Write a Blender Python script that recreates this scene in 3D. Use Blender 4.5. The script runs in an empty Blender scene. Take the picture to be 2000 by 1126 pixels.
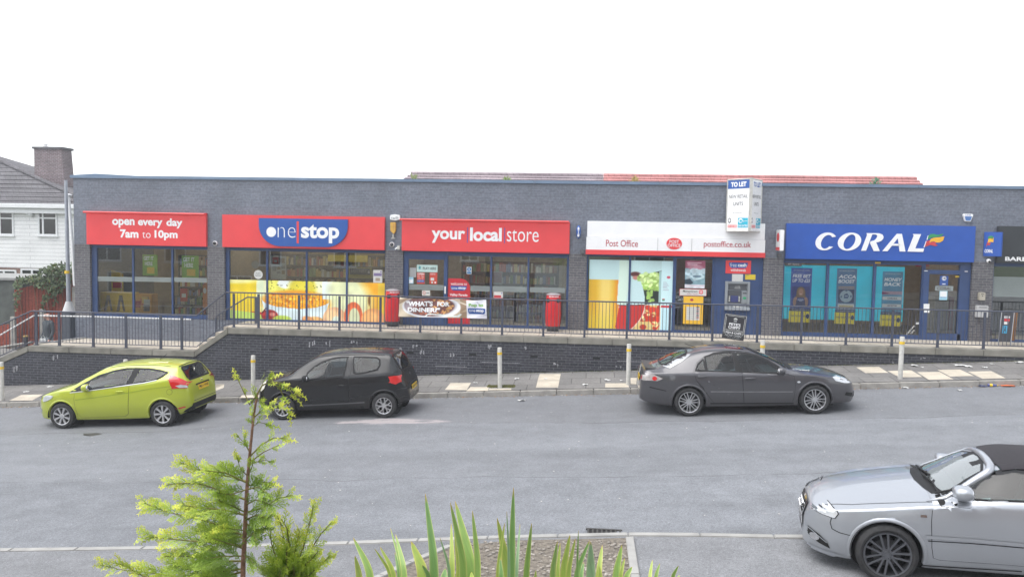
import bpy, bmesh, math, random
import numpy as np
from mathutils import Vector, Matrix
from mathutils.bvhtree import BVHTree
random.seed(7)
S = bpy.context.scene
COL = S.collection
R_ = math.radians
# ------------------------------------------------------------------ camera
# metres; X runs along the shop fronts, Y away from the camera, Z = 0 on the upper terrace
FPX, PITCH, ROLL, YAW = 1609.38, 0.06160, 0.01790, -0.09230
ZC = 2.7045
YF = 24.50          # plane of the brick front
YW = 22.51          # outer face of the retaining wall
f0 = Vector((math.sin(YAW)*math.cos(PITCH), math.cos(YAW)*math.cos(PITCH), -math.sin(PITCH)))
r0 = Vector((math.cos(YAW), -math.sin(YAW), 0)); u0 = r0.cross(f0)
RR = r0*math.cos(ROLL) + u0*math.sin(ROLL); UU = -r0*math.sin(ROLL) + u0*math.cos(ROLL)
CP = Vector((0, 0, ZC))
cam = bpy.data.cameras.new("camera"); cam.sensor_width = 36; cam.lens = FPX/2000*36
cam.clip_start = 0.05; cam.clip_end = 3000
camo = bpy.data.objects.new("camera", cam); COL.objects.link(camo)
m = Matrix((RR, UU, -f0)).transposed().to_4x4(); m.translation = CP
camo.matrix_world = m; S.camera = camo
# ------------------------------------------------------------------ light
SUN_EL, SUN_AZ = 68, 240
SKY_STRENGTH, SUN_STRENGTH, EXPOSURE = 0.15, 1.0, 1.32
w = bpy.data.worlds.new("World"); S.world = w; w.use_nodes = True
nt = w.node_tree; nt.nodes.clear()
sky = nt.nodes.new("ShaderNodeTexSky"); sky.sky_type = 'NISHITA'; sky.sun_disc = False
sky.sun_elevation = R_(SUN_EL); sky.sun_rotation = R_(SUN_AZ); sky.dust_density = 1.5; sky.air_density = 1.0; sky.ozone_density = 1.0
hs = nt.nodes.new("ShaderNodeHueSaturation"); hs.inputs['Saturation'].default_value = 0.22   # overcast: grey-white cloud
bg = nt.nodes.new("ShaderNodeBackground"); bg.inputs['Strength'].default_value = SKY_STRENGTH
wo = nt.nodes.new("ShaderNodeOutputWorld")
nt.links.new(sky.outputs[0], hs.inputs['Color']); nt.links.new(hs.outputs[0], bg.inputs['Color']); nt.links.new(bg.outputs[0], wo.inputs['Surface'])
sl = bpy.data.lights.new("sun", 'SUN'); sl.energy = SUN_STRENGTH; sl.angle = R_(60); sl.color = (1, .975, .94)
so = bpy.data.objects.new("sun", sl); COL.objects.link(so)
az = R_(SUN_AZ); sd = Vector((math.sin(az)*math.cos(R_(SUN_EL)), math.cos(az)*math.cos(R_(SUN_EL)), math.sin(R_(SUN_EL))))
so.rotation_euler = sd.to_track_quat('Z', 'Y').to_euler()
S.view_settings.view_transform = 'Standard'; S.view_settings.look = 'None'; S.view_settings.gamma = 1
S.view_settings.exposure = EXPOSURE
# ------------------------------------------------------------------ pixel -> point of the place
def ray(px, py): return f0 + RR*((px-1000)/FPX) - UU*((py-563)/FPX)
def at(px, py, Y):
    d = ray(px, py); return CP + d*(Y/d.y)
def onplane(px, py, fz):                    # fz(X, Y) -> Z, solved by iteration
    d = ray(px, py); t = 15.0
    for _ in range(60):
        p = CP + d*t; e = p.z - fz(p.x, p.y)
        t += e/(-d.z + 0.02) * 0.8
    return CP + d*t
def box2(x0, y0, x1, y1, Y=YF):             # pixel box -> X0, X1, Z0, Z1 on the plane Y
    mx, my = (x0+x1)/2, (y0+y1)/2
    return at(x0, my, Y).x, at(x1, my, Y).x, at(mx, y1, Y).z, at(mx, y0, Y).z
def FX(px, py=560, Y=YF): return at(px, py, Y).x
def FZ(py, px, Y=YF): return at(px, py, Y).z
# ------------------------------------------------------------------ colour / materials
def lin(c): return tuple((x/12.92 if x <= .04045 else ((x+.055)/1.055)**2.4) for x in c)
def N(t, k, **kw):
    n = t.nodes.new(k)
    for a, b in kw.items(): setattr(n, a, b)
    return n
MATS = {}
def pm(name, base, rough=.5, metal=0., var=.12, scale=6., bump=0., bscale=60., coat=0., spec=.5, coords='Object', trans=0.):
    if name in MATS: return MATS[name]
    M = bpy.data.materials.new(name); M.use_nodes = True; t = M.node_tree; b = t.nodes['Principled BSDF']
    b.inputs['Roughness'].default_value = rough; b.inputs['Metallic'].default_value = metal
    b.inputs['Specular IOR Level'].default_value = spec
    if coat: b.inputs['Coat Weight'].default_value = coat; b.inputs['Coat Roughness'].default_value = .03
    tc = N(t, 'ShaderNodeTexCoord')
    n = N(t, 'ShaderNodeTexNoise'); n.inputs['Scale'].default_value = scale; n.inputs['Detail'].default_value = 6
    t.links.new(tc.outputs[coords], n.inputs['Vector'])
    r = N(t, 'ShaderNodeMapRange'); r.inputs['From Min'].default_value = .3; r.inputs['From Max'].default_value = .7
    r.inputs['To Min'].default_value = 1-var; r.inputs['To Max'].default_value = 1+var
    t.links.new(n.outputs['Fac'], r.inputs['Value'])
    mx = N(t, 'ShaderNodeVectorMath', operation='SCALE'); mx.inputs[0].default_value = base[:3]
    t.links.new(r.outputs[0], mx.inputs['Scale']); t.links.new(mx.outputs[0], b.inputs['Base Color'])
    if bump:
        n2 = N(t, 'ShaderNodeTexNoise'); n2.inputs['Scale'].default_value = bscale; n2.inputs['Detail'].default_value = 4
        t.links.new(tc.outputs[coords], n2.inputs['Vector'])
        bp = N(t, 'ShaderNodeBump'); bp.inputs['Strength'].default_value = bump; bp.inputs['Distance'].default_value = .01
        t.links.new(n2.outputs['Fac'], bp.inputs['Height']); t.links.new(bp.outputs[0], b.inputs['Normal'])
    MATS[name] = M; return M
def brickmat(name, c1, c2, cm, mortar=.009, rough=.55, bw=.225, rh=.075, stain=None, var=.25, big=.25, horizontal=False, bump=.35, off=.5, spec=.5):
    M = bpy.data.materials.new(name); M.use_nodes = True; t = M.node_tree; b = t.nodes['Principled BSDF']; L = t.links.new
    b.inputs['Roughness'].default_value = rough; b.inputs['Specular IOR Level'].default_value = spec
    tc = N(t, 'ShaderNodeTexCoord'); sp = N(t, 'ShaderNodeSeparateXYZ'); L(tc.outputs['Object'], sp.inputs[0])
    cb = N(t, 'ShaderNodeCombineXYZ')
    if horizontal: L(sp.outputs['X'], cb.inputs['X']); L(sp.outputs['Y'], cb.inputs['Y'])
    else:
        ad = N(t, 'ShaderNodeMath', operation='ADD'); L(sp.outputs['X'], ad.inputs[0]); L(sp.outputs['Y'], ad.inputs[1])
        L(ad.outputs[0], cb.inputs['X']); L(sp.outputs['Z'], cb.inputs['Y'])
    br = N(t, 'ShaderNodeTexBrick'); br.offset = off; L(cb.outputs[0], br.inputs['Vector'])
    for k, v in (('Scale', 1), ('Mortar Size', mortar), ('Mortar Smooth', .2), ('Bias', 0), ('Brick Width', bw), ('Row Height', rh)): br.inputs[k].default_value = v
    br.inputs['Color1'].default_value = (*c1, 1); br.inputs['Color2'].default_value = (*c2, 1); br.inputs['Mortar'].default_value = (*cm, 1)
    n = N(t, 'ShaderNodeTexNoise'); n.inputs['Scale'].default_value = .7; n.inputs['Detail'].default_value = 8; L(tc.outputs['Object'], n.inputs['Vector'])
    r = N(t, 'ShaderNodeMapRange'); r.inputs['From Min'].default_value = .3; r.inputs['From Max'].default_value = .7
    r.inputs['To Min'].default_value = 1-big; r.inputs['To Max'].default_value = 1+big; L(n.outputs['Fac'], r.inputs['Value'])
    n2 = N(t, 'ShaderNodeTexNoise'); n2.inputs['Scale'].default_value = 14; n2.inputs['Detail'].default_value = 3; L(tc.outputs['Object'], n2.inputs['Vector'])
    r2 = N(t, 'ShaderNodeMapRange'); r2.inputs['From Min'].default_value = .3; r2.inputs['From Max'].default_value = .7
    r2.inputs['To Min'].default_value = 1-var; r2.inputs['To Max'].default_value = 1+var; L(n2.outputs['Fac'], r2.inputs['Value'])
    mm = N(t, 'ShaderNodeMath', operation='MULTIPLY'); L(r.outputs[0], mm.inputs[0]); L(r2.outputs[0], mm.inputs[1])
    sc = N(t, 'ShaderNodeVectorMath', operation='SCALE'); L(br.outputs['Color'], sc.inputs[0]); L(mm.outputs[0], sc.inputs['Scale'])
    out = sc.outputs[0]
    if stain:                                # lime streaks running down the bricks
        mp = N(t, 'ShaderNodeMapping'); mp.inputs['Scale'].default_value = (2.6, 2.6, .8); L(tc.outputs['Object'], mp.inputs['Vector'])
        n3 = N(t, 'ShaderNodeTexNoise'); n3.inputs['Scale'].default_value = 1.6; n3.inputs['Detail'].default_value = 9; n3.inputs['Roughness'].default_value = .72; L(mp.outputs[0], n3.inputs['Vector'])
        r3 = N(t, 'ShaderNodeMapRange'); r3.inputs['From Min'].default_value = stain[1]; r3.inputs['From Max'].default_value = stain[1]+.1; r3.inputs['To Max'].default_value = stain[2]
        L(n3.outputs['Fac'], r3.inputs['Value'])
        mi = N(t, 'ShaderNodeMix', data_type='RGBA'); L(r3.outputs[0], mi.inputs['Factor']); L(out, mi.inputs['A']); mi.inputs['B'].default_value = (*stain[0], 1)
        out = mi.outputs['Result']
    L(out, b.inputs['Base Color'])
    bp = N(t, 'ShaderNodeBump'); bp.inputs['Strength'].default_value = bump; bp.inputs['Distance'].default_value = .008; bp.invert = True
    L(br.outputs['Fac'], bp.inputs['Height']); L(bp.outputs[0], b.inputs['Normal'])
    return M
def glassmat(name, tint=(.8, .88, .86), ior=1.5, gloss=(1, 1, 1), rough=.0, film=0., filmcol=(.5, .55, .55)):
    M = bpy.data.materials.new(name); M.use_nodes = True; t = M.node_tree; t.nodes.clear(); L = t.links.new
    o = N(t, 'ShaderNodeOutputMaterial'); tr = N(t, 'ShaderNodeBsdfTransparent'); tr.inputs[0].default_value = (*tint, 1)
    gl = N(t, 'ShaderNodeBsdfGlossy'); gl.inputs['Roughness'].default_value = rough; gl.inputs[0].default_value = (*gloss, 1)
    fr = N(t, 'ShaderNodeFresnel'); fr.inputs['IOR'].default_value = ior
    mx = N(t, 'ShaderNodeMixShader'); src = tr.outputs[0]
    if film:
        di = N(t, 'ShaderNodeBsdfDiffuse'); di.inputs[0].default_value = (*filmcol, 1)
        m2 = N(t, 'ShaderNodeMixShader'); m2.inputs[0].default_value = film; L(tr.outputs[0], m2.inputs[1]); L(di.outputs[0], m2.inputs[2]); src = m2.outputs[0]
    L(fr.outputs[0], mx.inputs[0]); L(src, mx.inputs[1]); L(gl.outputs[0], mx.inputs[2]); L(mx.outputs[0], o.inputs[0])
    return M
def attrmat(name, rough=.5, coat=0., trans=0., spec=.5, bump=0.):
    M = bpy.data.materials.new(name); M.use_nodes = True; t = M.node_tree; b = t.nodes['Principled BSDF']; L = t.links.new
    b.inputs['Roughness'].default_value = rough; b.inputs['Coat Weight'].default_value = coat; b.inputs['Specular IOR Level'].default_value = spec
    a = N(t, 'ShaderNodeAttribute'); a.attribute_name = 'Col'
    L(a.outputs['Color'], b.inputs['Base Color'])
    if trans:
        tl = N(t, 'ShaderNodeBsdfTranslucent'); L(a.outputs['Color'], tl.inputs[0]); mx = N(t, 'ShaderNodeMixShader'); mx.inputs[0].default_value = trans
        o = t.nodes['Material Output']; L(b.outputs[0], mx.inputs[1]); L(tl.outputs[0], mx.inputs[2]); L(mx.outputs[0], o.inputs[0])
    return M
# ------------------------------------------------------------------ objects
ORI = {}
def tag(o, label=None, cat=None, group=None, kind=None):
    if label: o['label'] = label
    if cat: o['category'] = cat
    if group: o['group'] = group
    if kind: o['kind'] = kind
    return o
def thing(name, label, cat, loc=(0, 0, 0), group=None):
    o = bpy.data.objects.new(name, None); COL.objects.link(o); o.location = loc; o.empty_display_size = .2
    ORI[o.name] = Vector(loc); return tag(o, label, cat, group)
def link(me, name, mat=None, parent=None):
    o = bpy.data.objects.new(name, me); COL.objects.link(o)
    if mat is not None and len(me.materials) == 0: me.materials.append(mat)
    if parent is not None:
        o.parent = parent; off = ORI.get(parent.name, Vector((0, 0, 0))); ORI[o.name] = off
        if off.length > 0: me.transform(Matrix.Translation(-off))
    return o
def copy_tree(o, parent=None):
    c = o.copy(); COL.objects.link(c); c.parent = parent
    for ch in list(o.children): copy_tree(ch, c)
    return c
class MB:
    def __init__(s): s.v = []; s.f = []; s.mi = []; s.k = 0
    def add(s, vs, fs):
        b = len(s.v); s.v += [tuple(p) for p in vs]; s.f += [tuple(b+i for i in f) for f in fs]; s.mi += [s.k]*len(fs); return s
    def box(s, x0, x1, y0, y1, z0, z1):
        return s.add([(x0, y0, z0), (x1, y0, z0), (x1, y1, z0), (x0, y1, z0), (x0, y0, z1), (x1, y0, z1), (x1, y1, z1), (x0, y1, z1)],
                     [(0, 3, 2, 1), (4, 5, 6, 7), (0, 1, 5, 4), (1, 2, 6, 5), (2, 3, 7, 6), (3, 0, 4, 7)])
    def hexa(s, P):   # 8 points in box order
        return s.add(P, [(0, 3, 2, 1), (4, 5, 6, 7), (0, 1, 5, 4), (1, 2, 6, 5), (2, 3, 7, 6), (3, 0, 4, 7)])
    def quad(s, *P): return s.add(P, [tuple(range(len(P)))])
    def prism(s, pts, d0, d1, fr):           # 2-D outline in frame fr=(O,U,V), from depth d0 to d1 along its normal
        O, U, V = fr; Nn = U.cross(V); n = len(pts)
        a = [O+U*x+V*z+Nn*d0 for x, z in pts]; b = [O+U*x+V*z+Nn*d1 for x, z in pts]
        return s.add(a+b, [tuple(range(n))[::-1], tuple(range(n, 2*n))] + [(i, (i+1) % n, n+(i+1) % n, n+i) for i in range(n)])
    def tube(s, pts, r, n=8, caps=True):
        pts = [Vector(p) for p in pts]; rs = r if isinstance(r, (list, tuple)) else [r]*len(pts); rings = []; b = len(s.v); up = None
        for i, p in enumerate(pts):
            d = (pts[min(i+1, len(pts)-1)] - pts[max(i-1, 0)]).normalized()
            if up is None: up = Vector((0, 0, 1)) if abs(d.z) < .9 else Vector((1, 0, 0))
            x = d.cross(up).normalized(); y = x.cross(d); up = y
            s.v += [tuple(p + (x*math.cos(2*math.pi*k/n) + y*math.sin(2*math.pi*k/n))*rs[i]) for k in range(n)]
        nf = 0
        for i in range(len(pts)-1):
            for k in range(n):
                s.f.append((b+i*n+k, b+i*n+(k+1) % n, b+(i+1)*n+(k+1) % n, b+(i+1)*n+k)); nf += 1
        if caps:
            s.f.append(tuple(b+k for k in range(n))[::-1]); s.f.append(tuple(b+(len(pts)-1)*n+k for k in range(n))); nf += 2
        s.mi += [s.k]*nf; return s
    def lathe(s, prof, O=(0, 0, 0), ax='Z', n=24, a0=0., a1=2*math.pi):
        O = Vector(O); b = len(s.v); full = abs(a1-a0-2*math.pi) < 1e-6; m_ = n if full else n+1; nf = 0
        for r, h in prof:
            for k in range(m_):
                a = a0+(a1-a0)*k/n; c, d = r*math.cos(a), r*math.sin(a)
                s.v.append(tuple(O+(Vector((c, d, h)) if ax == 'Z' else Vector((c, h, d)) if ax == 'Y' else Vector((h, c, d)))))
        for i in range(len(prof)-1):
            for k in range(n):
                k2 = (k+1) % n if full else k+1
                s.f.append((b+i*m_+k, b+i*m_+k2, b+(i+1)*m_+k2, b+(i+1)*m_+k)); nf += 1
        s.mi += [s.k]*nf; return s
    def sphere(s, c, r, n=12, m_=8, power=1.):
        b = len(s.v); r = r if isinstance(r, (list, tuple)) else (r, r, r); sg = lambda x: math.copysign(abs(x)**power, x); nf = 0
        for i in range(m_+1):
            th = math.pi*i/m_
            for k in range(n):
                ph = 2*math.pi*k/n
                s.v.append((c[0]+r[0]*sg(math.sin(th))*sg(math.cos(ph)), c[1]+r[1]*sg(math.sin(th))*sg(math.sin(ph)), c[2]+r[2]*sg(math.cos(th))))
        for i in range(m_):
            for k in range(n): s.f.append((b+i*n+k, b+(i+1)*n+k, b+(i+1)*n+(k+1) % n, b+i*n+(k+1) % n)); nf += 1
        s.mi += [s.k]*nf; return s
    def mesh(s, name, smooth=False, bevel=0., seg=2, weld=True):
        me = bpy.data.meshes.new(name); me.from_pydata(s.v, [], s.f); bm = bmesh.new(); bm.from_mesh(me)
        if any(s.mi):
            for f_, k in zip(bm.faces, s.mi): f_.material_index = k
        if weld and len(s.v) < 60000: bmesh.ops.remove_doubles(bm, verts=bm.verts, dist=1e-5)
        if bevel:
            ed = [e for e in bm.edges if len(e.link_faces) == 2 and e.calc_face_angle(0) > .5]
            bmesh.ops.bevel(bm, geom=ed, offset=bevel, segments=seg, affect='EDGES', clamp_overlap=True)
        bmesh.ops.recalc_face_normals(bm, faces=bm.faces)
        if smooth:
            for f_ in bm.faces: f_.smooth = True
            if smooth != 'all':
                for e in bm.edges: e.smooth = e.calc_face_angle(0) < .7
        bm.to_mesh(me); bm.free(); return me
    def build(s, name, mat, parent=None, smooth=False, bevel=0., seg=2, weld=True):
        me = s.mesh(name, smooth, bevel, seg, weld)
        for q in (mat if isinstance(mat, (list, tuple)) else [mat]): me.materials.append(q)
        return link(me, name, None, parent)
XA, YA, ZA = Vector((1, 0, 0)), Vector((0, 1, 0)), Vector((0, 0, 1))
def face_frame(Y): return (Vector((0, Y, 0)), XA, ZA)
_T = {}
def text_verts(body, bold=0., shear=0., spacing=1., line=1.):
    key = (body, bold, shear, spacing, line)
    if key in _T: return _T[key]
    c = bpy.data.curves.new("lettering", 'FONT'); c.body = body; c.offset = bold; c.shear = shear; c.resolution_u = 4; c.space_character = spacing; c.space_line = line; c.align_x = 'CENTER'
    o = bpy.data.objects.new("lettering", c); COL.objects.link(o)
    dg = bpy.context.evaluated_depsgraph_get(); me = bpy.data.meshes.new_from_object(o.evaluated_get(dg))
    v = [tuple(p.co[:2]) for p in me.vertices]; f = [tuple(p.vertices) for p in me.polygons]
    bpy.data.objects.remove(o); bpy.data.curves.remove(c); bpy.data.meshes.remove(me)
    _T[key] = (v, f); return _T[key]
def txt(body, bx, fr, mat, parent, bold=0., shear=0., spacing=1., line=1., lift=.003, name='lettering', mb=None, keep=False):
    v, f = text_verts(body, bold, shear, spacing, line)
    xs = [p[0] for p in v]; ys = [p[1] for p in v]; x0, x1, z0, z1 = bx
    sx = (x1-x0)/(max(xs)-min(xs)); sz = (z1-z0)/(max(ys)-min(ys))
    O, U, V = fr; Nn = U.cross(V)
    P = [O + U*(x0+(a-min(xs))*sx) + V*(z0+(b-min(ys))*sz) + Nn*lift for a, b in v]
    q = mb or MB(); q.add(P, f)
    if mb: return mb
    return q.build(name, mat, parent, weld=False)
def flat(name, pts, fr, mat, parent, d0=0., d1=.003): return MB().prism(pts, d0, d1, fr).build(name, mat, parent)
def rect(x0, x1, z0, z1): return [(x0, z0), (x1, z0), (x1, z1), (x0, z1)]
# painted pictures: a fine grid of faces with a colour at each vertex
def vnoise(u, v, sc, seed=0):
    rs = np.random.RandomState(seed); g = rs.rand(64, 64); x = u*sc % 63; y = v*sc % 63
    i = np.floor(x).astype(int) % 63; j = np.floor(y).astype(int) % 63; fx = x-np.floor(x); fy = y-np.floor(y); fx = fx*fx*(3-2*fx); fy = fy*fy*(3-2*fy)
    return (g[i, j]*(1-fx)+g[i+1, j]*fx)*(1-fy) + (g[i, j+1]*(1-fx)+g[i+1, j+1]*fx)*fy
class Cv:
    def __init__(s, w_, h_, asp, col): s.u, s.v = np.meshgrid(np.linspace(0, asp, w_), np.linspace(0, 1, h_)); s.C = np.zeros((h_, w_, 3)); s.C[:] = col; s.a = asp
    def put(s, m_, col): m_ = np.clip(m_, 0, 1)[..., None]; s.C = s.C*(1-m_) + np.array(col)*m_; return s
    def ell(s, x, y, rx, ry, col, soft=.05, mask=1.): d = ((s.u-x)/rx)**2 + ((s.v-y)/ry)**2; return s.put((1+soft-d)/(2*soft)*mask, col)
    def rect(s, x0, x1, y0, y1, col): return s.put(((s.u >= x0) & (s.u <= x1) & (s.v >= y0) & (s.v <= y1))*1., col)
    def poly(s, pts, col):
        ins = np.zeros(s.u.shape, bool); n = len(pts)
        for i in range(n):
            (xa, ya), (xb, yb) = pts[i], pts[(i+1) % n]
            if ya == yb: continue
            c = ((ya > s.v) != (yb > s.v)) & (s.u < (xb-xa)*(s.v-ya)/(yb-ya)+xa); ins ^= c
        return s.put(ins*1., col)
    def noise(s, sc, amt, seed=0, mask=1.): s.C = s.C*(1+((vnoise(s.u, s.v, sc, seed)-.5)*2*amt*mask)[..., None]); return s
    def blobs(s, x0, x1, y0, y1, n, r, col, seed=0, mask=1.):
        rs = np.random.RandomState(seed)
        for _ in range(n): s.ell(rs.uniform(x0, x1), rs.uniform(y0, y1), r*rs.uniform(.6, 1.3), r*rs.uniform(.5, 1.1), np.array(col)*rs.uniform(.85, 1.15), .3, mask)
        return s
def pic(name, cv, bx, fr, mat, parent, lift=0.):
    h_, w_, _ = cv.C.shape; x0, x1, z0, z1 = bx; O, U, V = fr; Nn = U.cross(V)
    X = np.linspace(x0, x1, w_); Z = np.linspace(z0, z1, h_)
    base = np.array(O+Nn*lift); g = base + X[None, :, None]*np.array(U) + Z[:, None, None]*np.array(V)
    idx = np.arange(w_*h_).reshape(h_, w_); q = np.stack([idx[:-1, :-1], idx[:-1, 1:], idx[1:, 1:], idx[1:, :-1]], -1).reshape(-1, 4)
    me = bpy.data.meshes.new(name); me.from_pydata(g.reshape(-1, 3).tolist(), [], q.tolist())
    c = np.clip(cv.C, 0, 1).reshape(-1, 3); c = np.where(c <= .04045, c/12.92, ((c+.055)/1.055)**2.4)
    a = me.color_attributes.new('Col', 'FLOAT_COLOR', 'POINT'); a.data.foreach_set('color', np.concatenate([c, np.ones((len(c), 1))], 1).astype(np.float32).ravel())
    return link(me, name, mat, parent)
# ================================================================== SETTING
SL = .0576
def interp(x, xs, ys): return float(np.interp(x, xs, ys))
def zroad(X, Y): return SL*X + interp(Y, [9.2, 10.9, 14, 18.2, 20.4], [-1.17, -1.19, -1.15, -1.20, -1.16]) + interp(X, [-14, -9.6, -7.6, -4, 0, 6, 12], [-.08, -.075, .03, .03, -.06, -.07, -.03])*interp(Y, [13.5, 17.6, 18.8, 20.4], [0, 1, 1, 0])
def zkerb(X, Y=0): return SL*X - 1.04
def zpave(X, Y): return SL*X + interp(Y, [20.4, 22.6], [-1.04, -.915])
def znear(X, Y): return SL*X + interp(Y, [2, 10.8], [-1.0, -1.17])
def asphalt(name, base, seed=0., marks=False):
    M = bpy.data.materials.new(name); M.use_nodes = True; t = M.node_tree; b = t.nodes['Principled BSDF']; L = t.links.new
    b.inputs['Roughness'].default_value = .82; b.inputs['Specular IOR Level'].default_value = .35
    tc = N(t, 'ShaderNodeTexCoord'); P = tc.outputs['Object']
    def noise(sc, det, mapsc=None, rough=.5):
        n = N(t, 'ShaderNodeTexNoise'); n.inputs['Scale'].default_value = sc; n.inputs['Detail'].default_value = det; n.inputs['Roughness'].default_value = rough
        mp = N(t, 'ShaderNodeMapping'); mp.inputs['Location'].default_value = (seed, seed*.7, 0)
        if mapsc: mp.inputs['Scale'].default_value = mapsc
        L(P, mp.inputs['Vector']); L(mp.outputs[0], n.inputs['Vector']); return n.outputs['Fac']
    def mr(s, a, c, d, e):
        r = N(t, 'ShaderNodeMapRange'); r.inputs['From Min'].default_value = a; r.inputs['From Max'].default_value = c; r.inputs['To Min'].default_value = d; r.inputs['To Max'].default_value = e; L(s, r.inputs['Value']); return r.outputs[0]
    def mul(a, c, op='MULTIPLY'):
        q = N(t, 'ShaderNodeMath', operation=op); L(a, q.inputs[0])
        if isinstance(c, (int, float)): q.inputs[1].default_value = c
        else: L(c, q.inputs[1])
        return q.outputs[0]
    f = mul(mul(mr(noise(95, 3), .3, .7, .62, 1.38), mr(noise(.35, 6, (.3, 1.7, 1), .6), .3, .7, .80, 1.2)), mr(noise(2.2, 7, None, .65), .3, .7, .86, 1.14))
    f = mul(f, mr(noise(27, 2), .3, .7, .86, 1.14))
    f = mul(f, mr(noise(38, 2), .66, .74, 1., 1.5))            # pale chippings
    sc = N(t, 'ShaderNodeVectorMath', operation='SCALE'); sc.inputs[0].default_value = base; L(f, sc.inputs['Scale']); out = sc.outputs[0]
    def mixc(fac, col):
        nonlocal out
        mi = N(t, 'ShaderNodeMix', data_type='RGBA'); L(fac, mi.inputs['Factor']); L(out, mi.inputs['A']); mi.inputs['B'].default_value = (*col, 1); out = mi.outputs['Result']
    sp = N(t, 'ShaderNodeSeparateXYZ'); L(P, sp.inputs[0])
    if marks:
        wob = mul(mul(noise(.8, 5), -.5, 'ADD'), .5)
        yw = mul(sp.outputs['Y'], wob, 'ADD')
        def band(y0, wd, col, k):
            nonlocal out
            d = mul(mul(yw, -y0, 'ADD'), 1., 'MULTIPLY'); a = N(t, 'ShaderNodeMath', operation='ABSOLUTE'); L(d, a.inputs[0])
            g = mr(a.outputs[0], wd*.5, wd, k, 0.); g = mul(g, mr(noise(1.5, 4), .38, .56, .1, 1.)); mixc(g, col)
        band(17.62, .022, (.045, .045, .048), .9)       # joints between the strips of surfacing
        band(13.3, .02, (.05, .05, .053), .55)
        # surfacing strip by the far kerb is darker, wheel track polished paler
        mixc(mr(yw, 17.55, 17.68, 0, .28), (.11, .11, .115))
        mixc(mr(yw, 13.2, 13.35, .0, .14), (.2, .205, .215))
        # pale powder spilt beside the black car
        mp = N(t, 'ShaderNodeMapping'); mp.inputs['Scale'].default_value = (.7, 2.6, 1); L(P, mp.inputs['Vector'])
        n = N(t, 'ShaderNodeTexNoise'); n.inputs['Scale'].default_value = 1.9; n.inputs['Detail'].default_value = 9; n.inputs['Roughness'].default_value = .75; L(mp.outputs[0], n.inputs['Vector'])
        dx = mul(mul(sp.outputs['X'], SPILL[0]*-1, 'ADD'), 1/1.75); dy = mul(mul(sp.outputs['Y'], SPILL[1]*-1, 'ADD'), 1/.42)
        q = mul(mul(dx, dx), mul(dy, dy), 'ADD'); inside = mr(q, .1, 1., .16, -.12)
        mixc(mr(mul(n.outputs['Fac'], inside, 'ADD'), .53, .62, 0, .42), (.55, .47, .46))
    L(out, b.inputs['Base Color'])
    bp = N(t, 'ShaderNodeBump'); bp.inputs['Strength'].default_value = .45; bp.inputs['Distance'].default_value = .006
    L(noise(150, 3), bp.inputs['Height']); L(bp.outputs[0], b.inputs['Normal'])
    return M
_p = onplane(770, 822, zroad); SPILL = (_p.x, _p.y)
M_road = asphalt('road_asphalt', (.166, .174, .187), 0, True)
M_drive = asphalt('drive_asphalt', (.178, .182, .19), 31)
M_grass = pm('grass_ground', (.05, .075, .025), .9, var=.4, scale=1.5, bump=.5, bscale=30)
M_conc = pm('kerb_concrete', (.30, .285, .26), .85, var=.22, scale=5, bump=.3, bscale=80)
M_nkerb = pm('near_kerb_concrete', (.30, .295, .28), .85, var=.16, scale=4, bump=.3, bscale=80)
M_cop = pm('coping_stone', (.215, .205, .175), .88, var=.3, scale=2.2, bump=.35, bscale=70)
M_flag = brickmat('pavement_flags', (.155, .15, .145), (.185, .178, .17), (.08, .078, .072), .012, .85, .75, .62, None, .12, .2, True, .2, .5, .3)
M_pslab = pm('cream_slab', (.47, .42, .34), .85, var=.14, scale=3, bump=.2, bscale=90)
M_terr = brickmat('terrace_flags', (.40, .36, .30), (.45, .405, .34), (.2, .18, .15), .01, .85, .45, .45, None, .12, .2, True, .2, 0, .3)
M_grav = pm('bed_gravel', (.15, .13, .105), .9, var=.5, scale=22, bump=1., bscale=45)
M_soil = pm('soil', (.09, .07, .05), .95, var=.4, scale=10, bump=1, bscale=25)
def sheet(name, Xs, Ys, fz, mat, dz=0., kind='structure'):
    v = [(x, y, fz(x, y)+dz) for y in Ys for x in Xs]; n = len(Xs)
    f = [(j*n+i, j*n+i+1, (j+1)*n+i+1, (j+1)*n+i) for j in range(len(Ys)-1) for i in range(n-1)]
    return tag(MB().add(v, f).build(name, mat, smooth='all'), kind=kind)
def arange(a, b, s): return list(np.arange(a, b+s*.5, s))
sheet('ground', [-1500, -200, -40, 30, 200, 1500], [-400, -60, 60, 200, 1500], lambda X, Y: SL*max(-40, min(30, X))-1.75, M_grass)
sheet('road', [-60, -40, -20, -14, -12, -9.6, -8.6, -7.6, -6, -4, -2, 0, 3, 6, 9, 12, 20, 40], arange(9.4, 20.6, .4), zroad, M_road)
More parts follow.
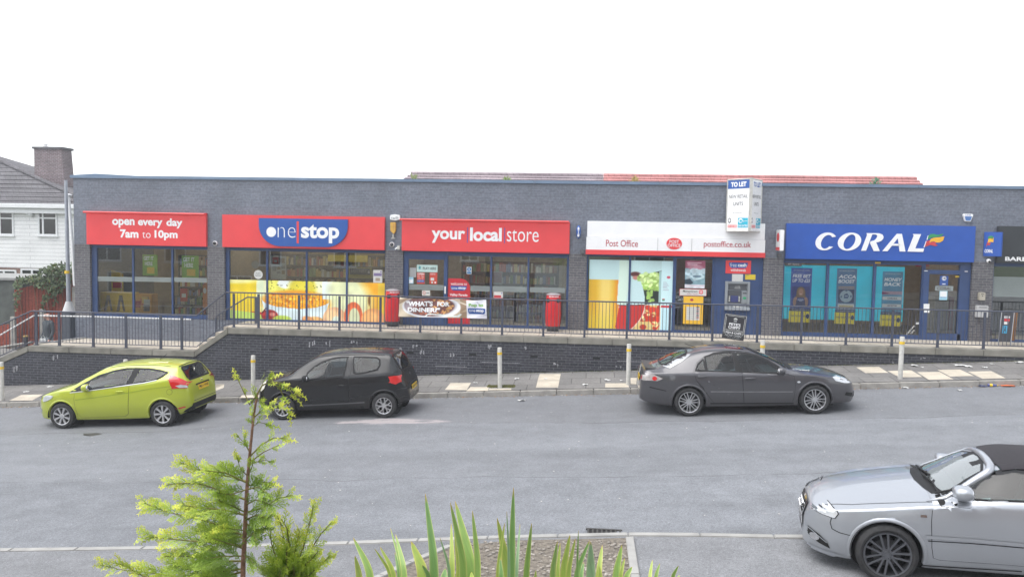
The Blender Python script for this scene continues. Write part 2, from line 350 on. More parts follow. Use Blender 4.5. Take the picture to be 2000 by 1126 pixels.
# far kerb: a row of real kerb stones with joints
mb = MB(); x = -30.
while x < 30:
    x1 = x+.905; P = []
    for z_ in (-.35, 0):
        for (xx, yy) in ((x, 20.4), (x1, 20.4), (x1, 20.545), (x, 20.545)): P.append((xx, yy, zkerb(xx)+z_))
    mb.hexa(P); x += .915
tag(mb.build('kerb', M_conc, bevel=.012), kind='structure')
sheet('pavement', arange(-30, 30, 5), [20.55, 21.2, 22, 22.6], zpave, M_flag)
for i, q in enumerate([  # paler replacement slabs let into the flags: corner pixels
    [(868.8, 760.8), (911.4, 761.4), (919.8, 747.5), (879.9, 747.5)], [(910.4, 763.5), (953.4, 762.8), (954.5, 755.5), (918.8, 755.5)],
    [(954.5, 761.4), (998.5, 761.4), (998.5, 758.0), (955.5, 758.6)], [(1050, 742.5), (1092.6, 742.5), (1095.2, 729.9), (1054.2, 729.9)],
    [(1046.8, 756.5), (1089.9, 756.5), (1092.6, 743.2), (1050, 743.2)],
    [(1181.9, 756.1), (1228.5, 756.1), (1226.4, 748.2), (1182.3, 748.2)], [(1231.7, 750.3), (1255.5, 749.7), (1260, 737.6), (1231.6, 737.6)],
    [(1690.4, 728.2), (1735.4, 727.8), (1716.5, 716.1), (1672.4, 717)], [(1757, 736.8), (1802, 735.9), (1779.5, 722.8), (1733.6, 724.2)],
    [(1813.7, 741.3), (1862.3, 740.4), (1835.3, 726), (1791.2, 726.5)], [(1856, 735), (1902.8, 734.1), (1874.9, 721.2), (1830.8, 722)],
    [(1919, 739.5), (1964, 738.2), (1936.1, 724.6), (1890.2, 725.5)],
    [(17.6, 782), (62.7, 781.5), (84.7, 769.8), (41.8, 770.9)], [(415, 765), (437, 757), (438, 750), (421, 750.5)],
    [(420, 759.5), (430, 754), (437.6, 750), (420, 751.1)], [(467.3, 776.9), (505.8, 776.2), (506.9, 770.9), (472.8, 771.6)]]):
    q = [onplane(a, b_, zpave) for a, b_ in q]
    tag(MB().quad(*[(p.x, p.y, zpave(p.x, p.y)+.005) for p in q]).build('paving_slab', M_pslab), kind='structure')
# near side: flush pale kerb, drives and the gravel bed
NK = [onplane(a, b_, lambda X, Y: znear(X, 10.8)) for a, b_ in [(-160, 1079), (0, 1078), (200, 1075.5), (400, 1072), (620, 1066), (740, 1062), (830, 1058), (1000, 1052), (1230, 1047), (1400, 1048.5), (1570, 1053)]]
NK = [Vector((-40, NK[0].y-.3, 0))] + NK + [Vector((6, NK[-1].y+.05, 0)), Vector((30, NK[-1].y+.1, 0))]
def nky(X):
    return interp(X, [p.x for p in NK], [p.y for p in NK])
mb = MB(); xs = sorted(set(arange(-36, 28, .915)))
for x in xs:
    x1 = x+.905; P = []
    for z_ in (-.25, .018):
        for xx, o in ((x, 0), (x1, 0), (x1, .125), (x, .125)): P.append((xx, nky(xx)+o, znear(xx, 10.8)+z_))
    mb.hexa(P)
tag(mb.build('near_kerb', M_nkerb, bevel=.01), kind='structure')
xs = sorted(set(arange(-36, 28, 1.)+[p.x for p in NK[1:-1]])); v = []; f = []
for x in xs:
    for k in range(6):
        y = 1.2 + (nky(x)-.005-1.2)*k/5; v.append((x, y, znear(x, y)))
for i in range(len(xs)-1):
    for k in range(5): f.append((i*6+k, (i+1)*6+k, (i+1)*6+k+1, i*6+k+1))
tag(MB().add(v, f).build('driveway', M_drive, smooth='all'), kind='structure')
bedp = [onplane(a, b_, znear) for a, b_ in [(884, 1067), (1000, 1056), (1229, 1051), (1240, 1126), (1262, 1230), (560, 1230), (745, 1126)]]
tag(MB().quad(*[(p.x, p.y, znear(p.x, p.y)+.012) for p in bedp]).build('gravel_bed', M_grav), kind='structure')
def strip(name, pts, wd, h, mat, fz):
    mb = MB()
    for a, b_ in zip(pts[:-1], pts[1:]):
        d = (b_-a); d.z = 0; L_ = d.length; d.normalize(); nn = Vector((-d.y, d.x, 0))*wd/2; n = max(1, int(L_/.9))
        for i in range(n):
            p, q = a+d*(L_*i/n+.004), a+d*(L_*(i+1)/n-.004); P = []
            for z_ in (-.15, h):
                for r in (p-nn, q-nn, q+nn, p+nn): P.append((r.x, r.y, fz(r.x, r.y)+z_))
            mb.hexa(P)
    return tag(mb.build(name, mat, bevel=.008), kind='structure')
E_ = [onplane(a, b_, znear) for a, b_ in [(1229.5, 1052), (1240, 1126), (1258, 1230)]]
strip('bed_edging', E_, .1, .04, M_nkerb, znear)
E_ = [onplane(a, b_, znear) for a, b_ in [(880, 1067), (800, 1100), (745, 1126), (600, 1195)]]
strip('bed_edging', E_, .1, .03, M_nkerb, znear)
# pebbles lying loose on the bed
mb = MB(); rs = random.Random(3)
for i in range(420):
    p = onplane(rs.uniform(890, 1232), rs.uniform(1058, 1126), znear); r = rs.uniform(.008, .026)
    b0 = len(mb.v); mb.sphere((p.x, p.y, znear(p.x, p.y)+.012+r*.3), (r*rs.uniform(.8, 1.4), r, r*.6), 6, 4)
M_peb = pm('pebble', (.27, .245, .215), .9, var=.5, scale=7)
tag(mb.build('gravel', M_peb, smooth='all', weld=False), kind='stuff')
# drain beside the kerb
def drain(name, px, py, wd, dp, lab, fz, dz, mat, n=7):
    p = onplane(px, py, fz); t_ = thing(name, lab, 'drain', (p.x, p.y, fz(p.x, p.y)+dz))
    fr = MB(); s = fr
    for i in range(n+1):
        xx = p.x-wd/2+wd*i/n; fr.box(xx-.012, xx+.012, p.y-dp/2, p.y+dp/2, p.z+dz, p.z+dz+.014)
    for yy in (-dp/2, dp/2): fr.box(p.x-wd/2-.03, p.x+wd/2+.03, p.y+yy-.02, p.y+yy+.02, p.z+dz-.002, p.z+dz+.016)
    fr.build('grate', mat, t_)
    MB().box(p.x-wd/2, p.x+wd/2, p.y-dp/2, p.y+dp/2, p.z+dz-.004, p.z+dz+.004).build('gully', pm('gully_dark', (.012, .012, .012), .9), t_)
M_iron = pm('cast_iron', (.06, .058, .055), .7, .3, .3, 20)
drain('drain_grate', 1180, 1041.5, .42, .24, 'iron drain grate in the road beside the near kerb', zroad, .006, M_iron)
p = onplane(184, 848.5, zroad)
tag(MB().prism([(.30*math.cos(a)*(1+.2*math.sin(3*a+1)), .11*math.sin(a)*(1+.25*math.cos(4*a))) for a in np.linspace(0, 2*math.pi, 22)[:-1]], 0, .004, (Vector((p.x, p.y, zroad(p.x, p.y)+.003)), XA, YA)).build('pothole_patch', pm('wet_tar', (.035, .034, .033), .6, 0, .5, 12, 1., 30)), kind='structure')
# ------------------------------------------------------------------ terraces and steps
ZL = -.70
c0, c1 = onplane(70, 672.5, lambda X, Y: ZL), onplane(195, 655, lambda X, Y: ZL)
XS0, XS1 = -11.2, -10.2                       # the steps run between these
XL = at(56, 676, YW).x
lt = [(XL, YW+.28), (XS0, YW+.28), (XS0, YF+.04), (c1.x, YF+.04)]
mb = MB(); mb.prism(lt, -.6, 0, (Vector((0, 0, ZL)), XA, YA)); tag(mb.build('lower_terrace', M_terr), kind='structure')
strip('terrace_edging', [Vector((XL-.05, YW+.34, 0)), Vector((c1.x-.05, YF, 0))], .14, .03, M_nkerb, lambda X, Y: ZL)
mb = MB()
for i in range(4): mb.box(XS0+.25*i, XS0+.25*(i+1)-.003 if i < 3 else XS1, YW+.29, YF+.04, ZL-.6, ZL+(i+1)*.172)
tag(mb.build('steps', M_terr, bevel=.01), kind='structure')
tag(MB().box(XS1+.002, 20, YW+.29, YF+.3, -.5, -.012).build('terrace', M_terr), kind='structure')
tag(MB().hexa([(-40, YW+.2, -2.6), (XL-.1, YW+.2, -2.6), (c1.x-.12, YF+.05, -2.6), (-40, 40, -2.6), (-40, YW+.2, -2.0), (XL-.1, YW+.2, -1.62), (c1.x-.12, YF+.05, -1.55), (-40, 40, -1.8)]).build('side_path', M_flag), kind='structure')
# ------------------------------------------------------------------ retaining wall
M_rwall = brickmat('retaining_brick', (.020, .022, .032), (.042, .043, .056), (.115, .115, .122), .0065, .5, stain=((.5, .5, .5), .665, .75), var=.35, big=.3)
rw = thing('retaining_wall', 'dark engineering brick retaining wall with stone coping below the railings', 'wall', (0, YW, -1))
XE = at(0, 722, YW).x-1.1
prof = [(XE, -3.2), (20, -3.2), (20, -.165), (-10.17, -.165), (-11.16, -.865), (XL+.03, -.865), (XE, -1.75)]
MB().prism(prof, -.26, 0, face_frame(YW)).build('wall', M_rwall, rw)
def coping(pts):
    mb = MB()
    for (xa, za), (xb, zb) in zip(pts[:-1], pts[1:]):
        L_ = math.hypot(xb-xa, zb-za); n = max(1, round(L_/1.22))
        for i in range(n):
            a, b_ = i/n+.003/L_, (i+1)/n-.003/L_
            A = (xa+(xb-xa)*a, za+(zb-za)*a); B = (xa+(xb-xa)*b_, za+(zb-za)*b_); mb.hexa([(A[0], YW-.035, A[1]-.17), (B[0], YW-.035, B[1]-.17), (B[0], YW+.285, B[1]-.17), (A[0], YW+.285, A[1]-.17), (A[0], YW-.035, A[1]), (B[0], YW-.035, B[1]), (B[0], YW+.285, B[1]), (A[0], YW+.285, A[1])])
    return mb
coping([(XE, -1.75+.165), (XL, -.695), (-11.17, -.695), (-10.18, 0), (20, 0)]).build('coping', M_cop, rw, bevel=.012)
M_black = pm('black_hole', (.008, .008, .009), .7)
for a, b_ in [(537, 682), (657, 684.5), (801, 688), (923, 692), (1043, 695.5), (1165, 699), (1290, 703)]:
    p = at(a, b_, YW); MB().box(p.x-.1, p.x+.1, YW-.004, YW+.02, p.z-.03, p.z+.03).build('weep_hole', M_black, rw)
# whitish drips and a red paint run on the wall
M_lime = pm('lime_run', (.30, .30, .315), .9, 0, .5, 30)
rs = random.Random(11)
mb = MB()
for a, b_, h in [(610, 661, 16), (641, 662, 18), (822, 679, 14), (813, 672, 10), (954, 669, 12), (108, 692, 15), (28, 710, 22), (1021, 676, 6), (1085, 707, 8), (1208, 712, 7), (787, 676, 8), (1742, 701, 8), (1805, 697, 5), (555, 746, 4), (885, 686, 12), (692, 664, 9)]:
    p = at(a, b_, YW); hh = h/66; w0 = rs.uniform(.03, .07)
    
    for q in range(3):
        xo = p.x+rs.uniform(-.09, .09); zo = p.z-hh*rs.uniform(0, .4); l_ = hh*rs.uniform(.25, .7); ww = rs.uniform(.008, .03); n_ = 5
        L1 = [(xo+ww*rs.uniform(.5, 1.2), zo-l_*i/n_) for i in range(n_)]; L2 = [(xo-ww*rs.uniform(.5, 1.2), zo-l_*i/n_) for i in range(n_)]
        mb.prism(L2+[(xo, zo-l_)]+L1[::-1], 0, .002, face_frame(YW-.001))
mb.build('lime_stain', M_lime, rw)
for a, b_, c_, d_ in [(520, 725, 770, 718), (940, 707, 1015, 713), (1205, 702, 1290, 704), (850, 716.5, 912, 719)]:   # lime-washed bed joints
    p, q = at(a, b_, YW), at(c_, d_, YW); z = round(p.z/.075)*.075
    MB().box(p.x, q.x, YW-.003, YW+.01, z-.006, z+.006).build('lime_joint', M_lime, rw)
# ------------------------------------------------------------------ railings
M_rail = pm('railing_paint', (.055, .062, .088), .45, .0, .15, 9)
M_white = pm('white_paint', (.78, .78, .77), .5, 0, .06, 5)
YR = YW+.13
def bay(t_, xa, za, xb, zb, Y, h=1.0, n=None, pitch=.1, name='bar_panel'):
    mb = MB(); mb.tube([(xa, Y, za+h), (xb, Y, zb+h)], .02, 8); mb.tube([(xa, Y, za+.1), (xb, Y, zb+.1)], .014, 6)
    n = n or max(2, round((xb-xa)/pitch))
    for i in range(1, n):
        k = i/n; x = xa+(xb-xa)*k; z = za+(zb-za)*k; mb.tube([(x, Y, z+.1), (x, Y, z+h)], .0075, 5, False)
    return mb.build(name, M_rail, t_, smooth=True)
def post(t_, x, z, Y, h=1.0, wd=.03):
    mb = MB(); mb.box(x-wd, x+wd, Y-.022, Y+.022, z-.02, z+h-.03); mb.box(x-.05, x+.05, Y-.04, Y+.04, z-.002, z+.012); return mb.build('post', M_rail, t_)
ur = thing('railing', 'long grey metal railing along the upper terrace and down its steps', 'railing', (0, YR, 0))
ux = [FX(a, 630, YR) for a in (456.8, 505, 584, 663, 743, 821, 901, 981, 1061.5, 1142, 1224.6, 1308, 1392, 1479.5, 1565.6, 1653.5, 1743.5, 1833, 1923)]
ux += [ux[-1]+1.15*i for i in range(1, 6)]
xc = FX(442, 640, YR)
bay(ur, XS0+.02, -.69, xc, 0, YR); bay(ur, xc, 0, ux[0], 0, YR)
for a, b_ in zip(ux[:-1], ux[1:]): bay(ur, a, 0, b_, 0, YR)
for a in ux: post(ur, a, 0, YR)
lr = thing('railing', 'shorter grey metal railing around the lower terrace with white handrail behind', 'railing', (XL, YR, ZL))
lx = [FX(a, 640, YR) for a in (71, 115.5, 182, 246, 314, 355)]
bay(lr, XE, -1.60, XL+.02, -.69, YR); bay(lr, XL+.02, -.69, lx[0], -.69, YR)
for a, b_ in zip(lx[:-1], lx[1:]): bay(lr, a, -.69, b_, -.69, YR)
bay(lr, lx[-1], -.69, XS0+.02, -.69, YR)
for a in lx: post(lr, a, -.69, YR, 1.0, .034)
post(lr, XE+.3, -1.33, YR)
Yh = YR+.1
MB().tube([at(-40, 677, Yh), at(0, 654, Yh), at(66, 616, Yh), at(182, 618, Yh), at(372.5, 623.5, Yh)], .022, 8).build('handrail', M_white, lr, smooth=True)
sr = thing('railing', 'grey stair railing on the building side of the steps', 'railing', (XS1, 23.9, 0))
Y2 = 23.9
q0, q1, q2 = at(422, 617, Y2), at(483, 580, Y2), at(503, 580.5, Y2)
bay(sr, q0.x, q0.z-.95, q1.x, q1.z-.95, Y2, .95); bay(sr, q1.x, q1.z-.95, q2.x, q1.z-.95, Y2, .95)
MB().box(q2.x-.055, q2.x+.055, Y2-.05, Y2+.05, q1.z-1.0, q1.z).build('post', M_rail, sr); post(sr, q0.x, q0.z-.95, Y2, .95)
# ------------------------------------------------------------------ bollards
M_bol = pm('galvanised', (.50, .49, .455), .6, .05, .14, 12); M_yel = pm('yellow_band', (.75, .5, .03), .5, 0, .1, 8)
def make_bollard():
    t_ = thing('bollard', 'b', 'bollard', (0, 0, 0), 'steel bollards along the far pavement')
    MB().lathe([(.0, 0), (.056, 0), (.056, 1.03), (.05, 1.045), (0, 1.052)], n=20).build('post', M_bol, t_, smooth=True)
    MB().lathe([(.0562, .86), (.062, .862), (.062, .928), (.0562, .93)], n=20).build('band', M_yel, t_, smooth=True)
    return t_
bl = ['grey steel bollard ahead of the green car, cut by the photo edge', 'grey steel bollard almost hidden behind the green car', 'grey steel bollard between the green car and the black car',
      'grey steel bollard standing alone amid the bare stretch right of the black car', 'grey steel bollard just behind the grey saloon, near its boot', 'grey steel bollard hidden behind the roof of the grey saloon', 'grey steel bollard ahead of the grey saloon beside cream slabs']
proto = make_bollard()
for i, (a, b_, tl) in enumerate([(4, 781, 0), (246, 777, 0), (494.5, 770, .0), (976.5, 756.5, -1.5), (1227, 751, -.3), (1487, 745, 0), (1758, 739, .3)]):
    o = proto if i == 0 else copy_tree(proto); p = onplane(a, b_, zpave); o.location = (p.x, p.y, zpave(p.x, p.y)-.01); o.rotation_euler.y = R_(tl); o['label'] = bl[i]
# ================================================================== THE SHOP PARADE
M_brick = brickmat('parade_brick', (.124, .139, .172), (.155, .170, .206), (.175, .188, .22), .0055, .42, stain=((.6, .6, .6), .80, .8), var=.2, big=.14, bump=.25)  # glare lift put into the colour: paler and bluer than the pillars
M_brickp = brickmat('pillar_brick', (.085, .084, .095), (.118, .113, .122), (.19, .187, .185), .0075, .5, var=.25, big=.18, bump=.3)
M_navy = pm('navy_frame', (.034, .066, .165), .35, 0, .08, 4)
M_cap = pm('parapet_metal', (.16, .22, .31), .35, .35, .1, 2)
M_roof = pm('flat_roof', (.12, .12, .125), .9)
M_glass = glassmat('shop_glass', (.84, .87, .86), 2.1)
M_glass2 = glassmat('clear_shop_glass', (.97, .985, .985), 1.45)
M_frost = glassmat('frosted_film', (.8, .85, .83), 1.5, film=.5, filmcol=(.42, .47, .46))
M_pic = attrmat('printed', .35, .0)
M_inw = pm('shop_wall', (.42, .36, .28), .8); M_inf = pm('shop_floor', (.22, .2, .18), .5); M_inc = pm('shop_ceiling', (.6, .58, .54), .9)
M_ind = pm('dark_unit', (.10, .092, .088), .6)
shop = thing('shop_building', 'long single storey dark brick building holding a row of shops', 'building', (0, YF, 0))
ZT, ZB = 4.4, 2.255
PX = [(-16.09, FX(176.5)), (FX(405), FX(438.5)), (FX(752), FX(786.5)), (FX(1110.5), FX(1145)), (FX(1489.5, 575), FX(1528, 575)), (FX(1897.5, 560), FX(1939, 560))]
XR = 16.5
DB = 11.0            # building depth
mb = MB(); mb.box(-16.09, XR, YF, YF+.3, ZB, ZT-.09); mb.box(-16.09, -15.79, YF+.3, YF+DB, -2.6, ZT-.09); mb.box(-15.79, XR, YF+DB-.3, YF+DB, -1, ZT-.09)
mb.box(PX[0][0], -10.15, YF+.001, YF+.3, -2.4, -.012)                     # riser below the first window
mb.build('wall', M_brick, shop)
for a, b_ in PX:
    MB().box(a, b_, YF, YF+.45 if a > -16 else YF+.299, (0.0 if a < -11 else -.45), ZB-.001).build('pillar', M_brickp, shop)
mb = MB(); n = 9; L_ = (XR+.03+16.17)/n
for i in range(n): mb.box(-16.17+L_*i, -16.17+L_*(i+1)-.006, YF-.055, YF+.36, ZT-.09, ZT)
mb.build('parapet_cap', M_cap, shop, bevel=.006)
mb = MB(); mb.add([(-16.15, YF-.03, ZT), (-15.0, YF-.03, ZT), (-14.0, YF-.03, ZT), (-15.35, YF-.03, ZT+.055), (-16.15, YF+.3, ZT), (-14., YF+.3, ZT), (-15.35, YF+.3, ZT+.055)], [(0, 1, 3), (1, 2, 3), (0, 3, 6, 4), (3, 2, 5, 6), (4, 6, 5)]); mb.build('lifted_cap', M_cap, shop)
MB().box(-15.79, XR, YF+.36, YF+DB-.3, 3.95, 4.0).build('roof', M_roof, shop)
# ------------------------------------------------------------------ interiors
def room(x0, x1, wall, floor_, depth=4.2, ceil=M_inc, z0=.005):
    MB().box(x0, x1, YF+depth, YF+depth+.05, z0, 2.8).box(x0-.03, x0, YF+.46, YF+depth, z0, 2.8).box(x1, x1+.03, YF+.46, YF+depth, z0, 2.8).build('room_wall', wall, shop)
    MB().box(x0, x1, YF+.3, YF+depth, z0-.05, z0).build('room_floor', floor_, shop)
    MB().box(x0, x1, YF+.3, YF+depth, 2.8, 2.85).build('room_ceiling', ceil, shop)
M_lamp = bpy.data.materials.new('shop_tube'); M_lamp.use_nodes = True
_b = M_lamp.node_tree.nodes['Principled BSDF']; _b.inputs['Emission Color'].default_value = (1, .95, .85, 1); _b.inputs['Emission Strength'].default_value = 6.0
def tubes(x0, x1, n, y=YF+2.0):
    for i in range(n):
        x = x0+(x1-x0)*(i+.5)/n; MB().box(x-.55, x+.55, y-.06, y+.06, 2.72, 2.77).build('ceiling_light', M_lamp, shop)
M_brown = pm('brown_wall', (.36, .27, .17), .8); M_cream = pm('cream_wall', (.5, .46, .38), .8)
room(PX[0][1]-.3, PX[1][0]+.2, M_brown, M_inf); room(PX[1][1]-.2, PX[2][0]+.2, M_brown, M_inf)
room(PX[2][1]-.2, PX[3][0]+.2, M_cream, M_inf); room(PX[3][1]-.2, PX[4][0]+.15, M_brown, M_inf, 3.); room(PX[4][1]-.15, PX[5][0]+.2, M_brown, M_inf, 4.2)
room(PX[5][1]-.2, XR-.1, M_ind, M_inf, 4.)
tubes(PX[0][1], PX[1][0], 2); tubes(PX[1][1], PX[2][0], 3); tubes(PX[2][1], PX[3][0], 3); tubes(PX[4][1], PX[5][0], 2)
# ------------------------------------------------------------------ shop windows
YG = YF+.13
FRG = face_frame(YG)
def window(lab, x0, x1, z0, z1, mull, jl=.06, jr=.06, rails=(.07, .08), mw=.055, glass=None):
    mb = MB(); mb.box(x0, x1, YG-.04, YG+.05, z0, z0+rails[0]); mb.box(x0, x1, YG-.04, YG+.05, z1-rails[1], z1)
    mb.box(x0, x0+jl, YG-.04, YG+.05, z0+rails[0], z1-rails[1]); mb.box(x1-jr, x1, YG-.04, YG+.05, z0+rails[0], z1-rails[1])
    for x in mull: mb.box(x-mw/2, x+mw/2, YG-.035, YG+.045, z0+rails[0], z1-rails[1])
    w_ = mb.build('window_frame', M_navy, shop); w_['label'] = lab
    e = [x0+jl] + [c for x in mull for c in (x-mw/2, x+mw/2)] + [x1-jr]
    for a, b_ in zip(e[::2], e[1::2]): MB().box(a, b_, YG-.003, YG+.003, z0+rails[0], z1-rails[1]).build('pane', glass or M_glass, w_)
    return w_
Z1 = ZB+.0
def B(x0, y0, x1, y1, Y=YG): return box2(x0, y0, x1, y1, Y)
YP = YG-.006; FRP = face_frame(YP)                 # film on the outside of the glass
def strip_film(par, x0, y0, x1, y1, word='one stop', wx=None):
    b = B(x0, y0, x1, y1, YP); flat('frosted_strip', rect(*b), FRP, M_frost, par, 0, .002)
    if wx: w_ = b[3]-b[2]; txt(word, (*B(wx[0], y0+2.5, wx[1], y1-2, YP)[:2], b[2]+.22*w_, b[3]-.2*w_), FRP, M_greyt, par, .01, 0, lift=.004)
M_greyt = pm('grey_lettering', (.16, .18, .18), .6)
M_red = pm('sign_red', (.72, .055, .06), .4, 0, .03, 3); M_redv = pm('vinyl_red', (.5, .02, .03), .45, 0, .06, 3)
M_wht = pm('sign_white', (.82, .82, .82), .4, 0, .03, 3); M_blue = pm('sign_blue', (.018, .088, .34), .35, 0, .04, 3)
M_cblue = pm('sign_royal_blue', (.018, .082, .37), .38, 0, .06, 3); M_blk = pm('print_black', (.02, .02, .022), .5); M_dkr = pm('print_dark_red', (.42, .03, .05), .5)
# --- first window: sill at terrace level
W1 = window('three pane shop window with thick blue left jamb', PX[0][1], PX[1][0], -.005, Z1, [FX(261, 550, YG), FX(337.5, 550, YG)], .17, .03, (.13, .1), .055, glassmat('left_shop_glass', (.93, .95, .94), 1.65))
strip_film(W1, 191, 540, 258.5, 549.5, 'one stop', (222, 236)); strip_film(W1, 263, 541, 335, 550, 'one stop', (292, 312)); strip_film(W1, 340, 542, 404, 551, 'one stop', (364, 384))
# --- second window with the food picture
W2 = window('four pane shop window with large food picture along its lower half', PX[1][1], PX[2][0], -.01, Z1, [FX(522.3, 560, YG), FX(599.3, 560, YG), FX(677.8, 560, YG)], .12, .03, (.06, .1))
b = B(449, 549, 752, 627.5, YP); b = (b[0], b[1], .045, b[3]); asp = (b[1]-b[0])/(b[3]-b[2])
cv = Cv(280, 76, asp, (.93, .95, .78)); A = asp
cv.rect(0, .175*A, .0, 1, (.93, .82, .16)); cv.ell(.02*A, 1.0, .17*A, .10, (.95, .93, .62), .6); cv.put(np.exp(-((cv.u-.20*A)/.06)**2)*.5, (.95, .85, .35))
cv.rect(.18*A, .22*A, .35, 1, (.90, .95, .80)); cv.poly([(0, 0), (.22*A, 0), (.22*A, .14), (0, .22)], (.78, .88, .42))
cv.rect(.25*A, .55*A, .55, 1, (.91, .9, .42)); cv.ell(.37*A, .93, .06*A, .13, (.93, .96, .95), .2); cv.ell(.47*A, .8, .09*A, .3, (.88, .83, .25), .4)
cv.blobs(.24*A, .6*A, .60, 1, 50, .016, (.40, .42, .16), 3)
cv.ell(.43*A, .46, .23*A, .30, (.93, .62, .12), .25); cv.blobs(.24*A, .62*A, .26, .68, 130, .05, (.95, .66, .13), 4, (((cv.u-.43*A)/(.235*A))**2+((cv.v-.46)/.32)**2 < 1)*1.)
cv.blobs(.24*A, .62*A, .24, .66, 60, .022, (.78, .35, .07), 5, (((cv.u-.43*A)/(.235*A))**2+((cv.v-.46)/.32)**2 < 1)*1.); cv.blobs(.26*A, .6*A, .3, .64, 30, .03, (.97, .8, .35), 9, (((cv.u-.43*A)/(.235*A))**2+((cv.v-.46)/.32)**2 < 1)*1.)
cv.poly([(.205*A, .52), (.23*A, .42), (.30*A, .335), (.40*A, .295), (.47*A, .29), (.56*A, .33), (.62*A, .41), (.645*A, .47), (.62*A, .2), (.58*A, 0), (.30*A, 0), (.23*A, .2)], (.86, .93, .95))
cv.rect(.60*A, .66*A, .55, 1, (.90, .96, .97)); cv.ell(.80*A, .75, .17*A, .55, (.90, .93, .74), .35)
cv.put((cv.u > .80*A)*np.clip((cv.u-.80*A-.06*A*np.sin(cv.v*3)-.1*(1-cv.v))*3, 0, 1), (.93, .68, .14)); cv.put((cv.u > .955*A)*.7, (.90, .80, .25)); cv.ell(.9*A, .55, .008*A, .13, (.5, .33, .08), .6)
for x, y, rx, ry, c in [(.68, .06, .075, .30, (.93, .73, .55)), (.80, .12, .06, .38, (.86, .42, .24)), (.925, .05, .075, .30, (.92, .66, .42)), (.56, -.02, .05, .12, (.90, .68, .42)), (.51, 0, .04, .1, (.85, .6, .35))]:
    cv.ell(x*A, y, rx*A, ry, c, .06); cv.ell((x-.015)*A, y+.05, rx*A*.6, ry*.6, np.minimum(np.array(c)*1.16, 1), .5)
cv.ell(.805*A, .08, .035*A, .27, (.85, .88, .72), .1); cv.ell(.69*A, -.02, .03*A, .15, (.88, .93, .86), .3)
cv.ell(.26*A, .10, .055*A, .15, (.62, .12, .13), .1); cv.ell(.28*A, .13, .02*A, .05, (.85, .55, .5), .5); cv.poly([(.12*A, .2), (.22*A, .10), (.25*A, .08), (.24*A, .18)], (.78, .2, .18)); cv.poly([(.205*A, .16), (.235*A, .3), (.24*A, .28), (.215*A, .14)], (.4, .1, .1))
cv.ell(.34*A, .02, .06*A, .09, (.75, .85, .35), .3); cv.noise(6, .06, 2)
pic('window_picture', cv, b, FRP, M_pic, W2, .003)
# --- third window and its door
xd0, xd1 = FX(798, 570, YG), FX(867, 570, YG)
W3 = window('three pane shop window right of the blue shop door', FX(874, 560, YG)+.001, PX[3][0], -.01, Z1, [FX(959, 560, YG), FX(1031.5, 560, YG)], .01, .07, (.08, .13))
D3 = MB(); dx0, dx1 = PX[2][1], FX(874, 560, YG)
D3.box(dx0, dx1, YG-.05, YG+.05, 2.08, Z1).box(dx0, xd0-.0, YG-.06, YG+.05, 0, 2.08).box(xd1, dx1, YG-.06, YG+.05, 0, 2.08).box(xd0, xd1, YG-.055, YG+.05, 0, .36).box(xd0, xd1, YG-.055, YG+.05, 2.0, 2.08)
D3 = D3.build('shop_door', M_navy, shop, bevel=.006); MB().box(xd0, xd1, YG-.003, YG+.003, .36, 2.0).build('pane', M_glass, D3)
mb = MB(); mb.box(xd1+.03, xd1+.07, YG-.085, YG-.06, .98, 1.2); mb.build('handle', M_white, D3)
strip_film(D3, 799, 555.5, 866.5, 566, 'one stop', (822, 844)); strip_film(W3, 919, 558, 956.5, 568.5, 'one stop', (926, 949)); strip_film(W3, 962, 559, 1029, 569.5, 'one stop', (985, 1005)); strip_film(W3, 1034.5, 561, 1104, 571)
# welcome panel, red film with one rounded corner
b = B(874.5, 543.5, 918, 632.5, YP); x0, x1, z0, z1 = b; z0 = .03; r = .3
pts = [(x0, z0), (x1, z0)] + [(x1-r+r*math.cos(a), z1-r+r*math.sin(a)) for a in np.linspace(0, math.pi/2, 10)] + [(x0, z1)]
flat('welcome_film', pts, FRP, M_redv, W3, 0, .003)
txt('welcome to', B(880.5, 551, 912, 556.5, YP), FRP, M_wht, W3, 0, lift=.005)
bb = B(880, 558, 911.5, 567, YP); x0, x1, z0, z1 = bb; hw, r = (x1-x0)/2, (z1-z0)
pts = [(x0, z1), (x0, z1-.3*r)] + [(x0+.7*r*(1-math.cos(a)), z1-.3*r-.7*r*math.sin(a)) for a in np.linspace(0.2, math.pi/2, 6)] + [(x1-.7*r*(1-math.cos(a)), z1-.3*r-.7*r*math.sin(a)) for a in np.linspace(math.pi/2, .2, 6)] + [(x1, z1-.3*r), (x1, z1)]
flat('logo_shape', pts[::-1], FRP, M_blue, W3, .003, .005); txt('one', (x0+.03, x0+.42*(x1-x0), z0+.28*r, z1-.35*r), FRP, M_wht, W3, 0, lift=.007); txt('stop', (x0+.48*(x1-x0), x1-.03, z0+.17*r, z1-.18*r), FRP, M_wht, W3, .03, lift=.007)
txt('Valley Parade', B(878.5, 573, 913, 579, YP), FRP, M_wht, W3, .02, lift=.005); txt('Shopping Centre', B(881, 580.5, 911, 584.5, YP), FRP, M_wht, W3, .01, lift=.005)
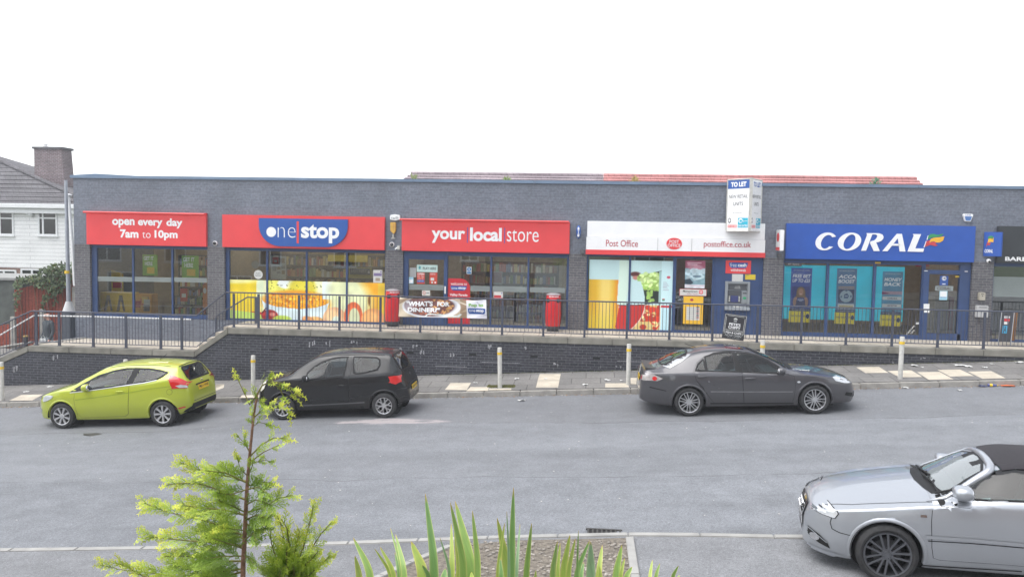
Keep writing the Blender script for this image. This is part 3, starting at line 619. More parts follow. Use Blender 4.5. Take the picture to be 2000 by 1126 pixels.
# --- fourth: post office counter window, grille, blue panel
gx = FX(1317, 570, YG); px1 = FX(1393.5, 575, YG)
W4 = window('two pane window covered by a drinks picture', PX[3][1], gx, -.02, Z1, [FX(1229, 570, YG)], .05, .06, (.07, .06), .06)
b = B(1150, 508, 1314, 642, YP); b = (b[0], b[1], .05, b[3]); asp = A = (b[1]-b[0])/(b[3]-b[2])
cv = Cv(190, 156, asp, (.78, .90, .90)); k = A/1.0
cv.noise(3, .05, 3)
cv.rect(0, .36*A, 0, .71, (.86, .68, .16)); cv.put((cv.u < .36*A)*(cv.v < .71)*np.clip(1.1-abs(cv.u/A-.2)*9, 0, .75), (.95, .86, .52)); cv.put((cv.u < .36*A)*(cv.v < .71)*np.clip((cv.u/A-.29)*12, 0, .8), (.9, .52, .18)); cv.put((cv.u < .36*A)*np.clip((.3-cv.v)*2, 0, .35), (.85, .8, .2))
cv.poly([(.36*A, 1), (.48*A, 1), (.46*A, .36), (.34*A, .36)], (.83, .92, .86))
cv.ell(.55*A, .80, .06*A, .035, (.36, .18, .17), .5); cv.ell(.56*A, .75, .04*A, .03, (.75, .5, .45), .5)
cv.poly([(.60*A, .78), (.86*A, .86), (.86*A, .40), (.66*A, .36)], (.16, .20, .18)); cv.blobs(.60*A, .85*A, .60, .80, 70, .045, (.62, .76, .38), 6); cv.blobs(.62*A, .85*A, .62, .82, 40, .025, (.82, .92, .62), 7); cv.blobs(.70*A, .78*A, .38, .6, 26, .02, (.60, .74, .38), 8)
cv.poly([(.54*A, .02), (.635*A, .17), (.685*A, .36), (.86*A, .36), (.86*A, 0), (.53*A, 0)], (.88, .78, .50)); msk = ((cv.u/A > .55+.35*np.clip(cv.v-.05, 0, 1)) & (cv.v < .36))*1.
cv.blobs(.6*A, .86*A, .02, .34, 26, .05, (.83, .24, .15), 12, msk); cv.blobs(.6*A, .86*A, .03, .34, 16, .02, (.92, .85, .6), 13, msk)
cv.poly([(.49*A, .70), (.615*A, .70), (.645*A, .6), (.668*A, .48), (.672*A, .36), (.44*A, .34)], (.77, .88, .89))
rim = [(.37*A, .34), (.672*A, .36), (.662*A, .28), (.64*A, .2), (.60*A, .12), (.53*A, .02), (.50*A, 0), (.345*A, 0), (.325*A, .03), (.345*A, .18)]
cv.poly(rim, (.80, .20, .18)); cv.put(((cv.v < .35) & (cv.u/A > .45) & (cv.u/A < .53+.32*np.clip(cv.v, 0, 1)**.75))*np.clip(cv.u/A*1.6-.7, 0, .4), (.66, .17, .16)); cv.poly([(.36*A, .335), (.675*A, .352), (.675*A, .366), (.36*A, .35)], (.40, .15, .14))
for (ua, va), (ub, vb) in zip(rim[1:6], rim[2:7]): cv.poly([(ua, va), (ub, vb), (ub+.012*A, vb-.004), (ua+.012*A, va-.004)], (.93, .80, .74))
cv.rect(.835*A, .865*A, .36, .85, (.62, .75, .74)); cv.rect(.86*A, A, .36, 1, (.80, .92, .93)); cv.rect(.86*A, A, .325, .36, (.80, .22, .25)); cv.rect(.86*A, .99*A, 0, .325, (.76, .90, .94)); cv.rect(.855*A, .865*A, 0, .36, (.93, .93, .85))
cv.rect(.875*A, .91*A, .44, .452, (.75, .25, .3)); cv.rect(.875*A, .91*A, .425, .44, (.2, .6, .45)); cv.ell(.945*A, .765, .022*A, .02, (.80, .35, .42), .15)
for i in range(6): cv.rect(.88*A, (.95-.01*(i % 3))*A, .58+i*.021, .586+i*.021, (.62, .58, .66))
pic('window_picture', cv, b, FRP, M_pic, W4, .003)
W4b = window('narrow window with a metal grille behind it', gx+.001, px1, -.02, Z1, [], .035, .06, (.09, .08))
W4b_grille = MB(); g0, g1 = FX(1348, 570, YG+.4), FX(1390, 570, YG+.4)
for i in range(15): W4b_grille.box(g0+(g1-g0)*i/14-.006, g0+(g1-g0)*i/14+.006, YG+.4, YG+.41, .05, 2.1)
for i in range(42): W4b_grille.box(g0, g1, YG+.395, YG+.4, .05+i*.05-.006, .05+i*.05+.006)
for z_ in (.05, 1.02, 2.1): W4b_grille.box(g0-.03, g1+.03, YG+.38, YG+.42, z_-.03, z_+.03)
W4b_grille.build('grille', pm('cream_grille', (.55, .55, .46), .6), W4b)
BP = MB().box(px1+.001, PX[4][0], YG-.06, YG+.05, -.03, Z1); BP.box(px1+.03, px1+.05, YG-.066, YG-.06, 0, Z1).box(PX[4][0]-.12, PX[4][0]-.10, YG-.066, YG-.06, 0, Z1)
BP = BP.build('blue_panel', M_navy, shop)
# --- fifth: bookmaker window and door
dx0, dx1 = FX(1799, 600, YG), FX(1883, 600, YG)
W5 = window('three pane betting shop window with turquoise backing', PX[4][1], dx0-.001, -.03, Z1, [FX(1614.5, 580, YG), FX(1706, 580, YG)], .05, .03, (.14, .14), .075, M_glass2)
M_turq = pm('turquoise_board', (.03, .66, .82), .5, 0, .08, 2)
a0, a1 = FX(1528, 570, YG+.12), FX(1764, 570, YG+.12); e_ = [a0, FX(1614, 570, YG+.12), FX(1706, 570, YG+.12), a1]
for i in range(3): MB().box(e_[i]+.01, e_[i+1]-.01, YG+.05, YG+.07, .48, 2.06).build('backing_board', M_turq, W5)
D5 = MB(); ox0, ox1 = dx0, PX[5][0]; gl0, gl1 = FX(1810.5, 600, YG), FX(1876, 600, YG)
D5.box(ox0, ox1, YG-.05, YG+.05, Z1-.1, Z1).box(ox0, ox0+.06, YG-.05, YG+.05, 2.0, Z1-.1).box(ox1-.3, ox1, YG-.05, YG+.05, -.03, Z1-.1)
D5.box(ox0, ox1-.3, YG-.07, YG+.05, 1.88, 2.0).box(ox0, gl0, YG-.07, YG+.05, -.03, 1.88).box(gl1, ox1-.3, YG-.07, YG+.05, -.03, 1.88).box(gl0, gl1, YG-.07, YG+.05, -.03, .18)
D5 = D5.build('shop_door', M_navy, shop, bevel=.005)
MB().box(gl0, gl1, YG-.003, YG+.003, .18, 1.88).build('pane', M_glass, D5); MB().box(ox0+.06, ox1-.3, YG-.003, YG+.003, 2.0, Z1-.1).build('pane', M_glass, D5)
mb = MB(); b = B(1804, 593, 1815, 604, YG-.08); mb.box(b[0], b[1], YG-.09, YG-.071, b[2]+.02, b[3]); b = B(1804, 605.5, 1815, 610, YG-.08); mb.box(b[0], b[1], YG-.09, YG-.071, b[2], b[3]); mb.build('handle', M_white, D5)
for q in [(1805, 528, 1812, 529.5), (1884, 529, 1890, 530.5)]: bb = B(*q, YG-.07); MB().box(bb[0], bb[1], YG-.078, YG-.07, bb[2], bb[3]).build('door_closer', M_white, D5)
# --- sixth: barber
W6 = window('dark barber shop window with frosted text panel', PX[5][1], XR-.001, -.04, Z1, [PX[5][1]+2.3], .05, .05, (.1, .12))
b = B(1940, 541, 2070, 580, YP); flat('frosted_panel', rect(PX[5][1]+.04, b[1], b[2], b[3]), FRP, M_frost, W6, 0, .002)
txt('CUT THROAT SHAVES\nMODERN STYLING\nTRADITIONAL CUTS\nBEARD TRIMMING\nCHILD HAIRCUTS\nSENIOR CITIZENS', (FX(1946, 555, YP), FX(2058, 555, YP), b[2]+.05, b[3]-.05), FRP, M_greyt, W6, .0, .2, line=1.15, lift=.004)
# ------------------------------------------------------------------ things standing in the shops
def goods(t_, x0, x1, y, z0, z1, rows, seed, pal):
    rs = random.Random(seed); mb = MB(); mats = [pm('goods_%s' % n_, c, .5, 0, .15, 6) for n_, c in pal]
    dz = (z1-z0)/rows
    for r in range(rows):
        x = x0+.03
        while x < x1-.1:
            w_ = rs.uniform(.04, .12); mb.k = rs.randrange(len(mats)); mb.box(x, min(x+w_-.012, x1-.03), y-.2, y-.02, z0+r*dz+.035, z0+r*dz+dz*rs.uniform(.55, .92)); x += w_
    mb.k = 0; o = mb.build('goods', mats, t_); tag(o, kind='stuff'); return o
PAL = [('yellow', (.48, .38, .14)), ('orange', (.42, .22, .10)), ('red', (.34, .09, .07)), ('white', (.5, .5, .46)), ('green', (.17, .26, .12)), ('blue', (.13, .16, .26)), ('brown', (.24, .16, .10)), ('cream', (.42, .38, .28))]
def shelf(x0, x1, y, z0, z1, rows, seed, lab, name='shelf_unit', mat=M_ind, pal=PAL):
    t_ = thing(name, lab, 'shelves', ((x0+x1)/2, y, z0)); mb = MB(); mb.box(x0, x1, y, y+.03, z0, z1)
    for r in range(rows): mb.box(x0, x1, y-.24, y, z0+(z1-z0)*r/rows, z0+(z1-z0)*r/rows+.03)
    mb.box(x0-.02, x0, y-.24, y+.03, z0, z1).box(x1, x1+.02, y-.24, y+.03, z0, z1); mb.build('shelves', mat, t_); goods(t_, x0, x1, y, z0, z1, rows, seed, pal); return t_
shelf(-14.2, -11.9, YF+3.2, .01, 1.9, 5, 1, 'shelves of colourful stock at the back of the leftmost shop')
shelf(-13.4, -12.3, YF+1.3, .01, .62, 2, 2, 'low shelf of bright packets just inside the leftmost window')
t_ = thing('display_stand', 'yellow wedge display stand in the left corner of the leftmost shop', 'display stand', (-14.9, YF+.8, 0)); b = B(196, 571, 258, 610, YF+.8)
M_yd = pm('display_yellow', (.72, .48, .03), .5, 0, .08, 3)
MB().box(b[0], b[1], YF+.8, YF+1.2, .06, b[3]).build('stand', M_yd, t_); flat('arrow_mark', [(b[0]+.12, .1), (b[0]+.22, .1), (b[0]+.27, b[3]-.25), (b[0]+.35, .1), (b[0]+.42, .1), (b[0]+.32, b[3]-.08), (b[0]+.22, b[3]-.08)], face_frame(YF+.8), M_ind, t_); flat('arrow_mark', [(b[0]+.55, .1), (b[0]+.65, .1), (b[0]+.7, b[3]-.25), (b[0]+.78, .1), (b[0]+.85, .1), (b[0]+.75, b[3]-.08), (b[0]+.65, b[3]-.08)], face_frame(YF+.8), M_ind, t_)
b = B(217.5, 528, 240, 570, YF+1.21); MB().prism([(b[0], b[2]), (b[1], b[2]), (b[1], b[3]-.1), (b[0], b[3])], 0, .03, face_frame(YF+1.24)).build('back_board', M_yd, t_); b = B(220, 551, 238, 562, YF+1.2); flat('red_label', rect(*b), face_frame(YF+1.208), M_redv, t_, 0, .004)
shelf(PX[1][1]+.3, PX[2][0]-.5, YF+3.2, .01, 2.0, 5, 3, 'long shelves of stock behind the food picture window')
shelf(-4.2, -1.0, YF+2.9, .01, 1.9, 5, 4, 'shelves of stock behind the shop door and red welcome panel')
shelf(-2.3, -1.35, YF+1.6, .01, .95, 3, 5, 'small stand of packets behind the glass near the right red bin')
t_ = thing('counter_unit', 'red and beige counter seen through the betting shop door', 'counter', (10.2, YF+1.6, 0)); x0, x1 = FX(1825, 610, YF+1.6), FX(1852, 610, YF+1.6)
MB().box(x0, x1, YF+1.6, YF+2.2, .0, 1.15).build('beige_side', pm('beige_board', (.38, .33, .22), .6), t_); MB().box(x1+.01, x1+.52, YF+1.55, YF+2.2, .0, 1.15).build('red_front', pm('counter_red', (.36, .03, .03), .5), t_); MB().box(x1-.2, x1+.55, YF+2.6, YF+2.65, .0, 2.3).build('cream_panel', M_cream, t_)
MB().box(x0-.2, x1+.9, YF+2.66, YF+2.7, 2.02, 2.25).build('red_board', M_redv, t_)
# ================================================================== SIGNS ON THE FRONT
YS = YF-.11; FRS = face_frame(YS)
def BS(x0, y0, x1, y1, Y=YS): return box2(x0, y0, x1, y1, Y)
def signboard(lab, bx, mat, Y=YS, name='shop_sign', d=.105, part='board'):
    t_ = thing(name, lab, 'sign', ((bx[0]+bx[1])/2, YF, bx[2])); MB().box(bx[0], bx[1], Y, Y+d, bx[2], bx[3]).build(part, mat, t_, bevel=.008); return t_
def lightbar(t_, x0, y0, x1, y1, mat):
    a, b_ = at(x0, y0, YS-.12), at(x1, y1, YS-.12); MB().tube([a, b_], .035, 10).build('light_trough', mat, t_, smooth=True)
    mb = MB(); n = 3
    for i in range(n): x = a.x+(b_.x-a.x)*(i+.5)/n; mb.box(x-.012, x+.012, YS-.12, YS, a.z-.01, a.z+.01)
    mb.build('trough_frame', mat, t_)
M_redl = pm('trough_red', (.66, .06, .06), .3, 0, .05, 3)
s1 = signboard('red shop sign with white opening hours, leftmost on the parade', (PX[0][1]-.04, PX[1][0]+.02, ZB, FZ(414.5, 290)), M_red)
lightbar(s1, 163, 414, 399, 418.5, M_redl)
for wd, bx, bo in [('open', (219.2, 427.6, 263, 444.5), .035), ('every', (269.5, 429.5, 317.5, 445), .035), ('day', (325, 426.5, 356.5, 446), .035), ('7am', (234.5, 448, 270.5, 464.5), .035), ('to', (278, 453, 294.2, 464.6), -.008), ('10pm', (302, 449.5, 347, 469), .035)]:
    txt(wd, BS(*bx), FRS, M_wht, s1, bo)
s2 = signboard('red shop sign bearing a blue half-round badge reading one stop', (PX[1][1]-.02, PX[2][0], ZB, FZ(421.5, 595)), M_red)
b = BS(505.5, 427, 679, 481.5, YS-.04); x0, x1, z0, z1 = b; hgt = z1-z0; rr_ = hgt*.72
def badge(x0, x1, z0, z1, k=.72, kx=1.0):
    h = z1-z0; r = h*k; rx = r*kx
    return [(x0, z1), (x0, z0+r)] + [(x0+rx*(1-math.cos(a)), z0+r-r*math.sin(a)) for a in np.linspace(.1, math.pi/2, 12)] + [(x1-rx*(1-math.cos(a)), z0+r-r*math.sin(a)) for a in np.linspace(math.pi/2, .1, 12)] + [(x1, z0+r), (x1, z1)]
def cw(p): return p if sum((p[i][0]*p[(i+1) % len(p)][1]-p[(i+1) % len(p)][0]*p[i][1]) for i in range(len(p))) > 0 else p[::-1]
FRB = face_frame(YS-.045)
flat('badge', cw(badge(x0, x1, z0, z1, .76, 1.05)), face_frame(YS), M_blue, s2, .0, .045)
b = BS(521.5, 443, 540.3, 462.5); flat('lettering', [((b[0]+b[1])/2+(b[1]-b[0])/2*math.cos(a), (b[2]+b[3])/2+(b[3]-b[2])/2*math.sin(a)) for a in np.linspace(0, 2*math.pi, 40)[:-1]], FRB, M_wht, s2, .001, .004)
txt('ne', BS(542.5, 443.8, 577.2, 463.8, YS-.045), FRB, M_wht, s2, -.022); b = BS(580.5, 432, 584.8, 475); flat('red_bar', rect(*b), FRB, M_redl, s2, .001, .004)
txt('stop', BS(588, 438, 662.5, 474.5, YS-.045), FRB, M_wht, s2, .034)
s3 = signboard('red shop sign reading your local store above the shop door', (PX[2][1]-.02, PX[3][0], ZB, FZ(431, 950)), M_red)
lightbar(s3, 781, 428.5, 1111, 433.5, M_redl)
txt('your', BS(843, 450, 908.5, 474.5), FRS, M_wht, s3, .03); txt('local', BS(918, 444.5, 980, 471), FRS, M_wht, s3, .035); txt('store', BS(990, 448.5, 1052, 472), FRS, M_wht, s3, -.004)
for q in [(912.5, 444, 914, 474), (984.8, 445, 986.3, 475)]: flat('divider_bar', rect(*BS(*q)), FRS, M_blue, s3, .001, .004)
po = signboard('white and red post office shop sign with oval badge', (PX[3][1]-.03, PX[4][0], ZB, FZ(465, 1320)), M_wht)
bx = (PX[3][1]-.01, PX[4][0]-.01, FZ(465, 1320)+.004, FZ(434, 1320)); MB().box(bx[0], bx[1], YS+.05, YF-.001, bx[2], bx[3]).build('upper_board', M_wht, po, bevel=.006)
MB().box(PX[3][1]-.04, PX[4][0]+.01, YS-.006, YS-.0, ZB, ZB+.14).build('red_stripe', M_red, po)
for px_ in (1284.5, 1351): x = FX(px_, 480, YS); MB().box(x-.006, x+.006, YS-.007, YS, ZB+.14, FZ(465, 1320)).build('joint', pm('joint_grey', (.4, .4, .4), .6), po)
txt('Post Office', BS(1183.5, 468.5, 1246, 481.5), FRS, M_dkr, po, .004); txt('postoffice.co.uk', BS(1374.5, 471, 1467, 486), FRS, M_dkr, po, .008)
b = BS(1301.5, 464, 1332, 487); el = lambda b_, n=40: [((b_[0]+b_[1])/2+(b_[1]-b_[0])/2*math.cos(a), (b_[2]+b_[3])/2+(b_[3]-b_[2])/2*math.sin(a)) for a in np.linspace(0, 2*math.pi, n)[:-1]]
flat('oval_badge', el(b), FRS, M_red, po, .001, .008); F2 = face_frame(YS-.008); txt('POST', BS(1307.5, 468.7, 1326, 474.8), F2, M_wht, po, .012); txt('OFFICE', BS(1304, 476.2, 1329, 482.2), F2, M_wht, po, .012)
co = signboard('royal blue betting shop sign with white italic lettering and flag', (PX[4][1]+.02, FX(1904.5, 475, YS), ZB-.02, FZ(439, 1720)), M_cblue)
# italic serif-like capitals drawn as outlines (pixels of a 2000/290 enlargement of the sign)
def zc(x, y): p = at(1570+x*.145, 440+y*.1451, YS); return (p.x, p.z)
def band_(outer, inner): return outer + inner[::-1]
def ellp(cx, cy, rx, ry, a0, a1, n=20, sh=0.):
    return [(cx+rx*math.cos(R_(a))+sh*ry*math.sin(R_(a)), cy-ry*math.sin(R_(a))) for a in np.linspace(a0, a1, n)]
def letter(polys):
    mb = MB()
    for p in polys: mb.prism(cw([zc(*q) for q in p]), .002, .02, FRS)
    mb.build('lettering', M_wht, co)
letter([band_(ellp(297, 215, 140, 120, 32, 322, 30, .22), ellp(306, 220, 74, 92, 42, 318, 30, .3)) , ])
ring_o = ellp(613, 218, 155, 121, 0, 360, 41, .22)[:-1]; ring_i = ellp(613, 220, 74, 98, 0, 360, 41, .35)[:-1]
mb = MB(); n = 40
for i in range(n): j = (i+1) % n; mb.prism(cw([zc(*ring_o[i]), zc(*ring_o[j]), zc(*ring_i[j]), zc(*ring_i[i])]), .002, .02, FRS)
mb.build('lettering', M_wht, co)
letter([[(843, 103), (925, 105), (836, 340), (770, 340), (850, 130)], [(925, 104), (1010, 106), (1055, 122), (1071, 150), (1066, 180), (1040, 208), (995, 226), (890, 236), (898, 214), (950, 200), (975, 175), (987, 148), (980, 128), (955, 120), (918, 122)], [(888, 236), (972, 228), (1019, 344), (940, 345)]])
letter([[(1252, 112), (1318, 114), (1366, 351), (1288, 350), (1264, 172), (1124, 347), (1056, 345)], [(1210, 246), (1284, 248), (1284, 274), (1186, 272)]])
letter([[(1466, 115), (1576, 118), (1497, 309), (1618, 311), (1604, 356), (1394, 351), (1478, 140)]])
M_fg, M_fy, M_fr = pm('flag_green', (.03, .25, .09), .4), pm('flag_yellow', (.8, .42, .03), .4), pm('flag_red', (.5, .05, .06), .4)
for nm, M_, p in [('green_flag', M_fg, [(1658, 195), (1672, 145), (1700, 118), (1745, 113), (1800, 128), (1880, 112), (1850, 145), (1790, 155), (1715, 165), (1680, 180)]), ('yellow_flag', M_fy, [(1690, 232), (1710, 180), (1755, 165), (1820, 160), (1893, 148), (1872, 205), (1830, 230), (1790, 232), (1755, 215), (1718, 218)]), ('red_flag', M_fr, [(1620, 292), (1650, 215), (1700, 196), (1690, 232), (1740, 218), (1785, 228), (1770, 250), (1805, 268), (1760, 278), (1700, 262)])]:
    MB().prism(cw([zc(*q) for q in p]), .002, .012, FRS).build(nm, M_, co)
mb = MB(); mb.prism(cw([zc(*q) for q in [(1652, 195), (1668, 140), (1676, 136), (1662, 196)]]), .002, .014, FRS); mb.prism(cw([zc(*q) for q in [(1612, 296), (1642, 212), (1650, 210), (1622, 294)]]), .002, .014, FRS); mb.build('flag_pole', M_wht, co)
M_char = pm('charcoal_sign', (.028, .032, .036), .5, 0, .1, 3)
ba = signboard('charcoal barber shop sign cut off by the right photo edge', (PX[5][1]+.02, XR, ZB-.02, FZ(442, 1990)), M_char); z = FZ(509.5, 1990, YS)
txt('BARBERS', (FX(1963, 506, YS), FX(1963, 506, YS)+.98, z, z+.115), FRS, M_wht, ba, .03)
# ------------------------------------------------------------------ TO LET board, V shaped
A0, A1 = at(1420, 400, YF-.12), at(1466, 400, YF-.78); A2 = at(1487, 400, YF-.02)
zt_, zb_ = at(1464, 348.5, YF-.78).z, at(1464, 450.5, YF-.78).z
tl = thing('to_let_board', 'V shaped white to let board projecting above the post office sign', 'sign', (A1.x, YF, zb_))
zt1 = at(1420, 353, YF-.12).z; zt2 = at(1486.5, 350, YF-.02).z
for lbl, P0, P1 in (('left_face', A0, A1), ('right_face', A1, A2)):
    U = (P1-P0); U.z = 0; wdt = U.length; U.normalize(); fr = (Vector((P0.x, P0.y, 0)), U, ZA); h = zt_-zb_
    MB().prism(rect(0.0 if lbl[0] == 'l' else .05, wdt-(.05 if lbl[0] == 'l' else 0), zb_, zt_), -.03, 0, fr).build(lbl, M_wht, tl)
    x0_, x1_ = (.02, wdt-.06) if lbl[0] == 'l' else (.07, wdt-.02); ww = x1_-x0_; P = lambda a, b_, c_, d_: (x0_+ww*a, x0_+ww*b_, zb_+h*c_, zb_+h*d_)
    flat('blue_header', rect(*P(0, 1, .82, .985)), fr, M_blue if lbl[0] == 'l' else M_wht, tl, 0, .003); txt('TO LET', P(.14, .86, .855, .95), fr, M_wht if lbl[0] == 'l' else M_blue, tl, .05, lift=.005)
    txt('NEW RETAIL', P(.06, .94, .635, .70), fr, M_blk, tl, .0); txt('UNITS', P(.27, .73, .49, .56), fr, M_blk, tl, .0); txt('All enquiries', P(.25, .7, .335, .36), fr, M_greyt, tl, 0)
    flat('turquoise_box', rect(*P(.52, .98, .06, .25)), fr, pm('agent_turquoise', (.02, .42, .58), .4), tl, 0, .003); flat('round_mark', el(P(.55, .74, .15, .24)), fr, M_wht, tl, .003, .005); flat('round_mark', el(P(.59, .72, .165, .215)), fr, pm('agent_turquoise', (.02, .42, .58), .4), tl, .005, .006); txt('guest', P(.77, .96, .17, .205), fr, M_wht, tl, .0, lift=.005); txt('0345 034 7000', P(.54, .96, .075, .12), fr, M_wht, tl, .01, lift=.005)
    flat('ring_mark', el(P(.05, .19, .15, .25)), fr, M_blk, tl, 0, .003); flat('ring_mark', el(P(.075, .165, .17, .235)), fr, M_wht, tl, .003, .005)
    flat('pink_box', rect(*P(.04, .47, .06, .115)), fr, pm('agent_pink', (.75, .22, .22), .4), tl, 0, .003); txt('0151 227 1008', P(.06, .45, .07, .103), fr, M_wht, tl, .0, lift=.005)
MB().box(A1.x-.04, A1.x+.04, A1.y-.03, A1.y+.05, zb_-.01, zt_+.02).build('corner_post', M_bol, tl)
mb = MB()
for P0, P1 in ((A0, A1), (A1, A2)):
    for z_ in (zb_-.012, zt_): mb.tube([(P0.x, P0.y, z_), (P1.x, P1.y, z_)], .018, 5)
for P0 in (A0, A2): mb.tube([(P0.x, P0.y, zb_), (P0.x, P0.y, zt_)], .02, 5)
mb.build('board_frame', M_bol, tl)
# ------------------------------------------------------------------ projecting signs, alarm boxes, cameras on the pillars
t_ = thing('projecting_sign', 'small white and red post office sign projecting from the pillar', 'sign', (FX(1517, 470), YF, FZ(489, 1517)))
b = box2(1510, 449, 1518, 489, YF-.05); x = b[1]; x2 = FX(1525, 470, YF-.55)
MB().box(x2-.02, x2+.09, YF-.55, YF-.03, b[2], b[3]).build('board', M_wht, t_, bevel=.01); LF = (Vector((x2-.02, YF-.03, 0)), Vector((0, -1, 0)), ZA)
flat('oval_badge', el((.1, .42, b[2]+.25, b[3]-.08)), LF, M_red, t_, .001, .004); flat('red_base', rect(.02, .5, b[2]+.01, b[2]+.1), LF, M_red, t_, .001, .003)
MB().tube([(x2+.03, YF-.04, b[3]-.1), (x2+.03, YF, b[3]-.1)], .02).build('bracket', M_bol, t_)
t_ = thing('projecting_sign', 'blue square sign with small flag projecting beside the barber sign', 'sign', (FX(1939, 475), YF, FZ(502, 1939)))
# turned so its left face shows
P0, P1 = at(1921, 477, YF-.02), at(1956, 477, YF-.40); zz0, zz1 = at(1939, 500.5, YF-.2).z, at(1939, 453, YF-.2).z
U = (P1-P0); U.z = 0; wdt = U.length; U.normalize(); fr = (Vector((P0.x, P0.y, 0)), U, ZA)
MB().prism(rect(0, wdt, zz0, zz1), -.06, 0, fr).build('board', M_cblue, t_, bevel=.006); h = zz1-zz0
def Pz(a, b_): return (wdt*a, zz0+h*b_)
for nm, M_, p in [('green_flag', M_fg, [(.22, .70), (.26, .82), (.42, .85), (.55, .8), (.52, .7), (.35, .74)]), ('yellow_flag', M_fy, [(.24, .55), (.26, .72), (.42, .75), (.55, .77), (.55, .58), (.4, .6)]), ('red_flag', M_fr, [(.14, .38), (.22, .62), (.26, .55), (.42, .56), (.34, .45), (.22, .47)])]: MB().prism(cw([Pz(*q) for q in p]), 0, .004, fr).build(nm, M_, t_)
a, b_ = Pz(.08, .15), Pz(.55, .29); txt('CORAL', (a[0], b_[0], a[1], b_[1]), fr, M_wht, t_, .03, .2)
t_ = thing('alarm_box', 'white alarm box reading swift on the brick pillar', 'alarm box', (FX(771, 425), YF, FZ(430, 771))); b = BS(762, 418.5, 780.5, 430.3, YF-.08)
x0, x1, z0, z1 = b; MB().prism([(x0, z0+.02), ((x0+x1)/2, z0-.005), (x1, z0+.02), (x1+.01, (z0+z1)/2), (x1, z1-.02), ((x0+x1)/2, z1+.005), (x0, z1-.02), (x0-.01, (z0+z1)/2)], -.08, 0, face_frame(YF-.08)).build('casing', M_wht, t_, bevel=.012); txt('swift', BS(764, 422, 778.5, 428.5, YF-.08), face_frame(YF-.08), M_greyt, t_, 0)
t_ = thing('warning_box', 'yellow pointed alarm box below the white alarm box', 'alarm box', (FX(767, 445), YF, FZ(457, 767))); b = BS(762, 434, 772.5, 457, YF-.1); x0, x1, z0, z1 = b
MB().prism([(x0, z0+.1), ((x0+x1)/2+.03, z0), (x1, z0+.1), (x1, z1), (x0, z1)], -.1, 0, face_frame(YF-.1)).build('casing', pm('alarm_yellow', (.62, .36, .06), .5), t_, bevel=.01); MB().box(x0+.06, x0+.1, YF-.06, YF, z0-.12, z0).box(x0+.02, x0+.14, YF-.05, YF, z0-.14, z0-.11).build('bracket', M_bol, t_); txt('A\nD\nT', (x0+.09, x1-.02, z0+.12, z1-.04), face_frame(YF-.1), pm('faded_red', (.4, .15, .08), .6), t_, 0)
def dome(lab, px_, py_, r=.055):
    p = at(px_, py_, YF-.05); t_ = thing('security_camera', lab, 'camera', (p.x, YF, p.z)); MB().lathe([(0, -.001), (r*1.35, -.001), (r*1.35, -.03), (r*1.1, -.05), (r, -.05)], (p.x, YF, p.z), 'Y', 20).build('housing', M_wht, t_, smooth=True); MB().sphere((p.x, YF-.05, p.z), (r, r*.9, r), 16, 10).build('lens_dome', pm('smoked_dome', (.03, .03, .035), .1), t_, smooth='all')
dome('white dome camera on the pillar between opening hours sign and badge sign', 419, 475); dome('white dome camera below the yellow alarm box', 765, 477.3)
p = at(776, 483.5, YF-.05); t_ = thing('flood_light', 'tiny grey sensor box beside the dome camera below the yellow alarm', 'light', (p.x, YF, p.z)); MB().box(p.x, p.x+.09, YF-.1, YF, p.z-.06, p.z+.06).build('housing', M_bol, t_, bevel=.01); MB().tube([(p.x-.06, YF-.1, p.z-.05), (p.x, YF-.06, p.z)], .02).build('sensor', M_wht, t_)
p = at(1130, 453, YF-.1); t_ = thing('oval_sign', 'small blue and white oval sign seen edge-on beside the post office sign', 'sign', (p.x, YF, p.z)); MB().sphere((p.x, YF-.14, p.z), (.07, .14, .2), 20, 14).build('oval_board', M_blue, t_, smooth='all'); MB().box(p.x-.028, p.x+.028, YF-.285, YF-.02, p.z-.15, p.z+.15).build('white_band', M_wht, t_, bevel=.02); MB().tube([(p.x, YF-.1, p.z), (p.x, YF, p.z)], .02).build('bracket', M_bol, t_)
M_lt = pm('lamp_grey', (.10, .10, .105), .5)
for lab, px_, py_, s in [('small dark wall lamp on the pillar left of the post office', 1137, 491.5, .06), ('small grey wall lamp under the projecting post office sign', 1522, 498.5, .055)]:
    p = at(px_, py_, YF-.06); t_ = thing('wall_lamp', lab, 'light', (p.x, YF, p.z)); MB().box(p.x-s, p.x+s, YF-.12, YF-.02, p.z-s, p.z+s).build('housing', M_lt, t_, bevel=.012); MB().box(p.x-.03, p.x+.03, YF-.02, YF, p.z-.03, p.z+.03).build('bracket', M_lt, t_)
t_ = thing('alarm_box', 'blue and white alarm box on the parapet above the betting shop', 'alarm box', (FX(1891, 425), YF, FZ(433, 1891))); b = BS(1881, 417.5, 1901, 432.5, YF-.08); x0, x1, z0, z1 = b
pts = [(x0+.06, z0), (x1-.06, z0), (x1, z1-.03), (x1-.02, z1), (x0+.02, z1), (x0, z1-.03)]; MB().prism(pts, -.08, 0, face_frame(YF-.08)).build('casing', M_wht, t_, bevel=.01); MB().prism([(x0+.075, z0+.025), (x1-.075, z0+.025), (x1-.04, z1-.07), (x0+.04, z1-.07)], 0, .008, face_frame(YF-.08)).build('blue_face', pm('alarm_blue', (.08, .18, .42), .4), t_); txt('LINK', (x0+.06, x1-.06, z1-.055, z1-.015), face_frame(YF-.08), M_blue, t_, 0)
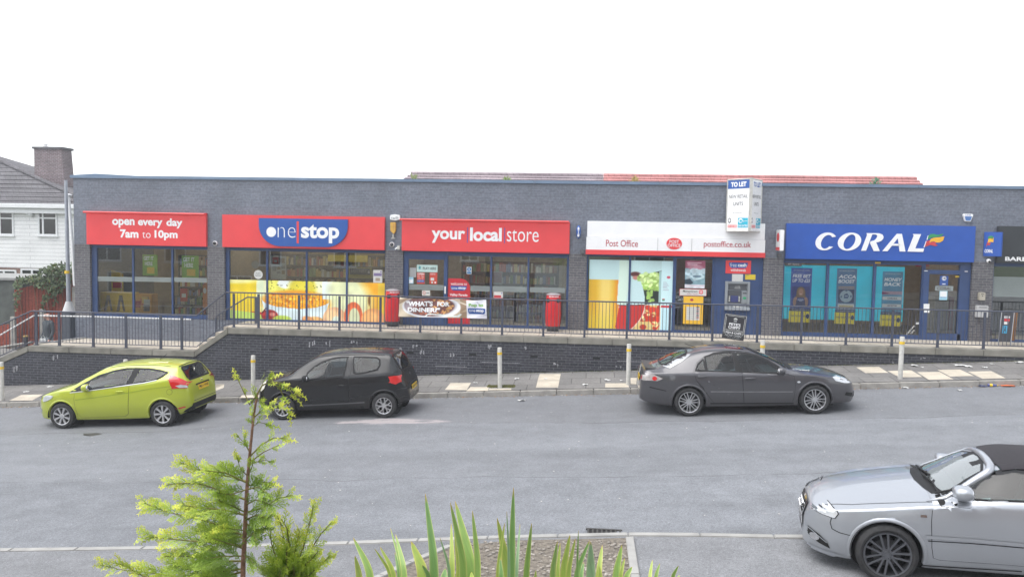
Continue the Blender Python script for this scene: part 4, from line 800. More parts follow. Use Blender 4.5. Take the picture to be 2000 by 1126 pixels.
for lab, q, mt in [('small cream metal box on the right brick pillar', (1912.3, 570.8, 1924.3, 586.2), pm('box_cream', (.42, .39, .32), .5)), ('larger grey letter box below the small cream box', (1907, 596.5, 1930, 619.5), pm('box_grey', (.48, .48, .48), .45))]:
    b = box2(*q, YF-.1); t_ = thing('letter_box', lab, 'letter box', ((b[0]+b[1])/2, YF, b[2])); MB().box(b[0], b[1], YF-.12, YF, b[2], b[3]).build('casing', mt, t_, bevel=.012)
    MB().box((b[0]+b[1])/2-.012, (b[0]+b[1])/2+.012, YF-.126, YF-.12, (b[2]+b[3])/2, (b[2]+b[3])/2+.024).build('lock', M_blk, t_); MB().box(b[0]+.05, b[1]-.05, YF-.126, YF-.12, b[3]-.055, b[3]-.04).build('slot', M_blk, t_)
t_ = thing('security_camera', 'small white camera under the blue projecting sign', 'camera', (FX(1931, 509), YF, FZ(509, 1931))); p = at(1931, 509, YF-.06); MB().sphere((p.x, YF-.06, p.z), .06, 14, 8).build('housing', M_wht, t_, smooth='all'); MB().sphere((p.x, YF-.1, p.z-.02), .035, 10, 8).build('lens_dome', M_blk, t_, smooth='all')
# ------------------------------------------------------------------ posters and stickers: separate sheets hung on or behind the glass
YO = YG-.012; FRO = face_frame(YO); YI = YG+.03; FRI = face_frame(YI)
def poster(lab, q, mat, name='poster', Y=YO, cat='poster', th=.004):
    b = box2(*q, Y); t_ = thing(name, lab, cat, ((b[0]+b[1])/2, Y, b[2])); MB().prism(rect(*b), -th, 0, face_frame(Y)).build('sheet', mat, t_); return t_, b
def sub(b, a0, a1, c0, c1): return (b[0]+(b[1]-b[0])*a0, b[0]+(b[1]-b[0])*a1, b[2]+(b[3]-b[2])*c0, b[2]+(b[3]-b[2])*c1)
M_paper = pm('paper', (.60, .60, .57), .7, 0, .05, 4); M_gpap = pm('grey_paper', (.33, .34, .34), .7, 0, .06, 4); M_mint = pm('mint_card', (.50, .66, .62), .5, 0, .05, 4); M_orr = pm('poster_red', (.55, .07, .04), .5, 0, .06, 6); M_sky = pm('pale_blue_card', (.35, .6, .72), .5)
t_, b = poster('pale mint play here card on the shop door glass', (814, 517, 854.5, 531), M_mint); txt('PLAY HERE', sub(b, .3, .93, .33, .68), FRO, M_blk, t_, .01); flat('emblem', [(b[0]+.09+.05*math.cos(a)*(1 if i % 2 else .5), b[2]+.13+.07*math.sin(a)*(1 if i % 2 else .5)) for i, a in enumerate(np.linspace(0, 2*math.pi, 11)[:-1])], FRO, pm('emblem_teal', (.05, .3, .32), .5), t_, 0, .003)
t_, b = poster('red opening hours poster below the play here card', (814.3, 532.3, 829.5, 554), M_orr); txt('OPEN', sub(b, .08, .92, .8, .97), FRO, M_wht, t_, .02); txt('6am - 10pm', sub(b, .1, .9, .58, .72), FRO, M_wht, t_, 0); txt('every day', sub(b, .15, .85, .42, .53), FRO, M_wht, t_, 0); flat('blue_box', rect(*sub(b, .04, .96, .14, .36)), FRO, M_blue, t_, 0, .002); txt('PayPoint', sub(b, .12, .88, .2, .31), FRO, M_wht, t_, 0)
t_, b = poster('red poster with small pictures beside the opening hours poster', (838.8, 532.3, 854, 554.3), M_orr); txt('UNDER 25?', sub(b, .08, .75, .82, .96), FRO, M_wht, t_, 0); flat('picture_patch', rect(*sub(b, .15, .6, .3, .55)), FRO, M_paper, t_, 0, .002); flat('picture_patch', rect(*sub(b, .25, .45, .06, .2)), FRO, M_mint, t_, 0, .002); flat('picture_patch', rect(*sub(b, .65, .85, .08, .2)), FRO, M_wht, t_, 0, .002)
poster('plain grey paper sheet at the left edge of the shop door', (800, 522.5, 812.8, 541), M_gpap); t_, b = poster('pale blue sticker low on the left edge of the shop door', (798.6, 540.3, 807.5, 553.5), M_sky); flat('white_patch', rect(*sub(b, .1, .9, .1, .6)), FRO, M_wht, t_, 0, .002)
t_, b = poster('white no smoking sign on the shop door', (824.3, 566.8, 840, 577), M_paper); flat('red_ring', el(sub(b, .08, .44, .2, .85)), FRO, M_orr, t_, 0, .002); flat('red_ring', el(sub(b, .14, .38, .3, .75)), FRO, M_paper, t_, .002, .003); flat('text_line', rect(*sub(b, .52, .9, .45, .6)), FRO, M_greyt, t_, 0, .002)
t_, b = poster('blue and white fire door notice on the window', (911.3, 521, 921, 534.8), M_paper); flat('blue_disc', el(sub(b, .1, .9, .38, .95)), FRO, pm('notice_blue', (.01, .16, .40), .5), t_, 0, .002); flat('white_figure', rect(*sub(b, .44, .56, .48, .85)), FRO, M_wht, t_, .002, .004); flat('blue_box', rect(*sub(b, .1, .9, .06, .32)), FRO, pm('notice_blue', (.01, .16, .40), .5), t_, 0, .002)
t_, b = poster('faded red text poster inside the middle window', (962.5, 530, 981, 556), pm('faded_paper', (.42, .40, .38), .7), Y=YI); flat('red_text', rect(*sub(b, .08, .92, .2, .93)), FRI, pm('faded_red_print', (.42, .15, .15), .6), t_, 0, .003); 
for i in range(8): flat('text_line', rect(*sub(b, .15, .85, .28+.08*i, .31+.08*i)), FRI, M_gpap, t_, .003, .005)
t_, b = poster('white and red loyalty card notice on the middle window', (964, 569.5, 982.3, 582), M_paper); flat('red_base', rect(*sub(b, .05, .8, .12, .45)), FRO, M_redv, t_, 0, .002); flat('red_base', rect(*sub(b, 0, 1, 0, .07)), FRO, M_redv, t_, 0, .002); flat('dot', el(sub(b, .8, .93, .7, .88)), FRO, M_blue, t_, 0, .002)
# second window
def disc(lab, q, body, mat, Y=YO):
    b = box2(*q, Y); t_ = thing('round_sticker', lab, 'sticker', ((b[0]+b[1])/2, Y, b[2])); MB().prism(el(b), -.003, 0, face_frame(Y)).build('disc', mat, t_)
    if body: txt(body, sub(b, .18, .82, .3, .72), face_frame(Y), M_greyt, t_, .01)
disc('white round play now sticker on the food picture window', (495.8, 527.2, 513, 544.6), 'PLAY\nNOW', M_paper); disc('faint round sticker above the play now sticker', (491, 508.3, 506, 524.3), None, M_gpap, YI)
t_, b = poster('large pale notice with a red square on the food picture window', (529, 499.8, 559.2, 545), M_paper, Y=YI); flat('red_square', rect(*sub(b, .1, .5, .66, .95)), FRI, M_orr, t_, 0, .002); flat('white_square', rect(*sub(b, .22, .4, .74, .82)), FRI, M_paper, t_, .002, .004)
for i, q in enumerate([(.55, .9, .70, .92), (.1, .35, .34, .58), (.42, .62, .42, .55), (.66, .92, .45, .58), (.7, .9, .22, .38), (.4, .62, .24, .34)]): flat('print_patch', rect(*sub(b, *q)), FRI, M_gpap if i % 2 else pm('print_brown', (.35, .28, .2), .7), t_, 0, .002)
t_, b = poster('white leaflet with purple band at the right end of the food picture window', (729, 527, 746.7, 551.8), M_paper); flat('purple_band', rect(*sub(b, .06, .94, .52, .76)), FRO, pm('purple_print', (.2, .16, .3), .6), t_, 0, .002); flat('picture_patch', rect(*sub(b, .25, .75, .14, .38)), FRO, pm('print_brown', (.35, .28, .2), .7), t_, 0, .002); flat('dot', el(sub(b, .75, .93, .8, .93)), FRO, pm('purple_print', (.2, .16, .3), .6), t_, 0, .002)
t_, b = poster('yellow edged lottery banner inside the food picture window', (681, 522, 725.5, 543), pm('lottery_yellow', (.42, .36, .06), .6), Y=YI); flat('dark_field', rect(*sub(b, .05, .95, .33, .93)), FRI, pm('lottery_dark', (.10, .11, .14), .6), t_, 0, .002); txt('LOTTERY', sub(b, .12, .8, .55, .85), FRI, M_gpap, t_, .01, lift=.005); flat('dot', el(sub(b, .84, .93, .45, .7)), FRI, M_paper, t_, .002, .004)
b = box2(640, 498, 718, 511, YF+2.9); t_ = thing('hanging_sign', 'yellow illuminated looking banner hanging deep inside the food picture window', 'sign', (b[0], YF+2.9, b[2])); MB().box(b[0], b[1], YF+2.9, YF+2.93, b[2], b[3]).build('panel', pm('hang_yellow', (.62, .48, .05), .5), t_); mb = MB(); mb.tube([(b[0]+.3, YF+2.91, b[3]), (b[0]+.3, YF+2.91, 2.8)], .006, 4).tube([(b[1]-.3, YF+2.91, b[3]), (b[1]-.3, YF+2.91, 2.8)], .006, 4).build('chain', M_bol, t_)
# green posters in the leftmost window
M_gp = pm('poster_green', (.20, .42, .05), .6, 0, .08, 4)
for lab, q in [('green and white poster near the centre of the leftmost window', (278.5, 497, 307.5, 538)), ('green and white poster at the right end of the leftmost window', (355, 499, 388, 543))]:
    t_, b = poster(lab, q, M_gp, Y=YF+.5); F5 = face_frame(YF+.5); txt('GET IT\nHERE', sub(b, .08, .75, .48, .92), F5, M_wht, t_, .03); flat('picture_patch', rect(*sub(b, .3, .8, .1, .4)), F5, M_yd, t_, 0, .003)
t_, b = poster('orange and red price card at the right end of the leftmost window', (396, 555, 405, 600), pm('price_orange', (.5, .16, .03), .6), Y=YF+.5); flat('white_disc', el(sub(b, .1, .8, .6, .85)), face_frame(YF+.5), M_paper, t_, 0, .003)
t_, b = poster('red price card standing low in the leftmost window', (352, 563, 366, 588), pm('price_red', (.45, .05, .04), .6), Y=YF+.55); flat('white_patch', rect(*sub(b, .2, .8, .3, .6)), face_frame(YF+.55), M_paper, t_, 0, .003)
t_ = thing('promotion_stand', 'cluttered orange promotion stand low in the middle of the leftmost window', 'display stand', (-13.6, YF+.7, 0)); b = box2(262, 574, 296, 611, YF+.7); mb = MB(); mb.box(b[0], b[1], YF+.7, YF+1.1, .05, b[3]); mb.build('stand', pm('stand_orange', (.55, .26, .03), .6), t_)
rs = random.Random(5)
for i, c in enumerate([(.45, .05, .04), (.1, .1, .13), (.6, .4, .1), (.3, .02, .03), (.5, .5, .46), (.05, .06, .08)]): a_ = rs.uniform(0, .6); c_ = rs.uniform(.05, .55); flat('picture_patch', rect(*sub(b, a_, a_+.35, c_, c_+.35)), face_frame(YF+.7), pm('patch_%s' % 'abcdef'[i], c, .6), t_, 0, .004+.002*i)
# post office: poster, money sign, yellow lottery board, cash machine and its signs
b = box2(1338, 508.8, 1377, 562.3, YO); t_ = thing('poster', 'tall pink and grey poster of banknotes behind the grille window', 'poster', (b[0], YO, b[2])); A = (b[1]-b[0])/(b[3]-b[2]); cv = Cv(50, 68, A, (.50, .63, .67))
cv.rect(0, A, .72, 1, (.62, .33, .42)); cv.ell(.55*A, .72, .35*A, .14, (.72, .52, .58), .4); cv.blobs(.1*A, .95*A, .35, .75, 16, .10, (.72, .80, .83), 3); cv.ell(.65*A, .42, .32*A, .10, (.75, .84, .86), .1); cv.ell(.6*A, .43, .22*A, .05, (.42, .52, .58), .2); cv.poly([(0, .3), (.25*A, .35), (.42*A, .2), (.3*A, .12), (0, .14)], (.2, .27, .32)); cv.rect(0, A, 0, .13, (.86, .86, .88)); cv.rect(0, A, .08, .1, (.75, .6, .7)); cv.rect(.1*A, .8*A, .9, .93, (.85, .7, .75)); cv.rect(.12*A, .6*A, .84, .88, (.88, .75, .8)); cv.rect(.12*A, .65*A, .78, .8, (.8, .6, .66)); cv.noise(8, .08, 3)
pic('sheet', cv, b, face_frame(YO), M_pic, t_)
t_, b = poster('white money transfer sign with red edge across the grille window', (1327, 564, 1380, 577.5), M_redv, 'sign_panel', YO-.012, 'sign', .01); F_ = face_frame(YO-.012); flat('white_face', rect(*sub(b, .015, .985, .05, .95)), F_, M_paper, t_, 0, .003); txt('MoneyGram.', sub(b, .12, .68, .42, .82), F_, M_blk, t_, .012, .2, lift=.005); txt('Money Transfer', sub(b, .28, .7, .12, .36), F_, M_dkr, t_, 0, .2, lift=.005); flat('red_disc', el(sub(b, .72, .87, .25, .9)), F_, M_red, t_, .003, .005); flat('white_cross', rect(*sub(b, .73, .86, .55, .6)), F_, M_wht, t_, .005, .007); flat('white_cross', rect(*sub(b, .785, .805, .3, .85)), F_, M_wht, t_, .005, .0071)
t_, b = poster('yellow lottery results board low on the grille window', (1334.5, 578.5, 1373, 632.3), pm('lottery_board', (.78, .46, .03), .45, 0, .04, 4), 'sign_panel', YO-.012, 'sign', .012); flat('white_list', rect(*sub(b, .16, .84, .14, .62)), F_, M_paper, t_, 0, .003); flat('red_badge', el(sub(b, .33, .5, .83, .92)), F_, M_dkr, t_, 0, .003)
for i in range(6): flat('list_line', rect(*sub(b, .16, .84, .2+.075*i, .207+.075*i)), F_, M_greyt, t_, .003, .005); flat('list_mark', rect(*sub(b, .66, .8, .225+.075*i, .255+.075*i)), F_, M_blk if i % 2 else M_dkr, t_, .003, .005)
YB = YG-.06; FB = face_frame(YB)
t_, b = poster('red free cash withdrawals sign on the blue panel', (1417.3, 508.3, 1466.7, 534), M_red, 'sign_panel', YB-.012, 'sign', .01); F_ = face_frame(YB-.012); q = sub(b, .13, .87, .42, .84)
flat('blue_badge', cw(badge(*q, .8, .7)), F_, M_blue, t_, 0, .003); txt('free', sub(b, .18, .43, .5, .8), F_, M_wht, t_, -.005, lift=.005); txt('cash', sub(b, .48, .82, .52, .79), F_, M_wht, t_, .03, lift=.005); txt('withdrawals', sub(b, .2, .8, .16, .38), F_, M_wht, t_, .01)
poster('blank white paper above the cash machine', (1429.7, 535, 1451, 549.3), M_paper, Y=YB-.006); t_, b = poster('small yellow notice to the right above the cash machine', (1455.5, 535.7, 1475.5, 545.8), pm('notice_yellow', (.68, .52, .03), .5), Y=YB-.006); flat('text_line', rect(*sub(b, .08, .4, .78, .9)), face_frame(YB-.006), M_ind, t_, 0, .002)
b = box2(1416, 549.5, 1464.5, 605, YB-.06); x0, x1, z0, z1 = b; atm = thing('cash_machine', 'grey cash machine set into the blue panel', 'cash machine', ((x0+x1)/2, YB, z0)); M_atm = pm('atm_grey', (.27, .29, .31), .4, .2, .08, 6); M_atmd = pm('atm_dark', (.07, .075, .085), .4, 0, .08, 6)
w_, h = x1-x0, z1-z0; mb = MB(); mb.box(x0, x0+.1*w_, YB-.07, YB, z0+.12*h, z1).box(x1-.1*w_, x1, YB-.07, YB, z0+.12*h, z1).box(x0+.1*w_, x1-.1*w_, YB-.07, YB, z1-.08*h, z1).box(x0+.1*w_, x1-.1*w_, YB-.012, YB, z0+.12*h, z1-.08*h); mb.build('surround', M_atm, atm, bevel=.008); Fa = face_frame(YB-.012)
flat('header_panel', rect(x0+.14*w_, x1-.14*w_, z0+.71*h, z0+.89*h), Fa, M_atmd, atm, 0, .02); txt('£ IN FREE\nwithdrawals', (x0+.38*w_, x0+.62*w_, z0+.75*h, z0+.84*h), Fa, M_paper, atm, 0, lift=.022); flat('fascia', rect(x0+.12*w_, x0+.66*w_, z0+.24*h, z0+.68*h), Fa, M_atmd, atm, 0, .015); flat('screen', rect(x0+.24*w_, x0+.54*w_, z0+.27*h, z0+.50*h), Fa, pm('atm_screen', (.05, .06, .16), .2), atm, .015, .02); flat('card_panel', rect(x0+.68*w_, x0+.9*w_, z0+.25*h, z0+.66*h), Fa, M_atm, atm, 0, .03); flat('card_slot', rect(x0+.72*w_, x0+.87*w_, z0+.57*h, z0+.62*h), Fa, M_atmd, atm, .03, .034); flat('green_slot', el((x0+.73*w_, x0+.86*w_, z0+.38*h, z0+.47*h)), Fa, pm('atm_green', (.03, .32, .14), .4), atm, .03, .038)
for s_ in (.16, .56): 
    for i in range(4): flat('side_key', rect(x0+s_*w_, x0+(s_+.05)*w_, z0+(.30+.05*i)*h, z0+(.33+.05*i)*h), Fa, M_paper, atm, .015, .022)
mb = MB(); mb.hexa([(x0, YB-.16, z0), (x1, YB-.16, z0), (x1, YB, z0-.02), (x0, YB, z0-.02), (x0, YB-.15, z0+.07*h), (x1, YB-.15, z0+.07*h), (x1, YB-.02, z0+.13*h), (x0, YB-.02, z0+.13*h)]); mb.build('keypad_shelf', M_atm, atm, bevel=.008); mb = MB()
for i in range(4):
    for j in range(3): mb.box(x0+(.36+.07*i)*w_, x0+(.41+.07*i)*w_, YB-.13+.035*j, YB-.105+.035*j, z0+.09*h+.012*j, z0+.105*h+.012*j)
mb.build('keypad', M_paper, atm)
# betting shop posters on the turquoise boards
YQ = YG+.048; FQ = face_frame(YQ); M_by = pm('bet_yellow', (.75, .62, .02), .5, 0, .05, 4)
M_bp = pm('bet_blue', (.06, .11, .38), .5, 0, .15, 3); M_bs = pm('bet_steel', (.10, .20, .34), .5, 0, .2, 3); M_bd = pm('bet_dark', (.02, .035, .10), .5)
def betposter(lab, q, mat, l1, l2, l0='BET MORE @ CORAL'):
    t_, b = poster(lab, q, mat, Y=YQ, th=.004); txt(l0, sub(b, .12, .88, .945, .965), FQ, M_paper, t_, .01, .2); txt(l1, sub(b, *(l1 and (.08, .95, .82, .885))), FQ, M_wht, t_, .03, .2); txt(l2, sub(b, .08, .92, .735, .80), FQ, M_wht, t_, .03, .2)
    flat('dark_band', rect(*sub(b, -.02, 1, .205, .26)), FQ, M_bd, t_, 0, .002); txt('18+ begambleaware', sub(b, .06, .9, .22, .245), FQ, M_paper, t_, 0); flat('yellow_base', rect(*sub(b, -.04, .98, 0, .205)), FQ, M_by, t_, 0, .004); txt('WHEN THE FUN STOPS', sub(b, .04, .75, .1, .135), FQ, M_bd, t_, .01, lift=.006); flat('dark_disc', el(sub(b, .78, .94, .07, .16)), FQ, M_bd, t_, .004, .006); return t_, b
t_, b = betposter('dark blue free bet poster with a blonde woman, leftmost on the turquoise boards', (1543.5, 523, 1584.5, 629), M_bp, 'FREE BET', 'UP TO £25')
bb = sub(b, .08, .92, .28, .66); A = (bb[1]-bb[0])/(bb[3]-bb[2]); cv = Cv(44, 52, A, (.20, .27, .52)); cv.ell(.5*A, .70, .25*A, .29, (.55, .45, .33), .2); cv.ell(.5*A, .45, .30*A, .25, (.52, .42, .32), .3); cv.ell(.5*A, .73, .14*A, .17, (.72, .56, .47), .15); cv.rect(.43*A, .57*A, .62, .65, (.85, .75, .7)); cv.ell(.5*A, .05, .33*A, .38, (.16, .20, .36), .1); cv.ell(.16*A, .25, .09*A, .2, (.62, .48, .40), .2); cv.ell(.84*A, .25, .09*A, .2, (.62, .48, .40), .2); cv.ell(.22*A, .42, .10*A, .07, (.68, .53, .45), .2); cv.ell(.78*A, .42, .10*A, .07, (.68, .53, .45), .2); cv.rect(.28*A, .72*A, .28, .46, (.18, .24, .48)); cv.rect(.33*A, .67*A, .34, .39, (.75, .77, .82)); cv.rect(.4*A, .6*A, .29, .31, (.75, .77, .82)); pic('woman_picture', cv, bb, FQ, M_pic, t_, .002)
t_, b = betposter('steel blue acca boost poster with a football, middle of the turquoise boards', (1633, 524, 1672, 632), M_bs, 'ACCA', 'BOOST'); flat('orange_line', rect(*sub(b, .1, .9, .665, .672)), FQ, M_fy, t_, 0, .002); flat('orange_line', rect(*sub(b, .1, .9, .635, .642)), FQ, M_fy, t_, 0, .0021)
bb = sub(b, .1, .9, .38, .62); A = (bb[1]-bb[0])/(bb[3]-bb[2]); cv = Cv(40, 34, A, (.16, .24, .38)); cv.ell(.5*A, .5, .40*A, .46, (.62, .70, .74), .06); cv.poly([(.36*A, .62), (.55*A, .72), (.68*A, .55), (.6*A, .33), (.38*A, .36)], (.18, .30, .46)); cv.rect(.42*A, .6*A, .46, .56, (.6, .68, .74)); cv.ell(.2*A, .45, .05*A, .08, (.3, .4, .5), .2); cv.ell(.5*A, .9, .08*A, .05, (.3, .4, .5), .2); cv.ell(.8*A, .5, .05*A, .09, (.3, .4, .5), .2); pic('football_picture', cv, bb, FQ, M_pic, t_, .002)
flat('cream_box', rect(*sub(b, .1, .92, .27, .36)), FQ, M_paper, t_, 0, .002); flat('gold_line', rect(*sub(b, .16, .86, .295, .33)), FQ, pm('gold_print', (.45, .36, .12), .5), t_, .002, .004)
t_, b = betposter('teal money back poster with two white name boxes, rightmost on the turquoise boards', (1722, 530, 1762, 636.5), pm('bet_teal', (.08, .25, .38), .5, 0, .2, 3), 'MONEY', 'BACK'); flat('pink_band', rect(*sub(b, 0, 1, .58, .64)), FQ, pm('pink_print', (.4, .28, .34), .6), t_, 0, .002); flat('purple_flash', [(b[0]+.0, b[2]+.58*(b[3]-b[2])), (b[0]+.4*(b[1]-b[0]), b[2]+.6*(b[3]-b[2])), (b[0], b[2]+.63*(b[3]-b[2]))], FQ, pm('purple_flash', (.2, .03, .12), .5), t_, .002, .004)
for c0, wd in ((.48, 'CHELSEA'), (.345, 'LEICESTER')): flat('white_box', rect(*sub(b, .04, .96, c0, c0+.06)), FQ, M_paper, t_, 0, .002); txt(wd, sub(b, .28, .76, c0+.015, c0+.045), FQ, M_bd, t_, .02, lift=.004)
flat('white_side', rect(*sub(b, .98, 1.02, .4, .85)), FQ, M_sky, t_, 0, .003)
t_, b = poster('white name lettering strip along the top left of the betting shop window', (1533, 513, 1566, 519), M_ind, 'window_sticker', YO, 'sticker'); txt('BT Sport', sub(b, .2, .85, .2, .8), FRO, M_paper, t_, .0)
t_, b = poster('white slanted handwriting sticker low beside the betting shop door', (1789, 629, 1796, 633), M_paper, 'window_sticker', YO, 'sticker')
t_ = thing('window_sticker', 'tilted white slogan lettering near the foot of the betting shop window', 'sticker', at(1784, 648, YO)); p0, p1 = at(1776, 657, YO), at(1791, 640, YO); U = (p1-p0); U.y = 0; L_ = U.length; U.normalize(); V = Vector((-U.z, 0, U.x)); txt('place bets\nhere', (0, L_, 0, .14), (Vector((p0.x, YO, p0.z)), U, V), M_paper, t_, .02)
YD = YG-.014; FD = face_frame(YD)
t_, b = poster('blue over eighteens notice on the betting shop door', (1835.5, 538, 1852, 557), pm('door_blue', (.03, .09, .32), .5), 'window_sticker', YD, 'sticker'); flat('white_disc', el(sub(b, .24, .76, .5, .95)), FD, M_wht, t_, 0, .002); txt('18', sub(b, .33, .67, .6, .85), FD, M_blk, t_, .02, lift=.004); flat('text_line', rect(*sub(b, .3, .7, .1, .18)), FD, M_wht, t_, 0, .002)
t_, b = poster('grey frosted name sticker across the betting shop door', (1826.5, 558, 1861.5, 567.5), pm('door_frost', (.26, .3, .3), .6), 'window_sticker', YD, 'sticker'); txt('CORAL', sub(b, .1, .9, .2, .8), FD, M_ind, t_, .02, .2)
t_, b = poster('pale blue opening times card on the betting shop door', (1834.7, 567.8, 1850.2, 585.5), M_sky, 'window_sticker', YD, 'sticker'); flat('white_list', rect(*sub(b, .08, .92, .35, .95)), FD, M_wht, t_, 0, .002); flat('text_line', rect(*sub(b, .15, .85, .26, .3)), FD, M_blue, t_, 0, .002)
b = box2(1866, 538.5, 1877.5, 541.5, YD); flat('yellow_label', rect(*b), FD, M_yd, D5, 0, .002)
b = box2(1709, 511.5, 1720, 514.5, YD-.03); flat('yellow_label', rect(*b), face_frame(YD-.035), M_yd, W5, 0, .002)
# ================================================================== THINGS ON THE TERRACE
M_bin = pm('bin_red', (.58, .012, .018), .32, 0, .06, 3, coat=.3); M_binb = pm('bin_base', (.045, .045, .05), .6)
def make_bin():
    t_ = thing('litter_bin', 'b', 'bin', (0, 0, 0), 'red litter bins on the terrace')
    n = 16; mb = MB(); prof = [(.205, .14), (.213, .16), (.23, .5), (.205, 1.0), (.195, 1.06)]
    b0 = len(mb.v); k = n*4
    for r, h in prof:
        for i in range(k): a = 2*math.pi*i/k; q = r*(1-.02*(1 if i % 4 == 0 else 0)); mb.v.append((q*math.cos(a), q*math.sin(a), h))
    for j in range(len(prof)-1):
        for i in range(k): mb.f.append((b0+j*k+i, b0+j*k+(i+1) % k, b0+(j+1)*k+(i+1) % k, b0+(j+1)*k+i)); mb.mi.append(0)
    mb.build('body', M_bin, t_, smooth=True)
    MB().lathe([(.0, 0), (.17, 0), (.175, .06), (.212, .075), (.217, .14), (.2, .15)], n=32).build('base', M_binb, t_, smooth=True)
    MB().lathe([(.2, 1.055), (.215, 1.06), (.2, 1.075), (.12, 1.105), (0, 1.115)], n=32).build('lid', pm('bin_lid', (.30, .27, .28), .5), t_, smooth=True)
    for a in (-2.35, -.8):
        mb = MB(); 
        for s_ in range(4):
            a_, c_ = a-.28+.14*s_, a-.28+.14*(s_+1); mb.add([(.222*math.cos(a_), .222*math.sin(a_), .84), (.222*math.cos(c_), .222*math.sin(c_), .84), (.214*math.cos(c_), .214*math.sin(c_), .955), (.214*math.cos(a_), .214*math.sin(a_), .955)], [(0, 1, 2, 3)])
        mb.build('opening', M_black, t_)
    mb = MB()
    for i in range(7):
        a = -2.2+.22*i; mb.add([(.2065*math.cos(q), .2065*math.sin(q), z_) for q, z_ in ((a, 1.0), (a+.14, 1.0), (a+.14, 1.03), (a, 1.03))], [(0, 1, 2, 3)])
    mb.build('white_lettering', M_wht, t_); return t_
b0 = make_bin(); b0['label'] = 'red ribbed litter bin left of the dinner banner'; p = onplane(766.5, 636, lambda X, Y: 0.); b0.location = (p.x, p.y, 0); b0.rotation_euler.z = .45
b1 = copy_tree(b0); b1['label'] = 'red ribbed litter bin right of the dinner banner near the pillar'; p = onplane(1079.5, 645.5, lambda X, Y: 0.); b1.location = (p.x, p.y, 0); b1.rotation_euler.z = 0
# banner tied to the railing
M_ban = attrmat('banner_print', .45)
YBn = YR-.045; bx = box2(779, 585, 951, 620.5, YBn)
c00, c10, c01, c11 = at(778.5, 618, YBn), at(951, 622, YBn), at(781, 580.5, YBn), at(949.5, 585, YBn)
bn = thing('banner', 'printed dinner banner tied to the railing between the red bins', 'banner', (c00.x, YR, c00.z)); A = 4.6; cv = Cv(260, 62, A, (.80, .72, .62))
cv.noise(2, .08, 1); cv.ell(.04*A, .5, .10*A, .8, (.86, .80, .70), .4); cv.poly([(0, .9), (.08*A, 1), (.12*A, 1), (0, .65)], (.64, .54, .44)); cv.rect(.70*A, .78*A, 0, 1, (.62, .52, .42)); cv.poly([(.68*A, .9), (.78*A, .75), (.78*A, .68), (.66*A, .85)], (.85, .80, .72)); cv.poly([(.7*A, .3), (.78*A, .5), (.78*A, .35)], (.75, .66, .55))
cv.ell(.37*A, .56, .335*A, .62, (.93, .93, .94), .05); cv.ell(.36*A, .60, .30*A, .58, (.80, .79, .80), .1); msk = ((((cv.u/A-.35)/.285)**2+((cv.v-.62)/.55)**2) < 1)*1.
cv.ell(.35*A, .62, .285*A, .55, (.45, .30, .29), .08); cv.blobs(.08*A, .6*A, .1, 1, 130, .07, (.50, .30, .26), 2, msk); cv.blobs(.08*A, .6*A, .1, 1, 60, .05, (.33, .20, .2), 3, msk); cv.blobs(.35*A, .62*A, .2, .98, 40, .06, (.82, .62, .38), 4, msk); cv.blobs(.15*A, .5*A, .05, .4, 40, .05, (.74, .45, .34), 5, msk); cv.ell(.11*A, .62, .05*A, .3, (.62, .56, .58), .5)
cv.poly([(.29*A, .05), (.34*A, .22), (.52*A, .17), (.66*A, .12), (.70*A, .22), (.72*A, .2), (.68*A, .03), (.58*A, .06), (.42*A, .13), (.33*A, .14), (.32*A, .04)], (.88, .90, .88)); cv.rect(.775*A, A, 0, 1, (.92, .92, .95)); cv.poly([(.79*A, 1), (.88*A, .92), (.95*A, .62), (.90*A, .9)], (.74, .73, .8)); cv.poly([(.88*A, .1), (A, .22), (A, .16)], (.78, .77, .85))
g = bx; o = pic('cloth', cv, (0, 1, 0, 1), (Vector((0, YBn, 0)), XA, ZA), M_ban, None)
def bwarp(u, v):
    p = c00*(1-u)*(1-v)+c10*u*(1-v)+c01*(1-u)*v+c11*u*v; sag = -.03*math.sin(math.pi*(u*3 % 1))*v**3
    return Vector((p.x, YBn-.02*math.sin(7*u+2*v)*(1-abs(2*v-1)*.4)-.012*math.sin(23*u-6*v), p.z+sag))
for vtx in o.data.vertices: vtx.co = bwarp(vtx.co.x, vtx.co.z)-Vector(bn.location)
o.parent = bn; sol = o.modifiers.new('thickness', 'SOLIDIFY'); sol.thickness = .002
for f_ in o.data.polygons: f_.use_smooth = True
def bword(s_, u0, u1, v0, v1, mat, bold, shear=0.):
    v, f = text_verts(s_, bold, shear); xs = [p[0] for p in v]; ys = [p[1] for p in v]; P = []
    for a, b_ in v: u_ = u0+(u1-u0)*(a-min(xs))/(max(xs)-min(xs)); w_ = v0+(v1-v0)*(b_-min(ys))/(max(ys)-min(ys)); P.append(bwarp(u_, w_)-Vector((0, .008, 0)))
    MB().add(P, f).build('lettering', mat, bn, weld=False)
bword('"WHAT\'S', .08, .385, .58, .86, M_wht, .05); bword('FOR', .435, .58, .60, .86, M_wht, .05); bword('DINNER?"', .10, .47, .27, .52, M_wht, .05)
bword('Pop to', .80, .965, .58, .82, pm('leaf_green', (.2, .45, .05), .5), .03)
pts = badge(.79, .985, .24, .54, .6, .09); P = [bwarp(a, b_)-Vector((0, .012, 0)) for a, b_ in cw(pts)]; MB().add(P, [tuple(range(len(P)))]).build('blue_badge', M_blue, bn, weld=False)
